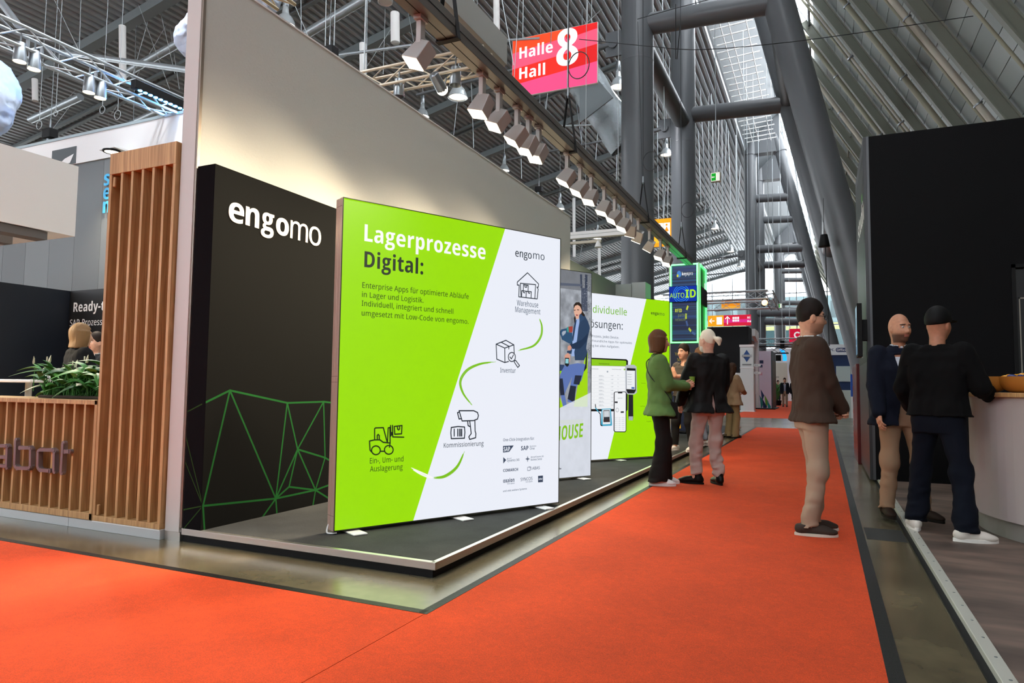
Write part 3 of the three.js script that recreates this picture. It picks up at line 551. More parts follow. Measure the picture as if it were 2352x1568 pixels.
lightBox('light box reading Individuelle Lösungen with printed tablet and phones', [-2.06, -10.17], [0.533, -0.846], 2.03, 2.3, (c, w, h, at) => {
  c.fillStyle = PAPER; c.fillRect(0, 0, w, h);
  c.fillStyle = '#a0e600'; c.beginPath(); c.moveTo(at(...cA(1176, 562))[0], 0); c.lineTo(w, 0); c.lineTo(w, h); c.lineTo(at(...cB(607, 1245))[0], h); c.fill();
  const T = (s, L, R, top, col, wt) => printText(c, at, s, cA(...L), cA(...R), cA(L[0], top)[1], col, wt);
  T('Individuelle', [428, 705], [945, 750], 618, '#76bd22'); T('Lösungen:', [440, 888], [896, 903], 795, '#27333c'); T('engo', [1229, 737], [1326, 748], 700, '#17301b', 'bold'); T('mo', [1328, 748], [1396, 756], 708, '#2a4a24');
  T('Jeder Prozess, jedes Device.', [420, 1005], [846, 1030], 975, '#5a6674'); T('Benutzerfreundliche Apps für optimales', [372, 1058], [1002, 1095], 1032, '#5a6674'); T('Handling bei allen Aufgaben.', [400, 1118], [852, 1145], 1092, '#5a6674');
  const b = (pts, col) => poly(c, at, cB, pts, col), tb = (s, x0, y0, x1, y1, top, col = '#5b6570') => printText(c, at, s, cB(x0, y0), cB(x1, y1), cB(x0, top)[1], col);
  b([[200, 172], [800, 200], [817, 215], [812, 725], [800, 738], [200, 738]], '#17191c'); b([[205, 186], [790, 214], [800, 224], [798, 270], [205, 262]], '#8fce1a'); b([[205, 262], [798, 272], [795, 712], [205, 716]], '#f6f8fb');
  tb('Kommissionierung', 516, 252, 624, 254, 236, '#20300c'); tb('Verfügbare Positionen', 350, 300, 512, 303, 291); tb('Gesamte Positionen anzeigen', 652, 307, 748, 308, 299);
  for (let i = 0; i < 9; i++) { const y = 372 + i * 38; c.globalAlpha = 0.35; b([[210, y + 18], [792, y + 16], [792, y + 17.5], [210, y + 19.5]], '#8d97a5'); c.globalAlpha = 1; tb('Artikel ' + (i + 3), 516, y, 560, y, y - 8, '#7a8592'); tb('Packung 10 Stück', 516, y + 9, 570, y + 9, y + 2, '#9aa4b0'); tb('Lager', 640, y, 668, y, y - 8, '#8a94a0'); tb('12', 706, y, 722, y, y - 8, '#8a94a0'); tb('1', 464, y, 470, y, y - 8, '#8a94a0'); }
  b([[774, 298], [800, 298], [800, 312], [774, 312]], '#8fce1a'); b([[598, 320], [612, 320], [612, 336], [598, 336]], '#9aa4b0');
  // rugged hand-held
  b([[800, 258], [880, 256], [905, 275], [910, 545], [880, 565], [812, 562], [792, 540], [788, 275]], '#b9bec8'); b([[806, 290], [896, 295], [898, 525], [880, 552], [815, 552], [800, 520]], '#1b1d22'); b([[805, 316], [890, 318], [890, 512], [803, 508]], '#f1f4f8'); for (let i = 0; i < 5; i++) tb('Menge ' + i, 812, 358 + i * 26, 860, 358 + i * 26, 351 + i * 26); b([[853, 488], [884, 489], [884, 505], [853, 504]], '#2a5aa8');
  b([[822, 565], [870, 567], [872, 800], [868, 832], [824, 830], [820, 800]], '#202329'); b([[824, 790], [870, 790], [868, 832], [824, 830]], '#aab0bb');
  // phone
  b([[682, 535], [788, 533], [802, 548], [800, 940], [785, 955], [684, 953], [668, 938], [670, 548]], '#22252b'); b([[686, 541], [786, 539], [794, 550], [793, 935], [784, 946], [688, 945], [677, 934], [678, 550]], '#f7f9fc'); b([[712, 540], [760, 539], [758, 552], [714, 552]], '#22252b'); tb('Inventur Tour', 710, 606, 760, 606, 598, '#30363e'); b([[680, 636], [710, 636], [710, 652], [680, 652]], '#22262c'); b([[742, 738], [774, 737], [774, 753], [742, 754]], '#22262c'); icon(c, at, cB, [ring(706, 724, 14, 20)], '#6b7480', 4); for (let i = 0; i < 7; i++) tb('Pos. ' + i + '   Lager   Menge', 682, 808 + i * 20, 782, 806 + i * 20, 801 + i * 20, '#a2aab5');
  // wrist scanner
  b([[545, 712], [640, 708], [652, 870], [650, 886], [540, 890], [538, 870]], '#3aa6c8'); b([[552, 720], [632, 716], [636, 870], [556, 874]], '#e6ebf0'); b([[562, 728], [626, 725], [628, 820], [565, 822]], '#30353c'); b([[566, 735], [622, 732], [624, 795], [568, 797]], '#d4dae0'); b([[562, 822], [628, 820], [630, 848], [564, 850]], '#3d2f30'); icon(c, at, cB, [[[480, 668], [482, 700], [500, 730], [530, 765], [535, 880], [550, 886]]], '#22272c', 12); icon(c, at, cB, [[[482, 705], [510, 740]]], '#3aa6c8', 14);
  tb('Name', 955, 452, 1000, 453, 442, '#5f8f14'); tb('Auftrag', 945, 690, 990, 690, 678, '#5f8f14'); tb('Ausgabe', 1008, 848, 1060, 848, 836, '#5f8f14');
}, 'light boxes on the grey platform', 860);
// white cable at the foot of the first box
single('power_cable', 'thin white power cable curling at the foot of the green light box', 'cable', tube([V3(-3.07, 0.17, -3.79), V3(-3.075, 0.13, -3.77), V3(-3.06, 0.1, -3.75), V3(-3.02, 0.098, -3.755), V3(-3.0, 0.1, -3.775)], 0.006, 8, 24), M.white);

// letters on the black wall: raised, in plain cream
{
  const cream = new THREE.MeshStandardMaterial({ color: 0xf0eadc, roughness: 0.6 });
  const word = thing('wall_lettering', 'raised cream company name letters across the black display wall', 'lettering', [BW.x + 0.004, 0, 0], Math.PI / 2);
  // left edge and right edge of each letter, its baseline left and the top of an x-height letter
  const Y = (px, py) => onX(px, py, BW.x);
  const boxes = [['e', 523, 558, 507, 460], ['n', 562, 593, 516, 472], ['g', 598, 627, 525, 484], ['o', 632, 661, 537, 496], ['m', 665, 705, 546, 504], ['o', 708, 735, 560, 516]];
  for (const [ch, x0, x1, yb, yt] of boxes) {
    const a = Y(x0, yb), b = Y(x1, yb + (x1 - x0) * 0.32), t = Y(x0, yt), xh = t.y - a.y, w = a.z - b.z;
    const g = new TextGeometry(ch, { font: ch === 'm' || (ch === 'o' && x0 > 700) ? regular : bold, size: 1, depth: 0.004, curveSegments: 6, bevelEnabled: false }); g.computeBoundingBox();
    const bb = g.boundingBox, low = ch === 'g' ? 0 : bb.min.y, s = xh / ((ch === 'g' ? bb.max.y : bb.max.y - bb.min.y));
    g.translate(-bb.min.x, -low, 0); g.scale(w / (bb.max.x - bb.min.x), s, 1);
    const o = part('letter', g, cream, word); o.position.set(-a.z, a.y, 0);
  }
}
const ORD = 'first second third fourth fifth sixth seventh eighth ninth tenth eleventh twelfth thirteenth fourteenth fifteenth sixteenth last'.split(' ');
// flood-light rail above the platform
{
  const RX = -2.5, RB = 3.67, rail = thing('light_rail', 'long aluminium rail hung above the light boxes carrying square floodlights', 'rail', [RX, RB, 0]);
  part('beam', rbx(-0.075, 0, -14.4, 0.075, 0.14, -3.66, 0.004), mat(0x6f6b66, 0.4, { metalness: 0.4 }), rail);
  part('groove', [bx(0.0745, 0.068, -14.39, 0.077, 0.075, -3.67), bx(-0.003, -0.002, -14.39, 0.003, 0.001, -3.67)], M.black, rail);
  part('end_plate', rbx(-0.076, -0.001, -3.662, 0.076, 0.141, -3.652, 0.003), M.aluPaint, rail);
  const head = mat(0xb9b7b4, 0.45, { metalness: 0.2 }), lit = new THREE.MeshStandardMaterial({ color: 0xffffff, emissive: 0xfff1d2, emissiveIntensity: 5 });
  const spots = [[965, 130], [1107, 248], [1146, 284], [1188, 314], [1214, 336], [1237, 358], [1303, 412], [1333, 436], [1358, 458], [1388, 484], [1412, 504], [1434, 520], [1450, 532], [1466, 548], [1492, 568], [1517, 586], [1534, 598]];
  // truncated housing, wide lit face looking down its own -y
  const hs = [[-0.055, 0], [0.055, 0], [0.075, -0.16], [-0.075, -0.16]], hg = slabShape(hs, 0.11, 0.004); hg.translate(0, 0.08, -0.055);
  const fg = new THREE.BoxGeometry(0.144, 0.006, 0.104); fg.translate(0, -0.088, 0);
  const sg = rbx(-0.02, 0.06, -0.03, 0.02, 0.24, 0.03, 0.004);
  spots.forEach(([px, py], i) => {
    const p = onX(px, py, RX - 0.02), far = i > 14;
    const o = thing('floodlight', 'square white floodlight, ' + ORD[i] + ' on the rail counted from above the green light box', 'spotlight', [RX - 0.02, RB - 0.27, p.z], 0, 'floodlights under the long rail');
    part('stem', [sg, bx(-0.03, 0.24, -0.05, 0.03, 0.272, 0.05)], head, o);
    const tilt = new THREE.Group(); tilt.name = 'head'; tilt.rotation.set(i > 11 && i < 15 ? 0.5 : -0.42 + 0.08 * Math.sin(i * 2.3), 0, -0.46 + 0.14 * Math.sin(i * 1.7)); o.add(tilt);
    part('housing', hg, head, tilt); const f = part('lit_face', fg, lit, tilt); f.castShadow = false;
    const L = new THREE.SpotLight(0xffe9c6, 28, 0, 1.0, 0.9, 2); if (i % 2 === 0) { L.position.set(0, -0.1, 0); L.target.position.set(0, -2, 0); L.castShadow = true; L.shadow.radius = 3; tilt.add(L, L.target); }
  });
  // black slings that carry the rail
  for (const [k, [px, py]] of [[1030, 60], [1306, 320], [1478, 480], [1566, 575]].entries()) {
    const p = onX(px, py, RX), z = p.z, o = thing('sling', 'black webbing sling around the light rail, ' + ORD[k] + ' counted from above the green light box', 'strap', [RX, RB, z], 0, 'slings on the light rail');
    part('webbing', [bar(V3(0.09, -0.01, 0), V3(0.01, 0.62, 0.02), 0.05, 0.008, V3(1, 0, 0)), bar(V3(-0.09, -0.01, 0), V3(-0.01, 0.62, 0.02), 0.05, 0.008, V3(1, 0, 0)), bx(-0.095, -0.014, -0.025, 0.095, -0.004, 0.025)], M.strap, o);
    part('shackle', [rod(V3(0, 0.6, 0.02), V3(0, 0.72, 0.02), 0.014, 8)], M.steel, o);
    part('wire', rod(V3(0, 0.7, 0.02), V3(0, 16.2 - RB, 0.02), 0.006, 5), M.cableDark, o);
    part('coil', tube(ring(0.12, 0.95, 0.12, 0.15, 14).slice(0, 14).map(([x, y]) => V3(x, y, 0.02)), 0.006, 5, 32, true), M.cableDark, o);
  }
}
// ---------------------------------------------------------------- stand with the wooden counter
const CZ = -3.4, CT = 0.958;
{
  const o = thing('stand_platform', 'pale raised floor with grey metal edge under the wooden counter', 'platform', [0, 0, 0]);
  part('deck', bx(-16, 0, -9.2, -4.24, 0.059, CZ - 0.05), mat(0x9a938a, 0.6), o);
  for (let x = -4.232, i = 0; x > -16; x -= 1.0, i++) part('edge_strip', rbx(x - 0.997, 0, CZ - 0.05, x, 0.066, CZ, 0.002), M.aluPaint, o);
}
{
  const o = thing('counter', 'wooden counter front of upright oak slats with metal letters', 'counter', [0, 0, 0]);
  part('top_rail', rbx(-9.0, CT - 0.035, CZ - 0.02, -4.958, CT, CZ + 0.005, 0.003), M.wood, o); part('bottom_rail', rbx(-9.0, 0.07, CZ - 0.3, -4.958, 0.12, CZ + 0.005, 0.003), M.wood, o);
  part('counter_top', rbx(-9.0, CT - 0.03, CZ - 0.5, -4.958, CT - 0.003, CZ - 0.02, 0.003), M.wood, o);
  part('backboard', bx(-9, 0.07, CZ - 0.34, -4.958, CT - 0.03, CZ - 0.3), M.wood, o);
  part('end_board', rbx(-4.99, 0.07, CZ - 0.3, -4.958, CT, CZ + 0.005, 0.003), M.wood, o);
  const slat = rbx(-0.012, 0.12, -0.26, 0.012, CT - 0.035, 0, 0.002);
  for (let i = 0; i < 28; i++) { const s = part('slat', slat, M.wood, o); s.position.set(-5.105 - i * 0.122, 0, CZ); }
}
{
  const o = thing('slat_divider', 'tall oak slat divider beside the white partition wall', 'divider', [0, 0, 0]);
  const top = 2.845, x0 = -4.955, x1 = -4.235;
  part('header', rbx(x0, 2.68, CZ - 0.25, x1, top, CZ + 0.004, 0.003), M.wood, o); part('bottom_rail', rbx(x0, 0.07, CZ - 0.25, x1, 0.11, CZ + 0.004, 0.003), M.wood, o);
  part('side_board', rbx(x0, 0.11, CZ - 0.25, x0 + 0.028, 2.68, CZ + 0.003, 0.002), M.wood, o); part('side_board', rbx(x1 - 0.028, 0.11, CZ - 0.25, x1, 2.68, CZ + 0.003, 0.002), M.wood, o);
  part('backboard', bx(x0, 0.1, CZ - 0.29, x1, 2.75, CZ - 0.25), M.wood, o);
  const slat = rbx(-0.013, 0.11, -0.245, 0.013, 2.68, 0, 0.002);
  for (let i = 0; i < 5; i++) { const s = part('slat', slat, M.wood, o); s.position.set(-4.815 + i * 0.115, 0, CZ); }
  for (const [x, y] of [[-4.905, 0.15], [-4.905, 2.62]]) part('peg', rbx(x - 0.012, y - 0.04, CZ - 0.02, x + 0.012, y + 0.04, CZ + 0.001, 0.008), M.wood, o);
  part('plinth', bx(x0, 0.062, CZ - 0.05, x1, 0.0695, CZ + 0.003), M.white, o);
}
// metal letters a b a t
{
  const o = thing('counter_lettering', 'rounded dark metal letters mounted on the slatted counter front', 'lettering', [0, 0, 0]);
  const m = mat(0x8d8488, 0.35, { metalness: 0.6 }), Z = CZ + 0.03;
  // outline points in the crop of the photograph (0..480, 700..1260 at 2.8)
  const P = (x, y) => onZ(x / 2.8, 700 + y / 2.8, Z);
  const strokes = { a: [[[-40, 905], [52, 905], [58, 912], [52, 1045]], [[-40, 975], [48, 978]], [[-45, 1030], [48, 1036]]], b: [[[112, 868], [106, 1030], [118, 1048], [195, 1050], [206, 1036], [208, 928], [198, 918], [136, 918]]], a2: [[[268, 930], [350, 932], [360, 944], [358, 1070]], [[268, 930], [256, 942], [254, 1040], [266, 1060], [326, 1066]]], t: [[[416, 888], [404, 1078]], [[424, 942], [455, 942]]] };
  for (const k of Object.keys(strokes)) part('letter', strokes[k].flatMap((s) => { const pts = s.map((p) => P(...p)), g = []; for (let i = 0; i < pts.length - 1; i++) { g.push(bar(pts[i], pts[i + 1], 0.026, 0.036, V3(0, 0, 1))); } for (const p of pts) { const c = new THREE.CylinderGeometry(0.0178, 0.0178, 0.026, 14); c.rotateX(Math.PI / 2); c.translate(p.x, p.y, p.z); g.push(c); } return g.map((q) => { const e = q.clone(); e.scale(1, 1, 1); return e; }); }), m, o);
}
// peace lily in a low trough on the counter
{
  const o = thing('potted_peace_lily', 'leafy green peace lily with white blooms on the wooden counter', 'plant', [-5.42, CT, CZ - 0.28]);
  part('trough', rbx(-0.6, 0, -0.12, 0.4, 0.022, 0.08, 0.005), mat(0x33271b, 0.9), o);
  const leafG = (L, wd, bend, fold) => {
    const n = 9, pos = [], idx = []; for (let i = 0; i <= n; i++) { const t = i / n, w = wd * Math.sin(Math.PI * Math.pow(t, 0.75)) * (1 - 0.25 * t) + 0.0015, y = L * (t - bend * t * t * 0.55), z = L * bend * t * t * 0.9; for (const s of [-1, 0, 1]) pos.push(s * w, y + (s ? -fold * w : 0), z + (s ? fold * w * 0.8 : 0)); }
    for (let i = 0; i < n; i++) for (const s of [0, 1]) { const a = i * 3 + s; idx.push(a, a + 1, a + 4, a, a + 4, a + 3); } const g = new THREE.BufferGeometry(); g.setAttribute('position', new THREE.Float32BufferAttribute(pos, 3)); g.setIndex(idx); g.computeVertexNormals(); return g;
  };
  const shapes = [0, 1, 2, 3, 4].map((i) => leafG(0.16 + 0.022 * i, 0.03 + 0.005 * (i % 3), 0.5 + 0.2 * i, 0.45)), greens = [0x2f6b24, 0x3f8430, 0x245a1e, 0x57993c].map((c) => new THREE.MeshPhysicalMaterial({ color: c, roughness: 0.5, side: THREE.DoubleSide, transmission: 0.12, thickness: 0 }));
  const stemM = mat(0x3b7a2b, 0.6), stemG = new THREE.CylinderGeometry(0.003, 0.004, 1, 5); stemG.translate(0, 0.5, 0);
  for (let i = 0; i < 210; i++) {
    const a = rr(0, 6.283), lean = rr(0.05, 0.9), x = rr(-0.62, 0.36), z = rr(-0.1, 0.06), hgt = rr(0.03, 0.24);
    const st = part('stem', stemG, stemM, o); st.position.set(x, 0.01, z); st.rotation.set(0, a, 0); st.rotateX(lean * 0.5); st.scale.y = hgt;
    const tip = V3(0, hgt, 0).applyQuaternion(st.quaternion).add(st.position), l = part('leaf', shapes[i % 5], greens[(i * 7) % 4], o); l.position.copy(tip); l.rotation.set(0, a, 0); l.rotateX(lean); l.rotateZ(rr(-0.3, 0.3)); const s = rr(0.75, 1.15); l.scale.set(s, s, s);
  }
  const fm = new THREE.MeshPhysicalMaterial({ color: 0xcfcdb4, roughness: 0.6, side: THREE.DoubleSide }), fg = leafG(0.075, 0.013, 0.2, 1.4), sp = new THREE.CapsuleGeometry(0.006, 0.03, 3, 8);
  for (const [px, py] of [[80, 815], [110, 812], [169, 822], [196, 812], [180, 840]]) { const p = onZ(px, py + 20, CZ - 0.3).sub(o.position), s = part('flower_stem', stemG, stemM, o); s.position.set(p.x, 0.05, p.z); s.scale.y = p.y - 0.04; const f = part('flower', fg, fm, o); f.position.copy(p); f.rotation.set(rr(-0.2, 0.2), rr(0, 6), rr(-0.2, 0.2)); const d = part('spadix', sp, fm, o); d.position.set(p.x, p.y + 0.03, p.z + 0.008); }
}
// furniture behind the counter
{
  const t = thing('high_table', 'white thin-topped table behind the wooden counter', 'table', [-7.15, 0.06, -4.3]);
  part('table_top', rbx(-0.85, 1.02, -0.35, 0.42, 1.05, 0.35, 0.01), M.white, t); part('leg', rod(V3(-0.2, 0, 0), V3(-0.2, 1.02, 0), 0.03, 12), M.white, t); part('foot', new THREE.CylinderGeometry(0.22, 0.24, 0.02, 24).translate(-0.2, 0.01, 0), M.white, t);
  const mug = thing('mug', 'white mug standing on the white table beside the lily', 'mug', [-6.85, 1.11, -4.2]);
  part('cup', lathe([[0, 0.003], [0.036, 0], [0.038, 0.01], [0.04, 0.085], [0.037, 0.085], [0.034, 0.012], [0, 0.012]], 24), M.white, mug); part('handle', tube([V3(0.038, 0.07, 0), V3(0.065, 0.065, 0), V3(0.065, 0.03, 0), V3(0.036, 0.02, 0)], 0.005, 8, 16), M.white, mug);
  const ch = thing('bar_chair', 'white shell chair with low back behind the wooden counter', 'chair', [-6.5, 0.06, -4.3], 0.2);
  part('shell', surfaceNet((x, y, z) => smax(Math.abs(ell([0, 0.96, 0], [0.3, 0.34, 0.26])(x, y, z)) - 0.012, Math.max(y - 0.9 - (z < -0.02 ? 0.045 : -0.1), 0), 0.02), [-0.36, 0.55, -0.32], [0.36, 1.02, 0.32], 0.014), M.white, ch);
  for (const [sx, sz] of [[-1, -1], [1, -1], [-1, 1], [1, 1]]) part('leg', rod(V3(sx * 0.12, 0.64, sz * 0.12), V3(sx * 0.22, 0, sz * 0.22), 0.013, 8), M.steel, ch);
}
// bulkheads, grey back wall, black niche
{
  const b = thing('bulkhead', 'white overhead fascia panel with black rails and a spot below', 'fascia', [0, 0, 0]);
  part('fascia_panel', bx(-8.25, 2.8, -5.1, -8.0, 3.64, -1.2), M.white, b);
  part('fascia_panel', bx(-12, 2.8, -5.1, -8.25, 3.64, -4.85), M.white, b);
  for (const [x, w] of [[-8.12, 0.1], [-8.75, 0.08], [-9.3, 0.08]]) part('rail', bx(x - w, 2.7, -4.8, x + w, 2.79, -1.5), mat(0x5d5a58, 0.5), b);
  const s = thing('spot_lamp', 'small white cylinder spot under the overhead fascia', 'spotlight', [-8.55, 2.42, -3.95]);
  part('housing', [new THREE.CylinderGeometry(0.05, 0.055, 0.17, 18).translate(0, 0.13, 0), rod(V3(0, 0.2, 0), V3(0, 0.38, 0), 0.012, 8)], mat(0x4a4643, 0.5), s);
  part('lit_face', new THREE.CylinderGeometry(0.046, 0.046, 0.02, 18).translate(0, 0.035, 0), new THREE.MeshStandardMaterial({ color: 0xffffff, emissive: 0xfff0c8, emissiveIntensity: 6 }), s);
  const L = new THREE.SpotLight(0xffedc9, 26, 0, 1.0, 0.9, 2); L.position.set(0, 0, 0); L.target.position.set(0.9, -2, -0.6); L.castShadow = true; s.add(L, L.target);
  const w = thing('back_wall', 'grey panelled back wall with blue vertical letters behind the slat divider', 'wall', [0, 0, -7.9]);
  const pm = [mat(0x6f7475, 0.7), mat(0x757a7b, 0.7), mat(0x6a6f70, 0.7)];
  for (let x = -16, i = 0; x < -8.2; x += 0.72, i++) for (const [y0, y1] of [[0.06, 2.62], [2.63, 5.08]]) part('panel', bx(x, y0, -0.1, x + 0.712, y1, 0), pm[(i * 5 + (y0 > 1)) % 3], w);
  part('fascia', bx(-17, 5.09, -0.15, -7.6, 5.62, 0.02), M.white, w);
  part('fascia_edge', bx(-17, 5.6, -0.16, -7.6, 5.65, 0.035), mat(0x9fb0b4, 0.5), w);
  part('emblem', [bx(-13.15, 5.1, 0.02, -12.45, 5.42, 0.03)], mat(0x4c5356, 0.6), w); part('emblem_arrow', slabShape([[-12.95, 5.12], [-12.6, 5.12], [-12.5, 5.28], [-12.75, 5.22]], 0.004).translate(0, 0, 0.031), M.white, w);
  const e = thing('edge_sign', 'narrow white upright strip at the edge of the grey wall', 'sign', [-10.84, 0, -7.86]); part('strip', bx(-0.06, 3.5, 0, 0.06, 5.05, 0.05), M.white, e);
  const bl = thing('vertical_lettering', 'light blue letters set one above another on the grey wall', 'lettering', [0, 0, -7.88]); const bm = mat(0x43b6ea, 0.5);
  for (const [ch, px, py] of [['s', 238, 427], ['e', 236, 459], ['n', 234, 490]]) { const p = onZ(px, py, -7.88), g = new TextGeometry(ch, { font: bold, size: 0.27, depth: 0.01, curveSegments: 5 }); const l = part('letter', g, bm, bl); l.position.set(p.x, p.y, 0); }
  const n = thing('niche', 'black L-shaped niche wall with white headline Ready-to-use', 'wall', [0, 0, 0]);
  const blk = mat(0x0d1117, 0.5), shot = canvasTex(1024, 1024, (c, w2, h2) => { c.fillStyle = '#0b0d10'; c.fillRect(0, 0, w2, h2); c.fillStyle = '#f4f6f8'; c.textAlign = 'left'; c.font = 'bold 92px sans-serif'; c.fillText('Ready-to-use', 30, 150); c.font = '64px sans-serif'; c.fillText('SAP-Prozesse schnell', 5, 250); c.fillStyle = '#2a8fd0'; c.fillRect(330, 385, 500, 8); c.strokeStyle = '#cfd6dc'; c.lineWidth = 5; c.strokeRect(70, 380, 60, 50); });
  part('side_panel', bx(-9.7, 0.06, -6.0, -9.45, 2.34, -4.55), mat(0x0c1522, 0.5), n); part('rear_panel', bx(-9.45, 0.06, -6.1, -7.4, 2.34, -6.0), blk, n);
  const pr = face(2.0, 2.0); pr.translate(-8.43, 1.34, -5.997); part('print', pr, new THREE.MeshStandardMaterial({ map: shot, roughness: 0.6 }), n);
  part('grey_return', bx(-9.95, 0.06, -5.2, -9.71, 2.34, -4.5), mat(0x767472, 0.7), n);
  const d = thing('recessed_downlight', 'round recessed downlight beside the top of the slat divider', 'light', [-11.05, 5.04, -7.6]);
  part('trim', new THREE.TorusGeometry(0.13, 0.02, 8, 24).rotateX(Math.PI / 2), M.black, d); part('lit_face', new THREE.CylinderGeometry(0.12, 0.12, 0.02, 20), new THREE.MeshStandardMaterial({ color: 0xffffff, emissive: 0xffefcf, emissiveIntensity: 5 }), d);
  const D = new THREE.SpotLight(0xffefd6, 30, 0, 0.9, 0.8, 2); D.position.set(0, -0.05, 0); D.target.position.set(0, -2, 0.3); D.castShadow = true; d.add(D, D.target); part('bracket', bx(-0.2, 0.02, -0.35, 0.2, 0.05, 0.1), M.white, d);
}
// ---------------------------------------------------------------- stand with the black wall
{
  const o = thing('stand_floor', 'brown wood-look stand floor with screwed white edge strip', 'platform', [0, 0, 0]);
  part('deck', bx(0.634, 0, -13, 7.5, 0.036, 2), M.vinyl, o);
  part('edge_strip', [rbx(0.58, 0, -13, 0.635, 0.042, 2, 0.004)], mat(0xb9b8ae, 0.45, { metalness: 0.2 }), o);
  part('edge_foot', bx(0.55, 0, -13, 0.581, 0.012, 2), M.black, o);
  const sg = new THREE.CylinderGeometry(0.006, 0.006, 0.003, 10), sm = M.steel;
  for (let z = -1.2; z > -9.4; z -= 0.24) { const s = part('screw', sg, sm, o); s.position.set(0.612, 0.0425, z); }
}
{
  const w = thing('stand_wall', 'tall black stand wall with dark doorway behind the counter', 'wall', [0, 0, 0]);
  part('front_panel', bx(0.56, 0.036, -9.42, 2.0, 4.22, -9.3), M.darkWall, w);
  part('front_panel', bx(2.0, 2.5, -9.42, 4.6, 4.22, -9.3), M.darkWall, w); part('door_leaf', bx(2.0, 0.036, -9.42, 4.6, 2.5, -9.34), mat(0x0e0e10, 0.4), w);
  part('door_frame', [bx(1.96, 0.036, -9.3, 2.0, 2.54, -9.285), bx(1.96, 2.5, -9.3, 4.6, 2.54, -9.285)], M.black, w);
  part('door_inlay', [bx(2.03, 2.15, -9.338, 4.3, 2.165, -9.332), bx(2.03, 0.06, -9.338, 2.042, 2.165, -9.332)], mat(0x9a9488, 0.5), w);
  part('side_panel', bx(0.5, 0.036, -11.4, 0.56, 4.22, -9.31), mat(0x2e3033, 0.4), w);
  part('corner_strip', bx(0.535, 0.036, -9.312, 0.562, 4.225, -9.296), mat(0x55575a, 0.4, { metalness: 0.4 }), w);
  // vertical lettering on the aisle side
  const t = canvasTex(512, 1024, (c, W2, H2) => { c.fillStyle = '#2e3033'; c.fillRect(0, 0, W2, H2); c.fillStyle = '#f2f2f0'; c.font = 'bold 150px sans-serif'; c.save(); c.translate(110, 330); c.fillText('studio', 0, 0); c.restore(); c.fillStyle = '#58b030'; c.beginPath(); c.arc(420, 190, 22, 0, 7); c.fill(); c.fillStyle = '#c9ccce'; c.font = '46px sans-serif'; c.fillText('digital', 150, 900); c.fillText('work', 190, 990); });
  const g = face(1.9, 2.6); g.rotateY(-Math.PI / 2); g.translate(0.498, 2.75, -10.35); part('side_print', g, new THREE.MeshStandardMaterial({ map: t, roughness: 0.5 }), w);
}
{
  const tv = thing('wall_screen', 'flat screen mounted on the aisle side of the black wall', 'screen', [0.46, 0, 0]);
  const a = onX(1968, 690, 0.4), b = onX(1997, 679, 0.4);
  part('bezel', rbx(-0.075, 1.5, -9.5, -0.02, 2.14, -8.55 - 0.55, 0.006), M.black, tv);
  const t = canvasTex(256, 256, (c) => { const g = c.createLinearGradient(0, 0, 0, 256); c.fillStyle = '#9cc4dc'; c.fillRect(0, 0, 256, 256); c.fillStyle = '#7fa9c6'; c.fillRect(0, 60, 256, 90); c.fillStyle = '#5d88a8'; c.fillRect(0, 170, 256, 86); c.fillStyle = '#dfe9ef'; c.fillRect(30, 200, 90, 12); });
  const f = face(0.36, 0.58); f.rotateY(-Math.PI / 2); f.translate(-0.0765, 1.82, -9.3); part('display', f, new THREE.MeshStandardMaterial({ color: 0x222222, map: t, emissive: 0xffffff, emissiveMap: t, emissiveIntensity: 0.55, roughness: 0.3 }), tv);
  part('bracket', bx(-0.02, 1.7, -9.4, 0.04, 1.95, -9.2), M.black, tv);
}
{
  const c = thing('fire_cabinet', 'tall dark red cabinet beside the black wall', 'cabinet', [0.5, 0, 0]);
  part('body', rbx(-0.04, 0.0, -12.9, 0.07, 1.5, -11.5, 0.01), mat(0x520c10, 0.3), c);
  for (let i = 0; i < 7; i++) part('reflective_strip', bx(-0.043, 0.15 + i * 0.19, -12.85, -0.04, 0.22 + i * 0.19, -12.6), mat(0x9a2a26, 0.3), c);
}
// curved counter with wooden top
const CC = { x: 2.05, z: -6.55 };
{
  const o = thing('reception_counter', 'white curved reception counter with thin wooden top', 'counter', [CC.x, 0.036, CC.z]);
  const curve = (r, zs) => { const s = []; for (let i = 0; i <= 28; i++) { const a = Math.PI * (0.32 + i / 28 * 0.95); s.push([Math.cos(a) * r, Math.sin(a) * r * zs]); } return s; };
  const plan = (r) => { const pts = []; for (let i = 0; i <= 40; i++) { const a = Math.PI * 0.42 + i / 40 * Math.PI * 0.95; pts.push(new THREE.Vector2(Math.cos(a) * r * 1.0, Math.sin(a) * r * 1.15)); } pts.push(new THREE.Vector2(2.2, -r * 1.1), new THREE.Vector2(2.2, r * 1.1)); return new THREE.Shape(pts); };
  const ex = (r, h0, h1, b = 0) => { const g = new THREE.ExtrudeGeometry(plan(r), { depth: h1 - h0, bevelEnabled: b > 0, bevelSize: b, bevelThickness: b, bevelSegments: 2, curveSegments: 4 }); g.rotateX(-Math.PI / 2); g.translate(0, h0, 0); return metres(g); };
  part('plinth', ex(0.93, 0, 0.13), mat(0x8f8c86, 0.5), o); part('body', ex(0.97, 0.135, 1.03), mat(0xb3a8a6, 0.6), o); part('counter_top', ex(1.0, 1.03, 1.055, 0.004), M.wood, o);
}
function bowl(px, py, z, label) {
  const p = onZ(px, py, z); const o = thing('wooden_bowl', label, 'bowl', [p.x, 1.095, z], 0, 'wooden bowls on the curved counter');
  part('shell', lathe([[0, 0], [0.06, 0], [0.1, 0.02], [0.14, 0.06], [0.158, 0.118], [0.15, 0.118], [0.13, 0.062], [0.09, 0.026], [0, 0.016]], 40), mat(0xb5762f, 0.4), o);
  return o;
}
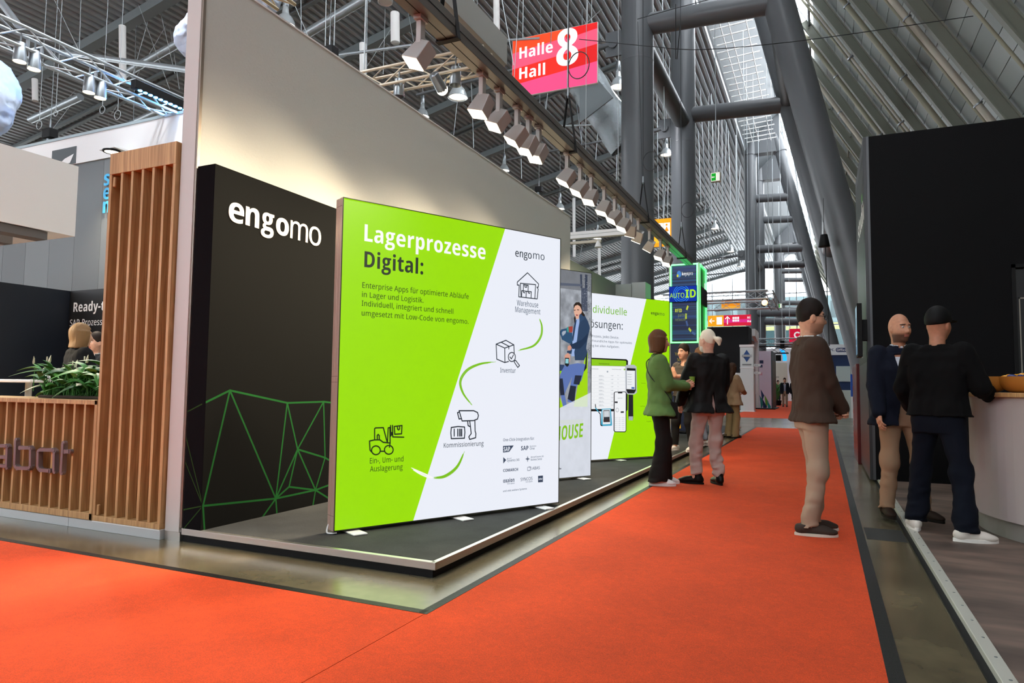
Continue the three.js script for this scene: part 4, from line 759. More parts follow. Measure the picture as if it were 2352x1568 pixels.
bowl(2268, 880, -6.2, 'empty wooden bowl nearest the man in the black cap');
{
  const b = bowl(2346, 880, -6.1, 'wooden bowl filled with wrapped sweets on the curved counter');
  const cols = [0xe8a01c, 0xe8a01c, 0x2c3a7a, 0x3a3a3e, 0xd9b21c], sg = new THREE.SphereGeometry(0.022, 8, 6); sg.scale(1.5, 0.7, 1);
  for (let i = 0; i < 26; i++) { const a = rr(0, 6.28), r = rr(0, 0.12), o = single('wrapped_sweet', 'small wrapped sweet in the wooden bowl on the curved counter', 'sweet', sg, mat(cols[i % 5], 0.3), 'sweets in the wooden bowl'); o.position.set(b.position.x + Math.cos(a) * r, 1.095 + 0.108 + rr(0, 0.018), b.position.z + Math.sin(a) * r); o.rotation.set(rr(-0.5, 0.5), rr(0, 6), rr(-0.5, 0.5)); }
}
// ---------------------------------------------------------------- trusses, clouds, signs and wires overhead
const TG = {}; const tubeG = (r, seg = 8) => TG[r + '_' + seg] ??= new THREE.CylinderGeometry(r, r, 1, seg, 1);
function stick(name, a, b, r, m, parent, seg = 8) { const d = b.clone().sub(a), o = part(name, tubeG(r, seg), m, parent); o.position.copy(a).addScaledVector(d, 0.5); o.scale.y = d.length(); o.quaternion.setFromUnitVectors(UP, d.normalize()); return o; }
function truss(label, a, b, size, m, group, bay = 0.5, drop = true) {
  const d = b.clone().sub(a), L = d.length(), z = d.clone().normalize(), x = UP.clone().cross(z).normalize(), y = z.clone().cross(x), h = size / 2;
  const o = thing('lighting_truss', label, 'truss', [a.x, a.y, a.z], 0, group), at = (s, t, l) => x.clone().multiplyScalar(s * h).addScaledVector(y, t * h).addScaledVector(z, l);
  for (const [s, t] of [[-1, -1], [1, -1], [1, 1], [-1, 1]]) stick('chord', at(s, t, 0), at(s, t, L), size * 0.085, m, o, 10);
  const n = Math.max(2, Math.round(L / bay)), C = [[-1, -1], [1, -1], [1, 1], [-1, 1]];
  for (let i = 0; i < n; i++) for (let f = 0; f < 4; f++) { const p = C[f], q = C[(f + 1) % 4], up = i % 2 ? [p, q] : [q, p]; stick('brace', at(...up[0], L * i / n), at(...up[1], L * (i + 1) / n), size * 0.04, m, o, 6); }
  if (drop) for (const l of [L * 0.15, L * 0.8]) { const p = at(0, 1, l), wp = p.clone().add(a); stick('hanger', p, V3(p.x, roofY(Math.min(-5, wp.x)) - a.y, p.z), 0.012, M.cable, o, 5); }
  return o;
}
const TX = -10;
const tA = onX(0, 72, TX), tB = onX(412, 264, TX);
truss('long aluminium truss with a blue light bar over the wooden counter', V3(TX, tA.y, -2.6), V3(TX, tA.y, tB.z - 2.4), 0.29, M.galv, undefined, 0.42);
truss('bright aluminium truss crossing behind the sloping top of the white wall', onZ(790, 204, -8.4), onZ(1120, 137, -8.4), 0.27, mat(0xcfc3ae, 0.4, { metalness: 0.4 }), undefined, 0.4);
truss('aluminium truss running above the floodlight rail', V3(-4.62, 6.24, -5.6), V3(-4.62, 6.24, -9.4), 0.28, mat(0xc8b99c, 0.4, { metalness: 0.4 }), undefined, 0.4);
single('hanging_beam', 'broad grey beam hung beside the truss above the floodlight rail', 'beam', rbx(-4.4, 5.98, -9.15, -4.3, 6.4, -5.0, 0.006), mat(0x98978f, 0.5));
truss('dark truss hanging over the white wall end at the top left', V3(-6.3, 6.15, -3.6), V3(-6.3, 6.15, -6.6), 0.29, mat(0xb9a98a, 0.4, { metalness: 0.4 }), undefined, 0.42);
{ // the far lighting truss is a rectangle
  const z0 = -30, z1 = -34.5, y = 5.02, m = M.galv, x0 = -6.4, x1 = -2.0;
  truss('front run of the far rectangular truss', V3(x0, y, z0), V3(x1, y, z0), 0.34, m, 'far rectangular truss', 0.5);
  truss('aisle side of the far rectangular truss', V3(x1, y, z0), V3(x1, y, z1), 0.34, m, 'far rectangular truss', 0.5);
  truss('rear run of the far rectangular truss', V3(x0, y + 0.1, z1), V3(x1, y + 0.1, z1), 0.34, m, 'far rectangular truss', 0.5);
  const p = onZ(1757, 672, z0), o = thing('truss_lamp', 'small warm lamp shining at the corner of the far truss', 'lamp', [p.x, y - 0.3, z0 + 0.1]); part('housing', new THREE.CylinderGeometry(0.1, 0.12, 0.22, 14).rotateX(0.6), M.black, o); part('lit_face', new THREE.SphereGeometry(0.12, 14, 8).translate(0, -0.06, 0.12), new THREE.MeshStandardMaterial({ color: 0xffffff, emissive: 0xffb86a, emissiveIntensity: 4 }), o);
}
// blue bar and cylinder lamps on the left truss
{
  const z0 = onX(292, 214, TX).z, z1 = tB.z - 0.1, y = tA.y - 0.02, o = thing('led_bar', 'black batten of bright blue lights on the left truss', 'light bar', [TX + 0.2, y, z0]);
  part('housing', rbx(-0.06, -0.05, z1 - z0, 0.05, 0.09, 0.05, 0.01), M.black, o);
  const bm = new THREE.MeshStandardMaterial({ color: 0xffffff, emissive: 0x4fb4ff, emissiveIntensity: 5 }), g = new THREE.SphereGeometry(0.035, 14, 8); g.scale(1, 0.5, 1);
  for (let i = 0; i < 11; i++) { const l = part('lens', g, bm, o); l.position.set(0.02, -0.055, -0.06 - i * (z0 - z1 - 0.1) / 10.5); }
  const B = new THREE.SpotLight(0x63aaff, 45, 0, 1.3, 1, 2); B.position.set(0, -0.1, -0.8); B.target.position.set(-1.5, -1.5, 2); B.castShadow = true; o.add(B, B.target);
  const lg = lathe([[0, 0.26], [0.07, 0.26], [0.085, 0.0], [0.08, 0.0], [0.06, 0.2], [0, 0.2]], 20), lit = new THREE.MeshStandardMaterial({ color: 0xffffff, emissive: 0xffe9bd, emissiveIntensity: 7 }), disc = new THREE.CylinderGeometry(0.075, 0.075, 0.015, 18);
  [[45, 142], [78, 160], [204, 213], [230, 226]].forEach(([px, py], i) => {
    const p = onX(px, py, TX + 0.1), s = thing('truss_spot', 'silver cylinder spot under the left truss, ' + ORD[3 - i] + ' counted from the blue light bar', 'spotlight', [p.x, p.y, p.z], 0, 'spots under the left truss');
    part('housing', lg, M.steel, s); const d = part('lit_face', disc, lit, s); d.position.y = 0.02; part('clamp', [rod(V3(0, 0.25, 0), V3(0, 0.4, 0), 0.012, 8), bx(-0.03, 0.2, -0.1, 0.03, 0.36, -0.08)], M.steel, s);
    if (i % 2 === 0) { const L = new THREE.SpotLight(0xfff0d2, 50, 0, 0.8, 0.9, 2); L.position.set(0, -0.02, 0); L.target.position.set(1.6, -2, 0.4); L.castShadow = true; L.shadow.radius = 3; s.add(L, L.target); }
  });
  const st = onZ(1015, 205, -8.3), s = thing('truss_spot', 'dazzling round spot under the bright truss behind the white wall', 'spotlight', [st.x, st.y, st.z]);
  part('housing', lg.clone().rotateX(1.1), M.steel, s); part('lit_face', new THREE.SphereGeometry(0.085, 18, 12), new THREE.MeshStandardMaterial({ color: 0xffffff, emissive: 0xffedc8, emissiveIntensity: 14 }), s); part('clamp', rod(V3(0, 0.02, -0.05), V3(0, 0.22, -0.12), 0.012, 8), M.steel, s);
  for (const [px, py] of [[916, 222], [1046, 196]]) { const p = onZ(px, py, -8.35), c = thing('truss_spot', 'silver cylinder spot hanging unlit under the bright truss', 'spotlight', [p.x, p.y, p.z], 0, 'unlit spots under the bright truss'); part('housing', lg, M.steel, c); part('clamp', rod(V3(0, 0.25, 0), V3(0, 0.42, 0), 0.012, 8), M.steel, c); }
}
// tubes under the roof on the left
{
  const tubeBar = (label, a, b, r, m = M.galv) => single('ceiling_tube', label, 'tube', rod(a, b, r, 14), m, 'steel tubes under the hall roof');
  const A = (px, py, z) => onZ(px, py, z);
  tubeBar('grey steel tube running level beside the left truss', A(140, 120, -9.5), A(470, 166, -9.5), 0.06);
  tubeBar('short grey tube ending at a joint at the top left', A(0, 2, -6.5), A(42, 58, -6.5), 0.06);
  tubeBar('slanting steel tube under the roof left of the white wall', A(270, 178, -15), A(430, 88, -15), 0.13); tubeBar('slanting steel tube above the spots on the left', A(70, 275, -15), A(185, 222, -15), 0.13);
  tubeBar('long slanting steel tube over the sloping wall top', A(690, 86, -15), A(845, -6, -15), 0.13); tubeBar('slanting steel tube low over the white stand', A(300, 285, -16), A(365, 255, -16), 0.12);
  for (const [px, y0, y1, z, r] of [[281, 60, 190, -12, 0.09], [80, 182, 232, -12, 0.08], [907, 30, 98, -11, 0.09], [833, 100, 172, -12.5, 0.075], [1318, 455, 590, -26, 0.06], [1376, 548, 640, -27, 0.06], [1140, 0, 90, -13, 0.07]]) tubeBar('upright white steel post hanging from the roof', A(px, y0, z), A(px + 1, y1, z), r, M.white);
  tubeBar('thin horizontal rod joining the hanging posts', A(768, 128, -11), A(945, 104, -11), 0.03); tubeBar('thin horizontal rod behind the sloping wall edge', A(1120, 95, -14), A(1240, 88, -14), 0.03); tubeBar('thin horizontal rod beyond the floodlight rail', A(1255, 290, -22), A(1372, 287, -22), 0.035);
  const p = onZ(885, 6, -7), o = thing('cylinder_lamp', 'round grey can lamp beside the near end of the floodlight rail', 'lamp', [p.x, p.y, p.z]); part('can', lathe([[0, 0.02], [0.085, 0.02], [0.085, 0], [0.095, 0], [0.1, 0.3], [0, 0.3]], 26), M.aluPaint, o); part('stem', rod(V3(0, 0.3, 0), V3(0, 1.2, 0), 0.012, 6), M.steel, o);
}
// suspension wires: almost upright steel ropes from the roof
{
  const wires = [[125, 0, 182, 118, -9], [186, 0, 182, 115, -11], [318, 10, 390, 205, -9.5], [392, 40, 305, 190, -10], [345, 30, 300, 190, -12], [368, 25, 402, 170, -9], [390, 60, 412, 205, -9], [313, 40, 306, 285, -13], [80, 190, 112, 250, -8], [175, 205, 128, 256, -8], [186, 210, 118, 300, -8.5], [233, 235, 247, 262, -9], [277, 230, 256, 262, -9], [112, 265, 115, 305, -8.5], [250, 275, 250, 298, -9], [691, 0, 692, 80, -10], [672, 0, 717, 105, -11], [749, 0, 747, 115, -9], [770, 0, 767, 118, -9], [843, 0, 842, 170, -12], [885, 20, 880, 170, -13], [938, 30, 950, 96, -9], [902, 60, 838, 160, -12], [1097, 0, 1093, 48, -12], [1153, 0, 1180, 150, -13], [1192, 0, 1178, 225, -13.5], [1305, 0, 1303, 200, -13.5], [1337, 20, 1336, 340, -15], [1193, 180, 1198, 410, -20], [1055, 190, 1042, 310, -16], [1082, 180, 1088, 340, -18], [1270, 0, 1265, 100, -13.5], [1383, 20, 1340, 60, -15], [1252, 230, 1254, 290, -22], [1258, 210, 1250, 290, -24], [1320, 210, 1346, 400, -22], [1374, 290, 1366, 392, -25], [1417, 330, 1415, 440, -26], [1521, 0, 1527, 300, -19], [1537, 130, 1540, 350, -24], [1508, 180, 1513, 520, -26], [1536, 350, 1530, 640, -28], [1528, 420, 1520, 600, -30], [1608, 200, 1622, 480, -26], [1634, 215, 1640, 400, -27], [1651, 250, 1647, 470, -30], [1658, 260, 1659, 500, -32], [1668, 280, 1664, 520, -28], [1672, 300, 1682, 540, -33], [1690, 310, 1692, 560, -36], [1700, 380, 1690, 560, -38], [1634, 420, 1632, 560, -34], [1620, 470, 1616, 600, -36], [1604, 300, 1610, 470, -30], [1200, 430, 1190, 520, -24], [1424, 440, 1421, 520, -30], [1338, 560, 1330, 600, -28]];
  // a wire's distance comes from where its top meets the roof
  const roofHit = (px, py) => { const d = ray(px, py); for (let t = 0.004; t < 0.06; t += 0.00004) { const x = d.x * t, y = EYE + d.y * t; if (y > topY(x) - 0.05) return d.z * t; } return -30; };
  wires.forEach(([x0, y0, x1, y1, z], i) => { const zz = y0 > 4 && roofHit(x0, y0) > -60 ? roofHit(x0, y0) : z, a = onZ(x0, y0, zz), b = onZ(x1, y1, zz); if (y0 <= 4) { const d = a.clone().sub(b).normalize(); for (let k = 0; k < 400 && a.y < topY(a.x) - 0.05; k++) a.addScaledVector(d, 0.05); } single('suspension_wire', 'thin steel suspension wire hanging from the hall roof', 'wire', rod(a, b, 0.00042 * Math.abs(zz) + 0.004, 5), i % 4 === 3 ? M.steel : M.cable, 'steel wires under the hall roof'); });
  const loops = [[90, 287, 13, -8.5], [235, 252, 11, -9], [270, 264, 13, -9], [128, 260, 9, -8.5]];
  loops.forEach(([px, py, r, z]) => { const c = onZ(px, py, z), k = r * Math.abs(z) / F * 1.25; single('wire_loop', 'coiled end of steel rope hanging by a shackle', 'wire', [new THREE.TorusGeometry(k, 0.006, 6, 28).translate(c.x, c.y, c.z), rod(V3(c.x, c.y + k, c.z), V3(c.x, roofY(c.x) - 0.05, c.z), 0.005, 5)], M.cable, 'coiled rope ends on the left'); });
  const slack = [[[1390, 38], [1420, 40], [1490, 40]], [[1500, 45], [1600, 20], [1720, -20]]];
  single('steel_rope', 'thin steel rope strung across the grey columns to the sloping wall', 'rope', tube([onZ(1330, 90, -12), onZ(1500, 107, -12.3), onZ(1590, 114, -12.6), onZ(1800, 98, -13.5), onZ(2235, 37, -15.3)], 0.008, 6, 60), M.cableDark);
  single('steel_rope', 'thin steel rope running up from the column ring', 'rope', tube([onZ(1464, 44, -15.7), onZ(1530, 25, -15.7), onZ(1640, -4, -15.7)], 0.009, 6, 30), M.cableDark);
  single('steel_rope', 'thin rope hanging straight down the first grey column', 'rope', rod(onZ(1465, 50, -15.95), onZ(1476, 420, -15.95), 0.006, 5), M.cableDark);
  single('webbing_strap', 'black strap looped over the tube between the grey columns', 'strap', [bar(onZ(1552, 10, -16.05), onZ(1552, 135, -16.05), 0.012, 0.05, V3(0, 0, 1)), bar(onZ(1562, 62, -16.05), onZ(1555, 135, -16.05), 0.012, 0.05, V3(0, 0, 1))], M.strap);
  const mot = (px, py, z, label) => { const p = onZ(px, py, z), o = thing('chain_hoist', label, 'hoist', [p.x, p.y, p.z]); part('body', rbx(-0.13, -0.1, -0.09, 0.13, 0.1, 0.09, 0.02), M.black, o); part('hook', [rod(V3(0, 0.1, 0), V3(0, 0.3, 0), 0.015, 8), rod(V3(0, 0.3, 0), V3(0, roofY(Math.min(-4.6, p.x)) - 0.05 - p.y, 0), 0.006, 5)], M.steel, o); part('lens', rod(V3(-0.02, -0.1, 0), V3(-0.02, -0.22, 0), 0.05, 12), M.steel, o); };
  mot(115, 308, -8.5, 'small black hoist hanging over the white fascia'); mot(757, 122, -9, 'black hoist peeking over the sloping wall edge'); mot(1238, 435, -22, 'black hoist above the end of the white wall');
  const sp = onZ(1893, 560, -16), o = thing('cone_speaker', 'small black cone hanging on a cord beside the slanting struts', 'speaker', [sp.x, sp.y, sp.z]); part('cone', lathe([[0, 0.2], [0.07, 0.2], [0.12, -0.06], [0, -0.06]], 18), M.black, o); part('cord', rod(V3(0, 0.2, 0), V3(0, 1.0, 0), 0.006, 5), M.cableDark, o); part('drop_cord', rod(V3(0.02, -0.06, 0), V3(0.06, -2.2, 0), 0.012, 5), M.cableDark, o);
}
// crumpled white clouds, the blue of the light bar put into their colour
{
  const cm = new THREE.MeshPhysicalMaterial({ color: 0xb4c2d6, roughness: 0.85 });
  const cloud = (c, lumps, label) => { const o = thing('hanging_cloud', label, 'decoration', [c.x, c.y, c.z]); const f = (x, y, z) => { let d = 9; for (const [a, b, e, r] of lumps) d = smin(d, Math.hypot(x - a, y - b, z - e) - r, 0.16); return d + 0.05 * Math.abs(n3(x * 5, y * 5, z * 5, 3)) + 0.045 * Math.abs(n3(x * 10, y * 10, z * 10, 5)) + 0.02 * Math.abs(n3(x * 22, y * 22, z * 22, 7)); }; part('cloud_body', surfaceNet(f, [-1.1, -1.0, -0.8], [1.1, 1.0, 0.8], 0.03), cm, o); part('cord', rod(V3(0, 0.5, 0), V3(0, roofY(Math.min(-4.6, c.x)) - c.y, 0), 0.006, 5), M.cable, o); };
  const z = -6.2; let c = onZ(-20, 220, z);
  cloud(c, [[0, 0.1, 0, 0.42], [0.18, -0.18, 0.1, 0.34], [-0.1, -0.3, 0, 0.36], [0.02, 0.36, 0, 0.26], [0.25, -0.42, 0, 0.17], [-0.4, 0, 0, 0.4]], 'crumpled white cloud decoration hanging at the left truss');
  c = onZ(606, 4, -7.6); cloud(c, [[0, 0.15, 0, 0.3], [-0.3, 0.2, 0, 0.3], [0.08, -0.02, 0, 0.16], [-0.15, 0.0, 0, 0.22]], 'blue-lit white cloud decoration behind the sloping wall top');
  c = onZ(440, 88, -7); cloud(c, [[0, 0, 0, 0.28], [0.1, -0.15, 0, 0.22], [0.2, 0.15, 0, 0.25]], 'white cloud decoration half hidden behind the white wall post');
}
// signs
{
  const tl = onZ(1177, 92, -14), trr = onZ(1373, 50, -14), bl = onZ(1180, 225, -14), w = trr.x - tl.x, h = tl.y - bl.y;
  const t = canvasTex(1024, Math.round(1024 * h / w), (c, W2, H2) => {
    const b = [['#f23a12', '#ff5a1c'], ['#f5456e', '#ff5f7e'], ['#ee1a10', '#f63a1c'], ['#f0447c', '#f45a8a']], s = H2 / 3.6;
    ['#fb4a16', '#f8577a', '#f5230f', '#f24b85'].forEach((col, i) => { c.fillStyle = col; c.beginPath(); c.moveTo(0, i * s - 30); c.lineTo(W2, i * s - 130); c.lineTo(W2, (i + 1) * s - 130 + 200); c.lineTo(0, (i + 1) * s + 200); c.fill(); });
    c.fillStyle = '#e60a0a'; c.beginPath(); c.moveTo(660, 0); c.lineTo(W2, 0); c.lineTo(W2, 70); c.lineTo(660, 120); c.fill(); c.fillStyle = '#e00808'; c.beginPath(); c.moveTo(660, s * 2 - 95); c.lineTo(W2, s * 2 - 135); c.lineTo(W2, s * 3 - 135); c.lineTo(660, s * 3 - 95); c.fill();
    c.fillStyle = '#fff'; c.font = 'bold 185px sans-serif'; c.save(); c.translate(70, 240); c.scale(0.95, 1); c.fillText('Halle', 0, 0); c.restore(); c.fillText('Hall', 70, 485);
    c.font = 'bold 590px sans-serif'; c.save(); c.translate(525, 425); c.scale(0.92, 1); c.fillText('8', 0, 0); c.restore();
  });
  const o = thing('hall_sign', 'red and pink hanging sign reading Halle 8 Hall', 'sign', [tl.x, bl.y, -14]);
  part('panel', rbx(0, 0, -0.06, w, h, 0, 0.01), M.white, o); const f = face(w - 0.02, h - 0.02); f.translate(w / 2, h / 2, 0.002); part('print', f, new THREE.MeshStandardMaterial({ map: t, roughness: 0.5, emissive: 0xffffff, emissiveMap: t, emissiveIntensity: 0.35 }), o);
  for (const x of [0.25, w - 0.25]) part('wire', rod(V3(x, h, -0.03), V3(x, topY(tl.x + x) - bl.y, -0.03), 0.01, 5), M.cable, o);
  const wc0 = onZ(1502, 504, -24), wc1 = onZ(1545, 556, -24), ww = wc1.x - wc0.x, wh = 1.0;
  const t2 = canvasTex(256, 384, (c) => { c.fillStyle = '#ff9a12'; c.fillRect(0, 0, 256, 384); c.fillStyle = '#ffb02a'; c.fillRect(0, 250, 256, 80); c.fillStyle = '#fff'; c.fillRect(34, 60, 90, 190); c.fillRect(130, 60, 90, 190); c.fillStyle = '#f08a12'; for (const [x, d] of [[79, 0], [175, 1]]) { c.beginPath(); c.arc(x, 88, 15, 0, 7); c.fill(); if (d) { c.beginPath(); c.moveTo(x, 106); c.lineTo(x - 30, 175); c.lineTo(x + 30, 175); c.fill(); } else c.fillRect(x - 22, 108, 44, 68); c.fillRect(x - 12, 172, 9, 62); c.fillRect(x + 3, 172, 9, 62); } });
  const q = thing('toilet_sign', 'orange hanging sign with white toilet pictograms', 'sign', [wc0.x, wc0.y - wh, -24]); part('panel', rbx(0, 0, -0.05, ww, wh, 0, 0.01), M.white, q); const f2 = face(ww, wh); f2.translate(ww / 2, wh / 2, 0.003); part('print', f2, new THREE.MeshStandardMaterial({ map: t2, emissive: 0xffffff, emissiveMap: t2, emissiveIntensity: 0.4 }), q); part('wire', rod(V3(ww / 2, wh, -0.02), V3(ww / 2, topY(wc0.x + ww / 2) - wc0.y + wh, -0.02), 0.012, 5), M.cable, q);
  const ex = (px, py, z, s, label) => { const p = onZ(px, py, z), t3 = canvasTex(128, 128, (c) => { c.fillStyle = '#eef2e2'; c.fillRect(0, 0, 128, 128); c.fillStyle = '#12a52a'; c.fillRect(6, 8, 66, 112); c.fillStyle = '#eef2e2'; c.fillRect(14, 58, 40, 12); c.beginPath(); c.moveTo(8, 64); c.lineTo(26, 48); c.lineTo(26, 80); c.fill(); }); const o2 = thing('exit_sign', label, 'sign', [p.x, p.y, z], -0.1); part('box', rbx(-s / 2, -s / 2, -s * 0.5, s / 2, s / 2, 0, 0.01), M.cream, o2); const g = face(s * 0.9, s * 0.9); g.translate(0, 0, 0.003); part('print', g, new THREE.MeshStandardMaterial({ map: t3, emissive: 0xffffff, emissiveMap: t3, emissiveIntensity: 0.5 }), o2); part('wire', rod(V3(0, s / 2, -0.1), V3(0, topY(p.x) - p.y, -0.1), 0.012, 5), M.cable, o2); };
  ex(1643, 406, -20, 0.27, 'green emergency exit sign box hanging between the column pairs'); ex(1791, 702, -60, 0.36, 'tiny green emergency exit sign at the far columns');
  const strip = (px0, py0, px1, py1, z, label, draw, hh) => { const a = onZ(px0, py0, z), b = onZ(px1, py0, z), w3 = b.x - a.x, h3 = hh, t4 = canvasTex(1024, Math.round(1024 * h3 / w3), draw); const o3 = thing('direction_sign', label, 'sign', [a.x, a.y - h3, z]); part('panel', rbx(0, 0, -0.06, w3, h3, 0, 0.01), M.white, o3); const g = face(w3, h3); g.translate(w3 / 2, h3 / 2, 0.004); part('print', g, new THREE.MeshStandardMaterial({ map: t4, emissive: 0xffffff, emissiveMap: t4, emissiveIntensity: 0.45 }), o3); for (const x of [0.1, w3 - 0.1]) part('wire', rod(V3(x, h3, -0.03), V3(x, topY(a.x + x) - a.y + h3, -0.03), 0.012, 5), M.cable, o3); };
  strip(1626, 725, 1725, 748, -36, 'long yellow and red direction sign with white arrows', (c, W2, H2) => { c.fillStyle = '#f7a81b'; c.fillRect(0, 0, 380, H2); c.fillStyle = '#d81e3c'; c.fillRect(380, 0, 644, H2); c.fillStyle = '#e0308a'; c.fillRect(380, H2 * 0.4, 644, H2 * 0.3); c.strokeStyle = c.fillStyle = '#fff'; c.lineWidth = 22; const m = H2 / 2; c.beginPath(); c.moveTo(160, m); c.lineTo(40, m); c.moveTo(95, m - 55); c.lineTo(40, m); c.lineTo(95, m + 55); c.stroke(); c.fillRect(210, 40, 130, H2 - 80); c.beginPath(); c.moveTo(470, H2 - 40); c.lineTo(470, 40); c.moveTo(415, 95); c.lineTo(470, 40); c.lineTo(525, 95); c.stroke(); for (let i = 0; i < 3; i++) for (let j = 0; j < 2; j++) c.fillRect(590 + i * 55, 50 + j * 65, 45, 50); c.font = 'bold 76px sans-serif'; c.fillText('Hi', 930, 100); c.fillText('Ha', 930, 190); }, 0.55);
  strip(1657, 688, 1700, 712, -40, 'orange hanging sign above the direction sign', (c, W2, H2) => { c.fillStyle = '#f59316'; c.fillRect(0, 0, W2, H2); c.fillStyle = '#ffb13a'; c.fillRect(0, H2 * 0.62, W2, H2 * 0.2); c.fillStyle = '#fff'; c.fillRect(120, 60, 60, 190); c.fillRect(320, 130, 230, 80); c.fillRect(620, 50, 80, 180); c.fillRect(730, 50, 80, 180); c.fillRect(840, 50, 80, 180); }, 0.62);
  strip(1812, 755, 1850, 790, -55, 'small red hanging sign with a white figure beside the man in brown', (c, W2, H2) => { c.fillStyle = '#e2173f'; c.fillRect(0, 0, W2, H2); c.strokeStyle = '#fff'; c.lineWidth = 90; c.beginPath(); c.arc(520, 420, 170, 0.4, 5.6); c.stroke(); }, 1.0);
}
// silver air duct behind the first column
{
  const o = thing('air_duct', 'shiny crumpled silver air duct behind the first grey column', 'duct', [0, 0, 0]);
  const sil = mat(0xb9c2c6, 0.16, { metalness: 1, bumpMap: fineBump, bumpScale: 0.03 });
  const a = onZ(1335, 175, -19), b = onZ(1440, 330, -19.6), pts = []; for (let i = 0; i <= 6; i++) pts.push(a.clone().lerp(b, i / 6).add(V3(0, 0.05 * Math.sin(i * 2), 0)));
  part('hose', tube(pts, 0.55, 20, 40), sil, o); part('fin', slabShape([[0, 0], [1.0, -1.35], [0.0, -1.95]], 0.05).translate(onZ(1333, 135, -18.5).x, onZ(1333, 135, -18.5).y, -18.5), mat(0x8b9396, 0.4, { metalness: 0.4 }), o);
}
// white profile with a lamp beyond the end of the white wall
{
  const p = onZ(1312, 560, -12.5), q = onZ(1437, 520, -12.5); const o = thing('hanging_profile', 'white grooved profile reaching out past the white wall end', 'beam', [-4.45, 3.98, -12.5]);
  part('profile', [rbx(0, 0, -0.06, 1.12, 0.065, 0.06, 0.004), rbx(0, 0.072, -0.06, 1.12, 0.13, 0.06, 0.004)], M.white, o); part('groove', bx(0, 0.064, -0.05, 1.12, 0.073, 0.055), mat(0x9aa0a0, 0.5), o); part('lower_bar', rbx(0, -0.1, -0.03, 0.62, -0.05, 0.03, 0.004), M.cream, o); part('lamp', [new THREE.CylinderGeometry(0.03, 0.075, 0.13, 18).translate(0.56, -0.13, 0)], M.white, o); for (const x of [0.3, 0.95]) part('hanger', rod(V3(x, 0.13, 0), V3(x, 11.5, 0), 0.006, 5), M.cable, o);
}
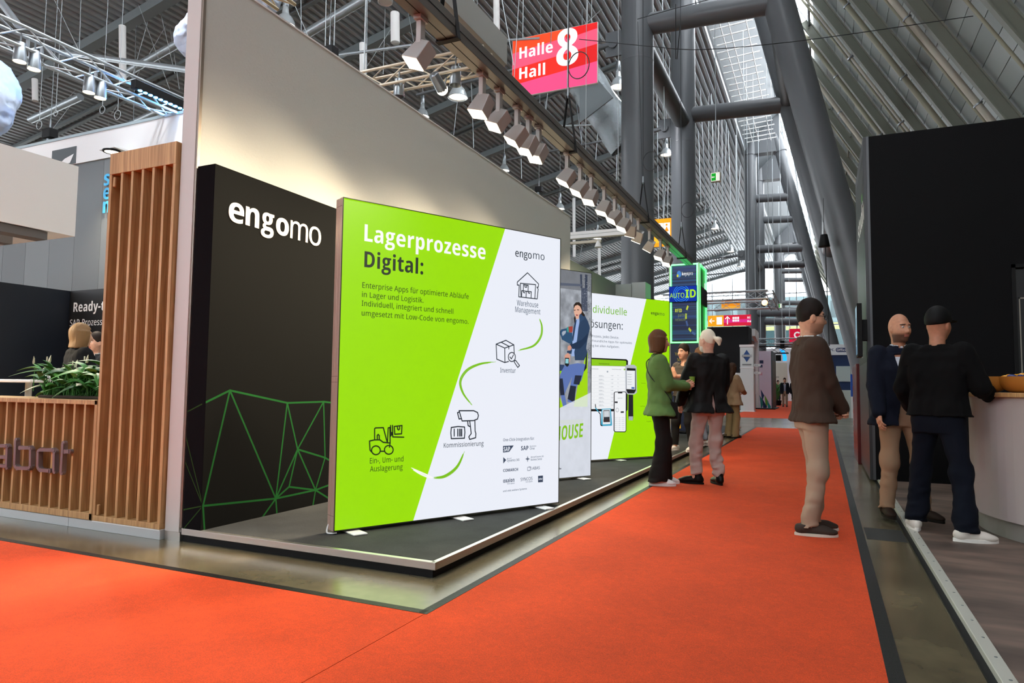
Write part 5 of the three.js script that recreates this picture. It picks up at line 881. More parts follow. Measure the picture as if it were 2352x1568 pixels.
// ---------------------------------------------------------------- neighbouring and far stands
{
  const Z = -15.5, x0 = onZ(1540, 700, Z).x, x1 = onZ(1604, 700, Z).x, y1 = 3.9, y0 = 2.14, w = x1 - x0, D = 1.0;
  const o = thing('display_tower', 'dark blue display tower outlined with glowing green light strips', 'display tower', [x0, 0, Z]);
  part('core', bx(0.01, 0.12, -D, w - 0.01, y1, -0.01), mat(0x0c1626, 0.4), o);
  const fr = mat(0xb8b4aa, 0.4, { metalness: 0.4 }); for (const [x, z] of [[-0.03, 0], [w, 0], [w, -D], [-0.03, -D]]) part('corner_post', bx(x, 0.1, z - 0.03, x + 0.03, y1 + 0.02, z + 0.01), fr, o);
  const neon = new THREE.MeshStandardMaterial({ color: 0xffffff, emissive: 0x3cff64, emissiveIntensity: 2.6 });
  const s = 0.03; for (const g of [bx(0, y1 - s, 0, w, y1, 0.03), bx(0, y0 - s, 0, w, y0, 0.03), bx(0, y0, 0, s, y1, 0.03), bx(w - s, y0, 0, w, y1, 0.03), bx(w + 0.0, y0, -D, w + 0.035, y1, -D + s), bx(w, y1 - s, -D, w + 0.035, y1, -0.05), bx(w, y0, -0.09, w + 0.035, y1, -0.06)]) part('light_strip', g, neon, o);
  const t = canvasTex(512, 1024, (c, W2, H2) => {
    c.fillStyle = '#0a1c44'; c.fillRect(0, 0, W2, H2); for (let i = 0; i < 60; i++) { c.fillStyle = `rgba(${20 + rr(0, 20)},${60 + rr(0, 70)},${130 + rr(0, 80)},0.28)`; c.fillRect(0, rr(0, H2), W2, rr(4, 26)); }
    c.fillStyle = '#fff'; c.font = 'bold 62px sans-serif'; c.fillText('keys', 205, 138); const kw = c.measureText('keys').width; c.font = '62px sans-serif'; c.fillText('pro', 207 + kw, 138); c.fillStyle = '#3a7fd0'; c.beginPath(); c.arc(150, 118, 46, 0, 7); c.fill(); c.fillStyle = '#d8d820'; c.beginPath(); c.arc(120, 140, 20, 0, 7); c.fill();
    c.strokeStyle = '#c8d82a'; c.lineWidth = 34; for (const [a, b] of [[3.0, 3.3], [3.5, 3.75], [2.2, 2.45], [4.1, 4.3]]) { c.beginPath(); c.arc(540, 700, 250, a, b); c.stroke(); } c.strokeStyle = '#3b5a9a'; for (const [a, b] of [[2.6, 2.9], [1.8, 2.1]]) { c.beginPath(); c.arc(540, 700, 250, a, b); c.stroke(); }
    c.fillStyle = '#d6e02a'; c.font = 'bold 66px sans-serif'; c.fillText('RFID', 60, 640); c.fillStyle = '#7c8a5a'; c.font = '60px sans-serif'; c.fillText('partner', 120, 700); c.fillText('network', 60, 760);
  });
  const f = face(w - 0.07, y1 - y0 - 0.06); f.translate(w / 2, (y0 + y1) / 2, 0.004); part('front_print', f, new THREE.MeshStandardMaterial({ map: t, emissive: 0xffffff, emissiveMap: t, emissiveIntensity: 0.35, roughness: 0.4 }), o);
  const a = canvasTex(512, 256, (c) => { c.fillStyle = '#0a2fa0'; c.fillRect(0, 0, 512, 256); c.strokeStyle = '#39a0ff'; c.lineWidth = 8; for (const r of [90, 120, 150]) { c.beginPath(); c.arc(230, 130, r, 0, 7); c.stroke(); } c.fillStyle = '#b6f01c'; c.font = '110px sans-serif'; c.fillText('AUTO', 8, 190); c.font = 'bold 190px sans-serif'; c.fillText('ID', 300, 196); });
  const sy0 = onZ(1590, 692, Z).y, sy1 = onZ(1590, 657, Z).y, sc = face(w * 0.98, sy1 - sy0); sc.translate(w / 2 - 0.02, (sy0 + sy1) / 2, 0.062); part('screen', sc, new THREE.MeshStandardMaterial({ color: 0x222222, map: a, emissive: 0xffffff, emissiveMap: a, emissiveIntensity: 0.9 }), o); part('screen_body', bx(-0.02, sy0 - 0.01, 0.0, w - 0.02, sy1 + 0.01, 0.06), M.black, o); part('side_screen', bx(w + 0.02, sy0 - 0.05, -D + 0.1, w + 0.06, sy1, -0.1), M.black, o);
  const b = canvasTex(256, 512, (c) => { c.fillStyle = '#0a1a38'; c.fillRect(0, 0, 256, 512); c.fillStyle = '#c8b02a'; c.font = '26px sans-serif'; c.fillText('Your AutoID', 40, 70); c.fillText('Solution', 60, 104); c.fillStyle = '#9ab4d0'; c.fillRect(20, 220, 100, 70); c.fillStyle = '#e8ac18'; c.fillRect(30, 400, 60, 100); });
  const lf = face(w, y0 - 0.2); lf.translate(w / 2, (y0 + 0.12) / 2, 0.004); part('lower_print', lf, new THREE.MeshStandardMaterial({ map: b, roughness: 0.4, emissive: 0xffffff, emissiveMap: b, emissiveIntensity: 0.2 }), o);
  const G = new THREE.RectAreaLight(0x53ff7a, 1.5, w, 1.8); G.position.set(w / 2, 3, 0.08); G.rotation.y = Math.PI; o.add(G);
}
// wall of the next stand behind the third light box
{
  const o = thing('next_stand_wall', 'olive grey stand wall behind the third light box', 'wall', [0, 0, 0]), m = mat(0x77807a, 0.7);
  part('long_panel', bx(-4.25, 0, -14.6, -4.1, 3.38, -11.5), m, o); part('end_panel', bx(-4.1, PT, -14.6, -3.75, 3.35, -14.45), mat(0x9aa39c, 0.7), o); part('end_panel', bx(-3.75, PT, -15.0, -3.45, 3.38, -14.5), mat(0xa9b0ac, 0.7), o);
}
{ // platform of the stand with the tower
  const o = thing('far_platform', 'grey platform with aluminium edge under the green-edged tower', 'platform', [0, 0, 0]); part('deck', bx(-6, 0, -19.6, -2.08, 0.085, -15.02), M.greyCarpet, o); part('edge_profile', rbx(-2.08, 0.03, -19.6, -2.04, 0.092, -15.02, 0.003), M.alu, o);
}
// black cube stand with white frame, white pillar with the blue diamond
{
  const o = thing('cube_stand', 'black cube stand framed in white beyond the concrete gap', 'stand', [0, -0.444, -36.5]); o.scale.setScalar(1.404); const B = 0.3165;
  part('header', bx(-6, 1.7, -1.2, -2.42, 3.36, 0), M.black, o); part('ledge', bx(-6, 1.45, -1.2, -2.4, 1.68, 0.05), M.white, o); part('back_wall', bx(-6, B, -2.4, -2.5, 1.45, -2.3), mat(0x8f9694, 0.6), o);
  part('frame_post', bx(-2.42, B, -2.9, -2.3, 3.36, -2.75), M.white, o); part('frame_top', slabShape([[0, 3.1], [0, 3.38], [1.2, 3.38], [1.5, 3.2], [1.5, B], [1.32, B], [1.32, 2.95]], 0.12).rotateY(Math.PI / 2).translate(-2.42, 0, -1.25), M.white, o); part('inner_panel', bx(-2.46, 0.9, -2.6, -2.43, 2.95, -1.3), mat(0xb39a9c, 0.6), o); part('low_panel', bx(-2.46, B, -2.6, -2.41, 0.9, -1.25), mat(0x8c8f92, 0.6), o);
}
{
  const o = thing('logo_pillar', 'white pillar with blue diamond emblem and grey name bar', 'pillar', [onZ(1700, 850, -34.8).x, -0.272, -34.8]), m = mat(0xc9d2d0, 0.5); o.scale.setScalar(1.247);
  part('body', rbx(0, 0.225, -0.5, 0.5, 2.8, 0, 0.02), m, o); part('cap', bx(-0.02, 2.74, -0.52, 0.52, 2.82, 0.02), M.white, o); part('ledge', bx(-0.01, 1.9, -0.5, 0.51, 1.93, 0.015), M.white, o); part('base', bx(-0.02, 0.2185, -0.52, 0.52, 0.27, 0.02), M.white, o);
  part('diamond', slabShape([[0.25, 2.62], [0.4, 2.38], [0.25, 2.14], [0.1, 2.38]], 0.01).translate(0, 0, 0.001), mat(0x1f4a86, 0.5), o); part('name_plate', rbx(0.07, 2.34, 0.01, 0.43, 2.43, 0.022, 0.02), mat(0x9aa3a6, 0.4), o); part('bar', rbx(0.08, 2.02, 0, 0.42, 2.07, 0.012, 0.006), mat(0x6f7676, 0.5), o);
  const t = canvasTex(256, 64, (c) => { c.fillStyle = '#c9d2d0'; c.fillRect(0, 0, 256, 64); c.fillStyle = '#222'; c.font = 'bold 40px sans-serif'; c.fillText('HALLEY', 20, 46); }); for (const y of [1.72, 2.02]) { const f = part('name_flag', new THREE.BoxGeometry(0.24, 0.09, 0.01), new THREE.MeshStandardMaterial({ map: t }), o); f.position.set(0.64, y, 0.02); }
}
{
  const o = thing('poster_wall', 'pale pink poster wall with teal triangles beyond the white pillar', 'wall', [0, 0, -40]);
  const a = onZ(1743, 811, -40), b = onZ(1757, 811, -40), t = canvasTex(512, 1024, (c, W2, H2) => { c.fillStyle = '#dcd3e4'; c.fillRect(0, 0, W2, H2); c.fillStyle = '#c23a5a'; c.font = 'bold 60px sans-serif'; c.fillText('MEC', 20, 430); c.fillStyle = '#3a4566'; c.fillRect(30, 160, 160, 60); c.fillRect(30, 240, 120, 50); for (const [x, y, s, col] of [[60, 760, 150, '#233a66'], [10, 880, 180, '#2a7f78'], [220, 870, 170, '#6aa83a'], [120, 950, 200, '#1e3358'], [330, 960, 160, '#2f9a90']]) { c.fillStyle = col; c.beginPath(); c.moveTo(x, y - s / 2); c.lineTo(x + s, y + s / 4); c.lineTo(x + s / 3, y + s); c.fill(); } });
  const w = 0.62; part('panel', bx(a.x, 0.06, -0.2, a.x + w, 3.2, 0), mat(0xd9d2df, 0.6), o); const f = face(w, 3.1); f.translate(a.x + w / 2, 1.62, 0.005); part('print', f, new THREE.MeshStandardMaterial({ map: t }), o); part('side_panel', bx(a.x + w, 0.06, -3.2, a.x + w + 0.06, 3.2, -0.02), mat(0x47535a, 0.5), o); part('side_picture', bx(a.x + w + 0.06, 0.4, -3.1, a.x + w + 0.07, 2.7, -0.2), mat(0x6a5d52, 0.5), o); part('plinth', bx(a.x - 0.3, 0, -3.4, a.x + w + 0.2, 0.06, 0.1), M.black, o);
}
{
  const o = thing('logo_wall', 'cream stand wall lettered WMS at the far end of the aisle', 'wall', [0, 0, -56]);
  const a = onZ(1768, 833, -56), b = onZ(1808, 833, -56), w = b.x - a.x, hh = a.y, t = canvasTex(512, 512, (c) => { c.fillStyle = '#e6e1d2'; c.fillRect(0, 0, 512, 512); c.fillStyle = '#222'; c.font = '70px sans-serif'; c.fillText('ioS', 10, 190); c.font = '34px sans-serif'; c.fillText('enterprise', 110, 190); c.save(); c.translate(470, 420); c.rotate(-Math.PI / 2); c.font = 'bold 96px sans-serif'; c.fillText('WMS', 0, 0); c.restore(); });
  part('panel', bx(a.x, 0, -0.2, b.x, hh, 0), mat(0xe2dccd, 0.6), o); const f = face(w, hh); f.translate(a.x + w / 2, hh / 2, 0.006); part('print', f, new THREE.MeshStandardMaterial({ map: t }), o);
  const p = thing('stand_screen', 'white pillar with a blue screen in front of the cream wall', 'screen', [-3.15, 0, -48]); part('pillar', bx(-0.12, 0, -0.3, 0.3, 2.1, 0), M.white, p); part('display', bx(-0.1, 1.1, 0.0, 0.1, 1.8, 0.02), new THREE.MeshStandardMaterial({ color: 0x222222, emissive: 0x4a9ad8, emissiveIntensity: 0.6 }), p); part('side_display', bx(0.3, 0.9, -0.28, 0.33, 1.9, -0.02), M.black, p);
  const bt = thing('blue_light', 'bright blue lit sign hanging by the far truss', 'sign', [onZ(1798, 815, -50).x, onZ(1798, 815, -50).y, -50]); part('lit_face', slabShape([[-0.2, 0.4], [0.1, 0.3], [0.25, -0.1], [0.25, -0.4], [0.0, -0.4], [0, -0.05]], 0.05), new THREE.MeshStandardMaterial({ color: 0x112244, emissive: 0x1f9bff, emissiveIntensity: 1.6 }), bt); part('housing', bx(-0.45, -0.4, -0.2, -0.12, 0.0, 0.05), M.black, bt); part('hanger', rod(V3(0, 0.35, 0), V3(0, 12.6, 0), 0.015, 5), M.cable, bt);
  truss('small dark truss over the far end of the aisle', V3(-6.2, onZ(1790, 803, -48).y, -48), V3(-2.0, onZ(1790, 803, -48).y, -48), 0.45, M.cableDark, undefined, 0.6);
  truss('thin grey truss beside the man in brown', V3(-3.6, onZ(1810, 783, -42).y, -42), V3(-1.2, onZ(1810, 783, -42).y, -42), 0.3, M.galv, undefined, 0.5);
  const sp = onZ(1797, 790, -42), s = thing('hanging_speaker', 'black loudspeaker hanging in the far aisle', 'speaker', [sp.x, sp.y, -42]); part('cabinet', rbx(-0.12, -0.25, -0.15, 0.12, 0.2, 0.1, 0.02), M.black, s); part('hanger', rod(V3(0, 0.2, 0), V3(0, topY(sp.x) - sp.y, 0), 0.012, 5), M.cable, s);
  const fw = thing('white_stand', 'white stand wall closing the far end of the aisle', 'wall', [0, 0, -70]); part('panel', bx(-9, 0, -0.2, 0.5, 5, 0), mat(0xe4e6ea, 0.6), fw); part('opening', bx(-1.6, 0, -0.05, -0.6, 2.3, 0.02), mat(0x8f969a, 0.6), fw);
}
// blue stand on the right behind the man in brown
{
  const z = -30, o = thing('blue_stand', 'dark blue stand wall with white name board behind the man in brown', 'stand', [0, 0, z]); const a = onZ(1905, 800, z), b = onZ(1962, 800, z);
  part('blue_panel', bx(a.x - 0.3, 1.1, -0.15, b.x - 0.15, 2.75, 0), mat(0x14305c, 0.6), o); part('lower_panel', bx(a.x - 0.3, 0, -0.15, b.x, 1.1, 0), mat(0xbcc6bf, 0.6), o); part('post', bx(b.x - 0.15, 0, -0.2, b.x, 2.9, 0.03), M.white, o);
  const t = canvasTex(512, 192, (c) => { c.fillStyle = '#e8ebee'; c.fillRect(0, 0, 512, 192); c.fillStyle = '#2c3f6c'; c.font = 'bold 60px sans-serif'; c.fillText('PC.', 60, 120); c.beginPath(); c.roundRect(165, 62, 190, 78, 36); c.fill(); c.fillStyle = '#fff'; c.fillText('Office', 178, 122); c.fillStyle = '#2c3f6c'; c.fillText('net', 370, 120); });
  const bd = part('name_board', new THREE.BoxGeometry(1.1, 0.42, 0.05), new THREE.MeshStandardMaterial({ map: t, roughness: 0.6 }), o); const c0 = onZ(1932, 803, z); bd.position.set(c0.x, c0.y, 0.06); const s0 = onZ(1938, 857, z); part('board_screen', rbx(s0.x - 0.27, s0.y - 0.33, 0.0, s0.x + 0.25, s0.y + 0.28, 0.05, 0.01), mat(0xb9c8c6, 0.4), o);
  const q = thing('blue_box', 'small bright blue display beside the red cabinet', 'display', [onZ(1966, 870, -24).x, 0, -24]); part('body', bx(-0.15, 0.9, -0.2, 0.3, 1.6, 0), mat(0x1f56b8, 0.5), q); part('stand', bx(-0.1, 0, -0.15, 0.25, 0.9, -0.05), M.white, q);
}
// potted plant and blue mat far down the aisle
{
  const p = onZ(1786, 900, -50), o = thing('potted_palm', 'green potted palm at the end of the orange aisle', 'plant', [p.x, 0, -50]); part('pot', lathe([[0, 0], [0.2, 0], [0.26, 0.35], [0.22, 0.35], [0, 0.3]], 18), M.black, o); const lm = mat(0x3e7a34, 0.5, { side: THREE.DoubleSide }), lg = new THREE.PlaneGeometry(0.09, 0.9, 1, 6); { const q = lg.attributes.position; for (let i = 0; i < q.count; i++) { const y = q.getY(i) + 0.45, t = y / 0.9; q.setXYZ(i, q.getX(i) * Math.sin(Math.PI * (0.12 + 0.85 * t)), y - t * t * 0.25, t * t * 0.4); } lg.computeVertexNormals(); }
  for (let i = 0; i < 46; i++) { const l = part('leaf', lg, lm, o); l.position.set(rr(-0.06, 0.06), 0.35 + rr(0, 0.75), rr(-0.06, 0.06)); l.rotation.set(0, rr(0, 6.28), 0); l.rotateX(rr(0.05, 0.8)); } part('trunk', rod(V3(0, 0.3, 0), V3(0, 1.1, 0), 0.03, 8), mat(0x5a4a30, 0.8), o);
  single('floor_mat', 'bright blue floor mat beside the far palm', 'mat', bx(-3.9, 0, -49.5, -2.9, 0.02, -46.5), mat(0x2f9ed0, 0.8));
}
// ---------------------------------------------------------------- visitors
const skinMat = new THREE.MeshStandardMaterial({ color: 0xffffff, vertexColors: true, roughness: 0.55 });
const lin = (h) => { const c = new THREE.Color(h); return [c.r, c.g, c.b]; };
function ik(S, T, a, b, pole) { // elbow between shoulder and hand
  const d = T.clone().sub(S), L = Math.min(d.length(), a + b - 0.004); d.normalize(); const x = (a * a - b * b + L * L) / (2 * L), h = Math.sqrt(Math.max(0, a * a - x * x));
  const p = pole.clone().addScaledVector(d, -pole.dot(d)).normalize(); return { e: S.clone().addScaledVector(d, x).addScaledVector(p, h), w: S.clone().addScaledVector(d, L) };
}
const arr = (v) => [v.x, v.y, v.z];
const turned = (f, pivot, q) => { const iq = q.clone().invert(), v = V3(0, 0, 0); return (x, y, z) => { v.set(x - pivot[0], y - pivot[1], z - pivot[2]).applyQuaternion(iq); return f(v.x + pivot[0], v.y + pivot[1], v.z + pivot[2]); }; };
const boxOf = (pts, pad) => { const b = new THREE.Box3(); pts.forEach((p) => b.expandByPoint(p)); return [[b.min.x - pad, b.min.y - pad, b.min.z - pad], [b.max.x + pad, b.max.y + pad, b.max.z + pad]]; };
function person(sp) {
  const o = thing('person', sp.label, 'person', sp.pos, sp.face, sp.group); const s = sp.H / 1.8; o.scale.setScalar(s);
  const fine = sp.fine ?? 1, fem = sp.fem ? 1 : 0, SW = fem ? 0.148 : 0.172, c1 = 0.012 * fine;
  const lean = sp.lean ?? 0;                                          // forward shift of the upper body
  const zOf = (y) => lean * Math.max(0, (y - 0.92) / 0.6);
  // skeleton
  const A = {};
  for (const k of ['L', 'R']) {
    const sg = k === 'L' ? 1 : -1, S = V3(sg * SW, 1.425, zOf(1.42) - 0.01), spec = sp['arm' + k] ?? [sg * (SW + 0.07), 0.86, 0.06], T = V3(...spec.slice(0, 3)), pole = V3(...(sp['pole' + k] ?? [sg * 0.5, -0.2, -1]));
    const r = ik(S, T, 0.285, 0.255, pole), legs = sp['leg' + k] ?? [sg * 0.1, 0.0, sg * 0.12], hip = V3(sg * 0.085, 0.9, 0), ank = V3(legs[0], 0.085 + (legs[3] ?? 0), legs[1] - 0.03), kp = V3(...(sp['knee' + k] ?? [sg * 0.15, 0, 1]));
    A[k] = { sg, S, E: r.e, W: r.w, hip, K: ik(hip, ank, 0.415, 0.408, kp).e, ank, yaw: legs[2], lift: legs[3] ?? 0 };
  }
  // head frame
  const hp = [0, 1.5, zOf(1.5)], hq = new THREE.Quaternion().setFromEuler(new THREE.Euler(sp.nod ?? 0.05, sp.look ?? 0, sp.tip ?? 0, 'YXZ')), zh = zOf(1.6);
  const hd = (f) => turned(f, hp, hq);
  const skull = ell([0, 1.678, zh - 0.008], [0.075, 0.114, 0.095]), jaw = ell([0, 1.608, zh + 0.026], [0.056, 0.072, 0.064]), cheek = ell([0, 1.64, zh + 0.035], [0.064, 0.05, 0.056]);
  const nose = cone([0, 1.668, zh + 0.088], [0, 1.634, zh + 0.106], 0.008, 0.014), noseW = ell([0, 1.63, zh + 0.098], [0.018, 0.011, 0.014]), brow = cone([-0.034, 1.692, zh + 0.074], [0.034, 1.692, zh + 0.074], 0.014, 0.014), chin = ell([0, 1.562, zh + 0.066], [0.026, 0.02, 0.022]), lipsU = cone([-0.018, 1.602, zh + 0.084], [0.018, 1.602, zh + 0.084], 0.0075, 0.0075), lipsD = cone([-0.015, 1.592, zh + 0.083], [0.015, 1.592, zh + 0.083], 0.008, 0.008);
  const eyes = [-1, 1].map((g) => ell([g * 0.031, 1.672, zh + 0.075], [0.013, 0.011, 0.012])), socket = [-1, 1].map((g) => ell([g * 0.032, 1.671, zh + 0.093], [0.02, 0.013, 0.014])), ears = [-1, 1].map((g) => { const a = ell([g * 0.077, 1.652, zh - 0.006], [0.012, 0.032, 0.019]), b = ell([g * 0.09, 1.654, zh + 0.002], [0.008, 0.02, 0.01]); return (x, y, z) => smax(a(x, y, z), -b(x, y, z), 0.006); });
  const headF = (x, y, z) => { let d = smin(skull(x, y, z), jaw(x, y, z), 0.05); d = smin(d, cheek(x, y, z), 0.03); d = smin(d, brow(x, y, z), 0.02); for (const e of socket) d = smax(d, -e(x, y, z), 0.018); d = smin(d, nose(x, y, z), 0.014); d = smin(d, noseW(x, y, z), 0.012); d = smin(d, chin(x, y, z), 0.025); d = smin(d, lipsU(x, y, z), 0.006); d = smin(d, lipsD(x, y, z), 0.006); for (const e of eyes) d = smin(d, e(x, y, z), 0.003); for (const e of ears) d = smin(d, e(x, y, z), 0.012); return d; };
  const neck = cone([0, 1.43, zOf(1.43) - 0.018], [0, 1.6, zh - 0.014], fem ? 0.05 : 0.058, fem ? 0.046 : 0.054);
  const H1 = hd(headF), headAll = (x, y, z) => smin(H1(x, y, z), neck(x, y, z), 0.03);
  const skin = lin(sp.skin ?? 0xd9a184), lip = lin(sp.lip ?? 0xb06a5e), hairC = lin(sp.hairColor ?? 0x2a1d15), iq = hq.clone().invert(), tv = V3(0, 0, 0);
  const headColour = (x, y, z) => {
    tv.set(x - hp[0], y - hp[1], z - hp[2]).applyQuaternion(iq); const X = tv.x, Y = tv.y + 1.5, Z = tv.z + hp[2] - zh;
    if (Z > 0.06) {
      if (Math.hypot((Math.abs(X) - 0.031) / 0.012, (Y - 1.672) / 0.0075) < 1) return Math.hypot(Math.abs(X) - 0.031, Y - 1.672) < 0.0055 ? [0.03, 0.02, 0.015] : [0.7, 0.68, 0.66];
      if (Math.abs(Math.abs(X) - 0.033) < 0.02 && Math.abs(Y - 1.6935 - 0.1 * (0.033 - Math.abs(X))) < 0.0055) return hairC;
      if (Math.abs(X) < 0.024 && Math.abs(Y - 1.5975) < 0.011 && Z > 0.08) return lip;
    }
    const n = 0.94 + 0.1 * n3(X * 60, Y * 60, Z * 60, 9);
    if (sp.beard && Y < 1.618 - (Math.abs(X) < 0.03 ? 0 : 0) && Z > -0.01 && Y > 1.535) return mix3(skin, lin(sp.beard), Math.min(1, (1.625 - Y) * 40) * 0.85);
    if (sp.stubble && Y < 1.615 && Z > -0.02 && Y > 1.54) return mix3(skin, hairC, 0.3);
    return [skin[0] * n, skin[1] * n, skin[2] * n];
  };
  // hands
  const hand = (k) => {
    const a = A[k], spec = sp['hand' + k] ?? {}, dir = spec.dir ? V3(...spec.dir).normalize() : a.W.clone().sub(a.E).normalize(), curl = spec.curl ?? 0.35, pn = V3(...(spec.palm ?? [-a.sg, 0, 0])), z = pn.addScaledVector(dir, -pn.dot(dir)).normalize(), x = dir.clone().cross(z).multiplyScalar(a.sg).normalize();
    const at = (u, v, w) => arr(a.W.clone().addScaledVector(x, u).addScaledVector(dir, v).addScaledVector(z, w)), f = [];
    // palm towards z; thumb side +x
    const palm = []; for (const [u, l] of [[-0.026, 0.08], [-0.009, 0.086], [0.009, 0.088], [0.026, 0.084]]) palm.push(cone(at(u * 0.7, 0.0, 0), at(u, l, 0), 0.018, 0.0125)); palm.push(cone(at(0.016, 0.01, 0.004), at(0.03, 0.05, 0.008), 0.016, 0.014));
    [[-0.029, 0.084, 0.058, 0.0078], [-0.01, 0.09, 0.073, 0.0085], [0.01, 0.092, 0.079, 0.0088], [0.029, 0.088, 0.072, 0.0085]].forEach(([u, v0, L, r], i) => { let v = v0, w = 0, ang = curl * (0.6 + 0.14 * (3 - i)); const seg = [0.45, 0.3, 0.25]; for (let j = 0; j < 3; j++) { const v1 = v + Math.cos(ang) * L * seg[j], w1 = w + Math.sin(ang) * L * seg[j]; f.push(cone(at(u, v, w), at(u, v1, w1), r, r * 0.92)); v = v1; w = w1; ang += curl * 1.15; } });
    f.push(cone(at(0.032, 0.03, 0.006), at(0.05, 0.062, 0.02), 0.0125, 0.0105), cone(at(0.05, 0.062, 0.02), at(0.05 - 0.012 * curl, 0.088, 0.026 + 0.02 * curl), 0.0103, 0.0088));
    const wr = cone(arr(a.W.clone().addScaledVector(a.E.clone().sub(a.W).normalize(), 0.07)), arr(a.W), 0.031, 0.026);
    return (X, Y, Z) => { let d = wr(X, Y, Z); for (const p of palm) d = smin(d, p(X, Y, Z), 0.018); for (const p of f) d = smin(d, p(X, Y, Z), 0.005); return d; };
  };
  // bare body under the clothes, one skin
  const torso = loft([[0.86, 0.07, 0.1, 0], [0.95, 0.085, 0.1, 0], [1.08, fem ? 0.062 : 0.075, 0.09, zOf(1.08)], [1.28, 0.085, 0.1, zOf(1.28)], [1.4, 0.105, 0.075, zOf(1.4) - 0.01], [1.46, 0.06, 0.055, zOf(1.46) - 0.015]]);
  const limbs = []; for (const k of ['L', 'R']) { const a = A[k]; limbs.push(cone(arr(a.S), arr(a.E), 0.048, 0.04), cone(arr(a.E), arr(a.W), 0.04, 0.027), cone(arr(a.hip), arr(a.K), 0.078, 0.052), cone(arr(a.K), arr(a.ank), 0.054, 0.034), cone([a.ank.x, 0.052 + a.lift, a.ank.z], [a.ank.x + Math.sin(a.yaw) * 0.12, 0.036 + a.lift, a.ank.z + Math.cos(a.yaw) * 0.12], 0.03, 0.02)); }
  const bodyF = (x, y, z) => { let d = torso(x, y, z); for (const l of limbs) d = smin(d, l(x, y, z), 0.04); return smin(d, neck(x, y, z), 0.04); };
  const all = [V3(-0.22, 0.02, -0.16), V3(0.22, 1.52, 0.16)]; for (const k of ['L', 'R']) all.push(A[k].E, A[k].W, A[k].K, A[k].ank);
  const geos = [surfaceNet(bodyF, ...boxOf(all, 0.1), 0.018 * fine, () => skin), surfaceNet(headAll, [-0.16, 1.44, zh - 0.18], [0.16, 1.84, zh + 0.19], 0.0055 * fine, headColour)];
  if (!sp.noHands) for (const k of ['L', 'R']) geos.push(surfaceNet(hand(k), ...boxOf([A[k].W], 0.2), 0.005 * fine, () => skin));
  part('body', mergeGeometries(geos, false), skinMat, o);
  // trousers
  const tr = sp.trousers; if (tr) {
    const w = tr.wide ?? 0, pel = loft([[0.8, 0.08, 0.096, -0.004], [0.9, 0.084, 0.106, -0.008], [0.98, 0.078, 0.1, 0], [1.06, 0.066, 0.095, 0]]), hem = tr.hem ?? 0.07, lg = [];
    for (const k of ['L', 'R']) { const a = A[k], an = a.ank.clone().setY(hem - 0.03 + a.lift); lg.push([cone(arr(a.hip), arr(a.K), 0.096 + w * 0.02, 0.068 + w * 0.35), cone(arr(a.K), arr(an), 0.068 + w * 0.35, (tr.cuff ?? 0.058) + w), hem + a.lift]); }
    const wr = tr.folds ?? 0.5;
    const f = (x, y, z) => { let d = pel(x, y, z); for (const [p, q, hm] of lg) { const l = smax(smin(p(x, y, z), q(x, y, z), 0.05), hm - y, 0.006); d = smin(d, l, x * p.length === 0 ? 0.02 : 0.022); } if (d > 0.05) return d; const low = Math.max(0, 1 - y / 0.45); return d + wr * (0.008 * n3(x * 11, y * 9 + x * 4, z * 11, 21) + 0.012 * low * n3(x * 9, y * 32 + 6 * x, z * 9, 23) + 0.004 * n3(x * 18 + y * 9, y * 20, z * 18, 25)); };
    part('trousers', surfaceNet(f, ...boxOf([V3(-0.2, 0.05, -0.14), V3(0.2, 1.08, 0.14), A.L.K, A.R.K, A.L.ank, A.R.ank], 0.11 + w), c1 * 0.8), cloth(tr.color, tr.rough ?? 0.9), o);
    if (tr.belt) part('belt', surfaceNet((x, y, z) => Math.max(pel(x, y, z) - 0.008, Math.abs(y - 1.02) - 0.017), [-0.26, 0.96, -0.2], [0.26, 1.08, 0.2], 0.011), cloth(tr.belt, 0.4), o);
  }
  // upper garment
  const tp = sp.top; if (tp) {
    const t = tp.fit ?? 0.02, hem = tp.hem ?? 0.8, fl = tp.flare ?? 0.015, wst = fem ? 0.066 : 0.078;
    const keys = [[hem, 0.1 + fl, 0.108 + t + fl, 0.004], [Math.max(hem + 0.02, 0.95), 0.09 + fl * 0.4, 0.1 + t, 0.002], [1.1, wst, 0.094 + t, zOf(1.1)], [1.28, 0.092, 0.102 + t, zOf(1.28)], [1.39, 0.11, 0.078 + t, zOf(1.39) - 0.012], [1.455, 0.075, 0.058 + t * 0.8, zOf(1.45) - 0.018], [1.5, 0.025, 0.052 + t * 0.5, zOf(1.5) - 0.022]];
    const body = loft(keys), sl = [], stops = []; for (const k of ['L', 'R']) { const a = A[k], fr = tp.sleeve ?? 1, Wp = a.E.clone().lerp(a.W, Math.max(0, fr)); if (fr >= 0) sl.push(cone(arr(a.S), arr(a.E), 0.06 + t, 0.05 + t * 0.8), cone(arr(a.E), arr(Wp), 0.05 + t * 0.8, 0.036 + t * 0.7)); else sl.push(cone(arr(a.S), arr(a.S.clone().lerp(a.E, 1 + fr)), 0.062 + t, 0.056 + t)); }
    const holes = neck, open = tp.open, wr = tp.folds ?? 1;
    const f = (x, y, z) => {
      let d = body(x, y, z); for (const l of sl) d = smin(d, l(x, y, z), y > 1.33 ? 0.035 : 0.012); d = smax(d, hem - y, 0.008);
      if (d > 0.06) return d;
      if (tp.vent && z < 0 && y < hem + 0.24) d = Math.max(d, 0.008 * (1 - (y - hem) / 0.24) + (tp.vent - 1) * 0.01 - Math.abs(x - (tp.ventX ?? 0)) - (y - hem) * 0.0);
      if (open && z > 0.02 && y < 1.42) d = smax(d, (open + 0.02 * Math.max(0, (y - 1.1) * 3) + Math.max(0, 1.05 - y) * 0.12) - Math.abs(x), 0.006);
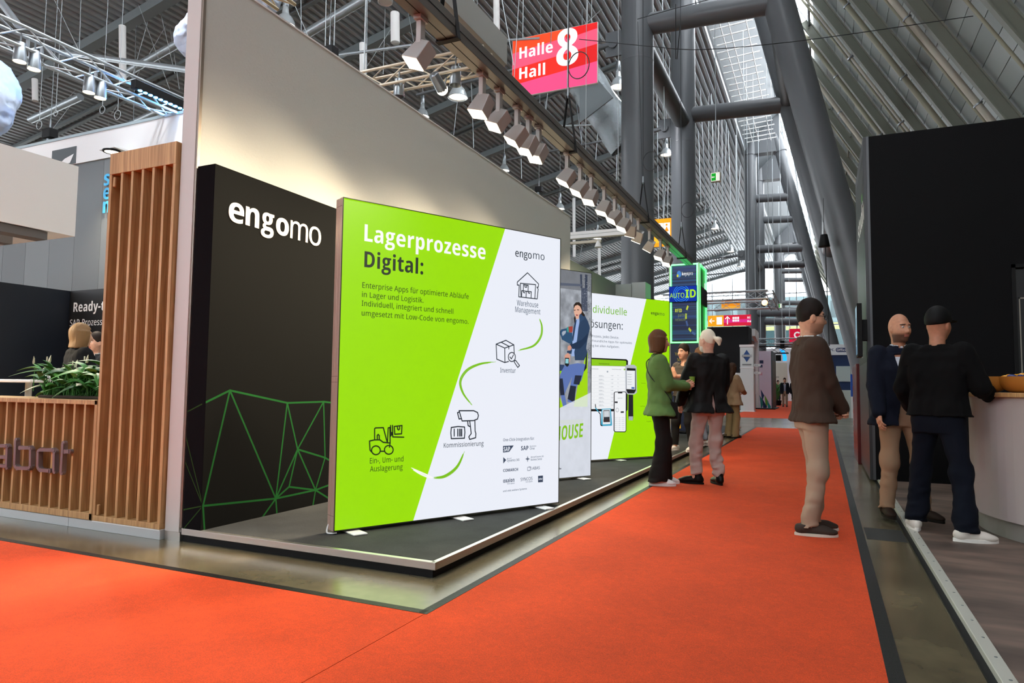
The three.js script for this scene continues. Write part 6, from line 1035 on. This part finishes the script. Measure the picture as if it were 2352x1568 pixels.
      if (y > 1.38) d = smax(d, -(holes(x, y, z) - 0.004), 0.006);
      return d + wr * (0.008 * n3(x * 9, y * 7, z * 9, 41) + 0.006 * n3(x * 24, y * 15 + x * 10, z * 24, 43));
    };
    part(tp.name ?? 'jacket', surfaceNet(f, ...boxOf([V3(-0.26, hem, -0.2), V3(0.26, 1.53, 0.2), A.L.E, A.R.E, A.L.W, A.R.W], 0.11), c1 * 0.75), cloth(tp.color, tp.rough ?? 0.92), o);
    if (tp.collar) { // folded collar band
      const cb = (x, y, z) => { const n = neck(x, y, z); let d = Math.max(Math.abs(n - 0.016) - 0.008, 1.445 - y, y - (1.512 - Math.max(0, z - zOf(1.5)) * 0.5)); return d; };
      part('collar', surfaceNet(cb, [-0.14, 1.42, zOf(1.5) - 0.15], [0.14, 1.55, zOf(1.5) + 0.14], 0.007), cloth(tp.collar, 0.9), o);
    }
    if (tp.shirt) part('shirt', surfaceNet((x, y, z) => { const n = neck(x, y, z); let d = smin(loft([[0.98, 0.07, 0.096, 0], [1.1, wst - 0.01, 0.088, zOf(1.1)], [1.28, 0.085, 0.1, zOf(1.28)], [1.4, 0.09, 0.075, zOf(1.4) - 0.01]])(x, y, z) - 0.006, Math.max(n - 0.011, y - 1.527 + Math.max(0, z - zOf(1.5)) * 0.4, 1.38 - y), 0.01); return smax(d, -(n - 0.004), 0.004); }, [-0.22, 0.96, -0.16], [0.22, 1.56, 0.18], 0.01), cloth(tp.shirt, 0.85), o);
  }
  // shoes
  const sh = sp.shoes; if (sh) for (const k of ['L', 'R']) {
    const a = A[k], g = part('shoe', surfaceNet((x, y, z) => { let d = smin(ell([0, 0.052, -0.045], [0.037, 0.05, 0.055])(x, y, z), ell([0, 0.046, 0.05], [0.04, 0.044, 0.1])(x, y, z), 0.03); d = smin(d, ell([0.004 * a.sg, 0.034, 0.13], [0.044, 0.03, 0.075])(x, y, z), 0.03); d = smin(d, cone([0, 0.06, -0.035], [0, (sh.high ?? 0.085), -0.03], 0.042, 0.043)(x, y, z), 0.02); return smax(smax(d, 0.016 - y, 0.004), y - (sh.high ?? 0.085), 0.006); }, [-0.08, 0, -0.13], [0.08, 0.2, 0.23], 0.0065 * fine), cloth(sh.color, sh.rough ?? 0.6), o);
    const out = []; for (let i = 0; i < 36; i++) { const t = i / 36 * 6.2832, zz = Math.cos(t), ww = 0.043 + 0.006 * zz - 0.004 * Math.cos(2 * t); out.push(new THREE.Vector2(Math.sin(t) * ww, zz * 0.153 + 0.053)); }
    const sg = new THREE.ExtrudeGeometry(new THREE.Shape(out), { depth: (sh.thick ?? 0.022) - 0.004, bevelEnabled: true, bevelSize: 0.002, bevelThickness: 0.002, bevelSegments: 1 }); sg.rotateX(-Math.PI / 2); sg.scale(1, 1, -1); sg.translate(0, 0.002, 0); { const ix = sg.index; if (ix) ix.array.reverse(); else { const p = sg.attributes.position; for (let i = 0; i < p.count; i += 3) for (const at of Object.values(sg.attributes)) { for (let c = 0; c < at.itemSize; c++) { const q = at.array[(i + 1) * at.itemSize + c]; at.array[(i + 1) * at.itemSize + c] = at.array[(i + 2) * at.itemSize + c]; at.array[(i + 2) * at.itemSize + c] = q; } } } sg.computeVertexNormals(); }
    part('sole', sg, cloth(sh.sole ?? 0x111111, 0.6), g);
    if (sh.lace) part('laces', [0, 1, 2, 3].map((i) => rod(V3(-0.022, 0.088 - i * 0.006, 0.03 + i * 0.024), V3(0.022, 0.088 - i * 0.006, 0.038 + i * 0.024), 0.0035, 5)), cloth(sh.lace, 0.8), g);
    g.position.set(a.ank.x, a.lift, a.ank.z); g.rotation.y = a.yaw;
  }
  // hair
  const hr = sp.hair; if (hr) {
    const st = hr, hair = cloth(sp.hairColor ?? 0x2a1d15, 0.6); let f, lo = [-0.17, 1.2, zh - 0.24], hi = [0.17, 1.86, zh + 0.17];
    const strand = (x, y, z, a) => a * n3(x * 90, y * 14, z * 90, 61) + a * 1.6 * n3(x * 30, y * 7, z * 30, 63);
    const line = (z) => { const u = z - zh; return u > 0.03 ? lerp(1.665, 1.738, Math.min(1, (u - 0.03) / 0.05)) : lerp(st === 'short' ? 1.6 : 1.6, 1.665, Math.min(1, Math.max(0, (u + 0.085) / 0.09))); };
    if (st === 'short') { const sk = ell([0, 1.69, zh - 0.01], [0.08, 0.118, 0.1]); f = (x, y, z) => smax(sk(x, y, z) - Math.max(0, (y - 1.66)) * 0.1 + strand(x, y, z, 0.0012), line(z) - y, 0.006); }
    if (st === 'bob') { const sk = ell([0, 1.685, zh - 0.02], [0.1, 0.125, 0.115]), sd = loft([[sp.hairEnd ?? 1.5, 0.03, 0.085, zh - 0.03], [1.6, 0.035, 0.085, zh - 0.02], [1.7, 0.02, 0.085, zh - 0.015]]); f = (x, y, z) => { let d = smin(sk(x, y, z), sd(x, y, z), 0.05); const u = z - zh; d = smax(d, Math.min(u - 0.035 + Math.max(0, Math.abs(x) - 0.055) * -1.2, 1.735 - y < 0 ? -1 : 1), 0.012); return d + strand(x, y, z, 0.0022); }; }
    if (st === 'long') { const sk = ell([0, 1.685, zh - 0.02], [0.092, 0.124, 0.11]), bk = loft([[sp.hairEnd ?? 1.27, 0.06, 0.045, zh - 0.14], [1.42, 0.075, 0.06, zh - 0.1], [1.6, 0.035, 0.085, zh - 0.03], [1.7, 0.02, 0.085, zh - 0.015]]); f = (x, y, z) => { let d = smin(sk(x, y, z), bk(x, y, z), 0.05); const u = z - zh; d = smax(d, Math.min(u - 0.03, 1.735 - y < 0 ? -1 : 1), 0.012); return d + strand(x, y, z, 0.004) + 0.006 * n3(x * 14, y * 12, z * 14, 65); }; }
    if (st === 'ponytail') { const sk = ell([0, 1.688, zh - 0.012], [0.079, 0.113, 0.099]), tl = cone([0, 1.69, zh - 0.1], [0, 1.655, zh - 0.165], 0.022, 0.034), t2 = cone([0, 1.655, zh - 0.165], [0.0, 1.6, zh - 0.17], 0.034, 0.016); f = (x, y, z) => smin(smax(sk(x, y, z), Math.max(line(z) - y, z - zh - 0.075), 0.008), smin(tl(x, y, z), t2(x, y, z), 0.02), 0.015) + strand(x, y, z, 0.0025); }
    if (st === 'cap') { const sk = ell([0, 1.7, zh - 0.008], [0.09, 0.118, 0.112]), br = ell([0, 1.7, zh + 0.12], [0.075, 0.01, 0.075]); f = (x, y, z) => smin(smax(sk(x, y, z), 1.672 + (z - zh) * 0.22 - y, 0.006), br(x, y, z), 0.012); }
    if (f) part(st === 'cap' ? 'cap' : 'hair', surfaceNet(hd(f), lo, hi, 0.0065 * fine), hair, o);
  }
  if (sp.beardMesh) part('beard', surfaceNet(hd((x, y, z) => { const b = smin(ell([0, 1.575, zh + 0.045], [0.055, 0.05, 0.06])(x, y, z), ell([0, 1.6, zh + 0.02], [0.068, 0.05, 0.055])(x, y, z), 0.02); return Math.max(b, y - 1.612 + Math.abs(x) * 0.1, -0.02 - (z - zh)) + 0.002 * n3(x * 90, y * 40, z * 90, 5); }), [-0.12, 1.48, zh - 0.1], [0.12, 1.66, zh + 0.16], 0.006), cloth(sp.beardMesh, 0.8), o);
  if (sp.glasses) { const q = (p) => V3(...p).sub(V3(...hp)).applyQuaternion(hq).add(V3(...hp)), gm = cloth(0x15120f, 0.3), gs = []; for (const g of [-1, 1]) { const c = []; for (let i = 0; i < 16; i++) { const t = i / 16 * 6.2832; c.push(q([g * 0.034 + Math.cos(t) * 0.024, 1.668 + Math.sin(t) * 0.019, zh + 0.104 - Math.abs(Math.cos(t) * 0.024 + 0.02) * 0.12])); } gs.push(tube(c, 0.0022, 5, 32, true)); gs.push(tube([q([g * 0.058, 1.675, zh + 0.095]), q([g * 0.078, 1.673, zh + 0.04]), q([g * 0.082, 1.668, zh - 0.01])], 0.0022, 5, 12)); } gs.push(tube([q([-0.011, 1.672, zh + 0.106]), q([0, 1.675, zh + 0.109]), q([0.011, 1.672, zh + 0.106])], 0.002, 5, 8)); part('glasses', gs, gm, o); }
  return o;
}
const faceDir = (x, z) => Math.atan2(x, z);
{ // man in the brown jacket, hands folded in front
  const p = onY(1868, 1226);
  person({ label: 'man in brown blazer and beige chinos standing with folded hands and glasses', pos: [p.x, 0.005, p.z], face: faceDir(0.95, -0.3), H: 1.79, skin: 0xcf9a7c, hair: 'short', hairColor: 0x1d1511, glasses: true, stubble: true, nod: 0.06,
    top: { color: 0x40322a, hem: 0.85, fit: 0.022, flare: 0.012, collar: 0x4a3a2e, shirt: 0xe8e6e2, open: 0.03 }, trousers: { color: 0xa08b78, cuff: 0.056, folds: 1.0 }, shoes: { color: 0x3b312b, sole: 0xcfc8bc, lace: 0x1c1815 },
    armL: [0.03, 0.93, 0.24], armR: [-0.04, 0.92, 0.23], poleL: [0.7, -0.3, -0.8], poleR: [-0.7, -0.3, -0.8], handL: { dir: [-0.9, -0.3, 0.3], palm: [0, 0, -1], curl: 0.7 }, handR: { dir: [0.9, -0.35, 0.25], palm: [0, 0, -1], curl: 0.7 }, legL: [0.1, 0.06, 0.2], legR: [-0.09, -0.03, -0.12] });
}
{ // woman in the green blazer
  const p = onY(1514, 1114);
  const o = person({ label: 'woman in green blazer and wide black trousers talking with raised hands', pos: [p.x, 0.005, p.z], face: faceDir(0.93, -0.36), H: 1.76, fem: true, skin: 0xd8a184, hair: 'bob', hairColor: 0x5a3a24, hairEnd: 1.53,
    top: { color: 0x5c7a46, hem: 0.8, fit: 0.026, flare: 0.035, open: 0.02, collar: 0x5c7a46, shirt: 0x3d6a2c }, trousers: { color: 0x1d1b1b, wide: 0.045, hem: 0.05, cuff: 0.07, folds: 0.7 }, shoes: { color: 0xe9e5e2, sole: 0xf2f0ee, thick: 0.03 },
    armL: [0.06, 1.16, 0.3], armR: [-0.06, 1.14, 0.3], poleL: [0.5, -1, -0.6], poleR: [-0.6, -1, -0.6], handL: { dir: [-0.4, 0.35, 0.8], palm: [-1, 0, 0], curl: 0.75 }, handR: { dir: [0.4, 0.3, 0.85], palm: [1, 0, 0], curl: 0.75 }, legL: [0.09, 0.08, 0.1], legR: [-0.08, 0, -0.1] });
  const bag = thing('phone_pouch', 'small black phone pouch on a thin strap at the green blazer', 'bag', [p.x, 0.005, p.z], faceDir(0.93, -0.36)); bag.scale.setScalar(1.76 / 1.8);
  part('pouch', rbx(-0.19, 0.77, 0.08, -0.165, 0.96, 0.185, 0.01), M.black, bag); part('strap', tube([V3(-0.18, 0.95, 0.13), V3(-0.185, 1.08, 0.04), V3(-0.15, 1.25, -0.12), V3(0.02, 1.42, -0.14), V3(0.14, 1.5, -0.04)], 0.006, 6, 40), M.strap, bag);
  const cup = thing('paper_cup', 'small green cup held by the woman in the green blazer', 'cup', [0, 0, 0]); const hpnt = V3(0, 1.17, 0.385).multiplyScalar(1.76 / 1.8).applyAxisAngle(UP, faceDir(0.93, -0.36)).add(V3(p.x, 0.005, p.z)); cup.position.copy(hpnt);
  part('cup_body', lathe([[0, 0], [0.026, 0], [0.033, 0.085], [0.03, 0.085], [0.024, 0.006], [0, 0.006]], 20), mat(0x7aa83a, 0.6), cup);
}
{ // white-haired man in the black jacket
  const p = onY(1628, 1112);
  person({ label: 'man with white ponytail in black jacket and rose chinos seen from behind', pos: [p.x, 0.005, p.z], face: faceDir(-0.62, -0.78), H: 1.79, skin: 0xd9a68e, hair: 'ponytail', hairColor: 0xe4d9c4, beardMesh: 0xe0dad0, look: 0.35, top: { color: 0x171616, hem: 0.82, fit: 0.03, flare: 0.035, vent: 2.2, collar: 0x171616, rough: 0.6 }, trousers: { color: 0xb39a92, cuff: 0.064, hem: 0.1, folds: 2.2 }, shoes: { color: 0x131212, sole: 0x0c0c0c, high: 0.15, rough: 0.35, lace: 0x0a0a0a },
    armL: [0.26, 0.92, 0.2], armR: [-0.22, 0.86, 0.14], poleL: [1, -0.1, -0.8], poleR: [-1, 0, -0.7], handL: { curl: 0.8 }, legL: [0.15, 0.07, 0.75], legR: [-0.09, -0.03, -0.15] });
}
{ // two people on the next stand behind them
  const p = onY(1572, 1036, 0.09);
  person({ label: 'person in dark T-shirt and black jeans gesturing behind the green blazer', pos: [p.x, 0.092, p.z], face: faceDir(-0.5, 0.75), H: 1.72, fine: 1.15, skin: 0xd29c80, hair: 'short', hairColor: 0x2a2019, top: { name: 'shirt', color: 0x4a443e, hem: 0.92, fit: 0.014, sleeve: -0.25, flare: 0.0 }, trousers: { color: 0x201f20, cuff: 0.05, hem: 0.1 }, shoes: { color: 0xe6e0d8, sole: 0xf0ece6, thick: 0.03 }, armL: [0.16, 1.25, 0.36], armR: [-0.2, 1.0, 0.22], poleL: [1, -0.6, 0], handL: { dir: [-0.3, 0.9, 0.2], palm: [0, 0, -1], curl: 0.2 }, legR: [-0.14, 0.1, 0.1], legL: [0.1, -0.05, 0.3] });
  const q = onY(1598, 1028, 0.09);
  person({ label: 'person in black top and pale blue jeans behind the white-haired man', pos: [q.x, 0.092, q.z - 0.5], face: faceDir(-0.8, -0.3), H: 1.74, fine: 1.25, skin: 0xd29c80, hair: 'bob', hairColor: 0x6a4a30, fem: true, top: { name: 'shirt', color: 0x15171c, hem: 0.9, fit: 0.02 }, trousers: { color: 0x7c8a99, cuff: 0.06, hem: 0.1 }, shoes: { color: 0xb9b6b0, sole: 0xe0dcd6 } });
}
{ // woman in the beige checked coat
  const p = onY(1682, 1005);
  person({ label: 'woman with long brown hair in beige checked blazer holding a phone', pos: [p.x, 0.005, p.z], face: faceDir(0.55, -0.83), H: 1.68, fine: 1.1, fem: true, skin: 0xd0997c, hair: 'long', hairColor: 0x3d2415, hairEnd: 1.25, nod: 0.2, top: { color: 0x9a8064, hem: 0.78, fit: 0.032, flare: 0.02 }, trousers: { color: 0x8f7a58, wide: 0.03, hem: 0.03, cuff: 0.07 }, shoes: { color: 0x4a3a2c, sole: 0x2a221c }, armR: [-0.12, 1.08, 0.3], armL: [0.12, 1.06, 0.28], poleL: [0.8, -1, -0.4], poleR: [-0.8, -1, -0.4], handR: { curl: 0.6, palm: [0, 1, 0] }, handL: { curl: 0.6, palm: [0, 1, 0] } });
  const d = faceDir(0.55, -0.83), ph = V3(0.0, 1.13, 0.37).multiplyScalar(1.68 / 1.8).applyAxisAngle(UP, d).add(V3(p.x, 0.005, p.z)); const f = thing('mobile_phone', 'grey mobile phone held by the woman in the checked blazer', 'phone', [ph.x, ph.y, ph.z], d); part('body', rbx(-0.04, -0.004, -0.08, 0.04, 0.006, 0.08, 0.004), mat(0x5a6066, 0.3), f); part('display', bx(-0.036, 0.006, -0.074, 0.036, 0.0068, 0.074), mat(0x10141a, 0.1), f);
}
{ // bald man and man with the cap at the counter
  const p = onY(2078, 1192, 0.036);
  person({ label: 'bald bearded man in navy blazer and khaki trousers behind the man in cap', pos: [p.x, 0.036, p.z - 0.1], face: faceDir(0.3, 0.95), H: 1.73, skin: 0xc48a6c, beard: 0x3a241a, hairColor: 0x3a241a, look: 0.3, top: { color: 0x131724, hem: 0.8, fit: 0.028, flare: 0.02, open: 0.05, collar: 0x161b2b, shirt: 0xd8dce4 }, trousers: { color: 0x9c7f66, cuff: 0.062, folds: 1.1 }, shoes: { color: 0x2a1e18, sole: 0x18120e }, armR: [-0.25, 0.88, 0.16], armL: [0.22, 0.92, 0.2], legL: [0.14, 0.1, 0.35], legR: [-0.12, -0.02, -0.1] });
  const a = onY(2105, 1214, 0.036), b = onY(2226, 1243, 0.036), c = a.clone().lerp(b, 0.5), fd = faceDir(0.42, -0.9), rel = (v) => v.clone().sub(c).applyAxisAngle(UP, -fd).divideScalar(1.7 / 1.8), la = rel(a), lb = rel(b);
  person({ label: 'man in black cap, black sweater and dark jeans leaning towards the counter', pos: [c.x, 0.036, c.z], face: fd, H: 1.7, skin: 0xb97f62, hair: 'cap', hairColor: 0x0b0b0c, look: -0.2, lean: 0.04, top: { name: 'sweater', color: 0x080809, hem: 0.93, fit: 0.03, flare: 0.0 }, trousers: { color: 0x0b101b, cuff: 0.072, wide: 0.012, folds: 1.2, belt: 0x2c2a28 }, shoes: { color: 0xd8d0c6, sole: 0xe8e4de, thick: 0.028, lace: 0xe0d8cc }, armL: [0.25, 0.97, 0.2], armR: [-0.26, 1.1, 0.3], poleL: [0.5, -0.3, -1], poleR: [-0.5, -1, -0.3], legL: [la.x, la.z, 0.5], legR: [lb.x, lb.z, -0.9], handL: { curl: 0.5 }, handR: { dir: [-0.2, 0, 1], palm: [0, -1, 0], curl: 0.2 } });
}
{ // visitors behind the wooden counter
  let p = onZ(188, 745, -4.75);
  person({ label: 'woman with blonde bob in black blazer behind the peace lily', pos: [p.x, 0.06, -4.75], face: faceDir(0.25, -0.97), H: 1.66, fem: true, skin: 0xdcae92, hair: 'bob', hairColor: 0x7d6040, hairEnd: 1.51, top: { color: 0x121214, hem: 0.8, fit: 0.035 }, trousers: { color: 0x17181c }, shoes: { color: 0x151515 }, armL: [0.2, 1.0, 0.24], armR: [-0.2, 1.0, 0.24] });
  p = onZ(224, 780, -6.1);
  person({ label: 'person facing the blonde woman, half hidden by the slat divider', pos: [onZ(222, 800, -5.75).x, 0.06, -5.75], face: faceDir(-0.1, 1), H: 1.66, fine: 1.2, noHands: true, skin: 0xe0aa90, hair: 'short', hairColor: 0x2c2420, top: { color: 0x2a2c30, hem: 0.8, shirt: 0xd8d8d8 }, trousers: { color: 0x202226 }, shoes: { color: 0x151515 } });
}
{ // far down the aisle
  let p = onY(1803, 934);
  person({ label: 'man in dark blazer and beige trousers walking up the far aisle', pos: [p.x, 0.005, p.z], face: faceDir(0.05, 1), H: 1.82, fine: 1.8, noHands: true, skin: 0xc08a6c, hair: 'short', top: { color: 0x15171f, hem: 0.8, open: 0.05, shirt: 0x8d93a6, folds: 0.6 }, trousers: { color: 0x8d7866 }, shoes: { color: 0x201a16 }, legL: [0.1, 0.18, 0], legR: [-0.1, -0.14, 0] });
  person({ label: 'dark-dressed man walking behind the man in beige trousers', pos: [p.x + 0.5, 0.005, p.z - 1.6], face: faceDir(0.2, 1), H: 1.82, fine: 2, noHands: true, skin: 0xb8866a, hair: 'short', top: { color: 0x101218, hem: 0.8, folds: 0.5 }, trousers: { color: 0x15161a }, shoes: { color: 0x111111 } });
  person({ label: 'person in black beside the brown blazer far down the aisle', pos: [p.x + 1.0, 0.005, p.z - 0.6], face: faceDir(-0.3, 1), H: 1.78, fine: 2, noHands: true, skin: 0xb8866a, hair: 'bob', top: { color: 0x14151c, hem: 0.85, folds: 0.5 }, trousers: { color: 0x15161a }, shoes: { color: 0x111111 } });
  person({ label: 'person partly hidden behind the far potted palm', pos: [onZ(1787, 900, -53).x, 0.005, -53], face: faceDir(0.6, 1), H: 1.74, fine: 2.2, noHands: true, skin: 0xc8987c, hair: 'short', top: { color: 0x5a6a4a, hem: 0.85, folds: 0.5 }, trousers: { color: 0x33363c }, shoes: { color: 0x111111 } });
}
// ---------------------------------------------------------------- pendant bell lamps of the hall
{
  const bell = lathe([[0.03, 0.52], [0.075, 0.5], [0.09, 0.34], [0.1, 0.3], [0.17, 0.24], [0.23, 0.12], [0.26, 0.0], [0.28, -0.01], [0.255, -0.01], [0.22, 0.11], [0.15, 0.22], [0.05, 0.27]], 28);
  const glassM = mat(0xc9d0d2, 0.25, { metalness: 0.4 }), lit = new THREE.MeshStandardMaterial({ color: 0xffffff, emissive: 0xfff0dc, emissiveIntensity: 2.2 });
  const housing = lathe([[0.0, 0.86], [0.07, 0.85], [0.075, 0.52], [0, 0.52]], 16), disc = new THREE.CylinderGeometry(0.235, 0.235, 0.02, 24);
  const lamp = (p, label, power) => {
    const o = thing('pendant_lamp', label, 'lamp', [p.x, p.y, p.z], 0, 'bell lamps hanging from the hall roof');
    part('shade', bell, glassM, o); part('ballast', housing, M.steel, o); const d = part('diffuser', disc, lit, o); d.position.y = 0.03; d.castShadow = false;
    part('cord', rod(V3(0, 0.85, 0), V3(0, Math.max(1.2, topY(p.x) - p.y), 0), 0.008, 5), M.cable, o);
    if (power) { const L = new THREE.SpotLight(0xf6f8ff, power, 0, 1.3, 0.6, 2); L.position.set(0, -0.05, 0); L.target.position.set(0, -3, 0); L.castShadow = true; L.shadow.radius = 14; o.add(L, L.target); }
  };
  const list = [[1358, 212, -20.5, 'beside the red Halle 8 sign', 1], [1420, 200, -21, 'half hidden behind the grey column', 1], [1530, 356, -30, 'between the two grey columns', 1], [1642, 525, -43, 'above the light truss', 0], [1678, 578, -50, 'over the far truss corner', 0], [1700, 612, -58, 'small, over the far glass end', 0], [1158, 392, -30, 'peeking over the white partition wall', 0], [970, 268, -22, 'white, just above the sloping wall edge', 0], [1286, 480, -34, 'white, above the end of the white wall', 0], [655, 60, -13, 'large, behind the top of the white wall', 1], [1756, 712, -70, 'small, low beside the far exit sign', 0], [1372, 548, -40, 'white, under the white hanging profile', 0]];
  for (const [px, py, z, where, pw] of list) lamp(onZ(px, py, z), 'grey bell pendant lamp ' + where, pw ? 60 : 0);
  // the same grid continues over the visitors and behind them
  for (const [x, y, z, where] of [[-1.8, 9, 2.5, 'orange carpet crossing'], [-9, 9, 3, 'carpet before the wooden counter'], [-9, 9, -6, 'wooden counter stand'], [2.2, 8.2, -3.5, 'curved white counter'], [-16, 9, -4, 'grey panelled wall'], [-9, 9, -16, 'hall behind the white partition']]) lamp(V3(x, y, z), 'grey bell pendant lamp high over the ' + where, x > 0 ? 18 : z > 0 ? 26 : 70);
}
renderer.render(scene, camera);
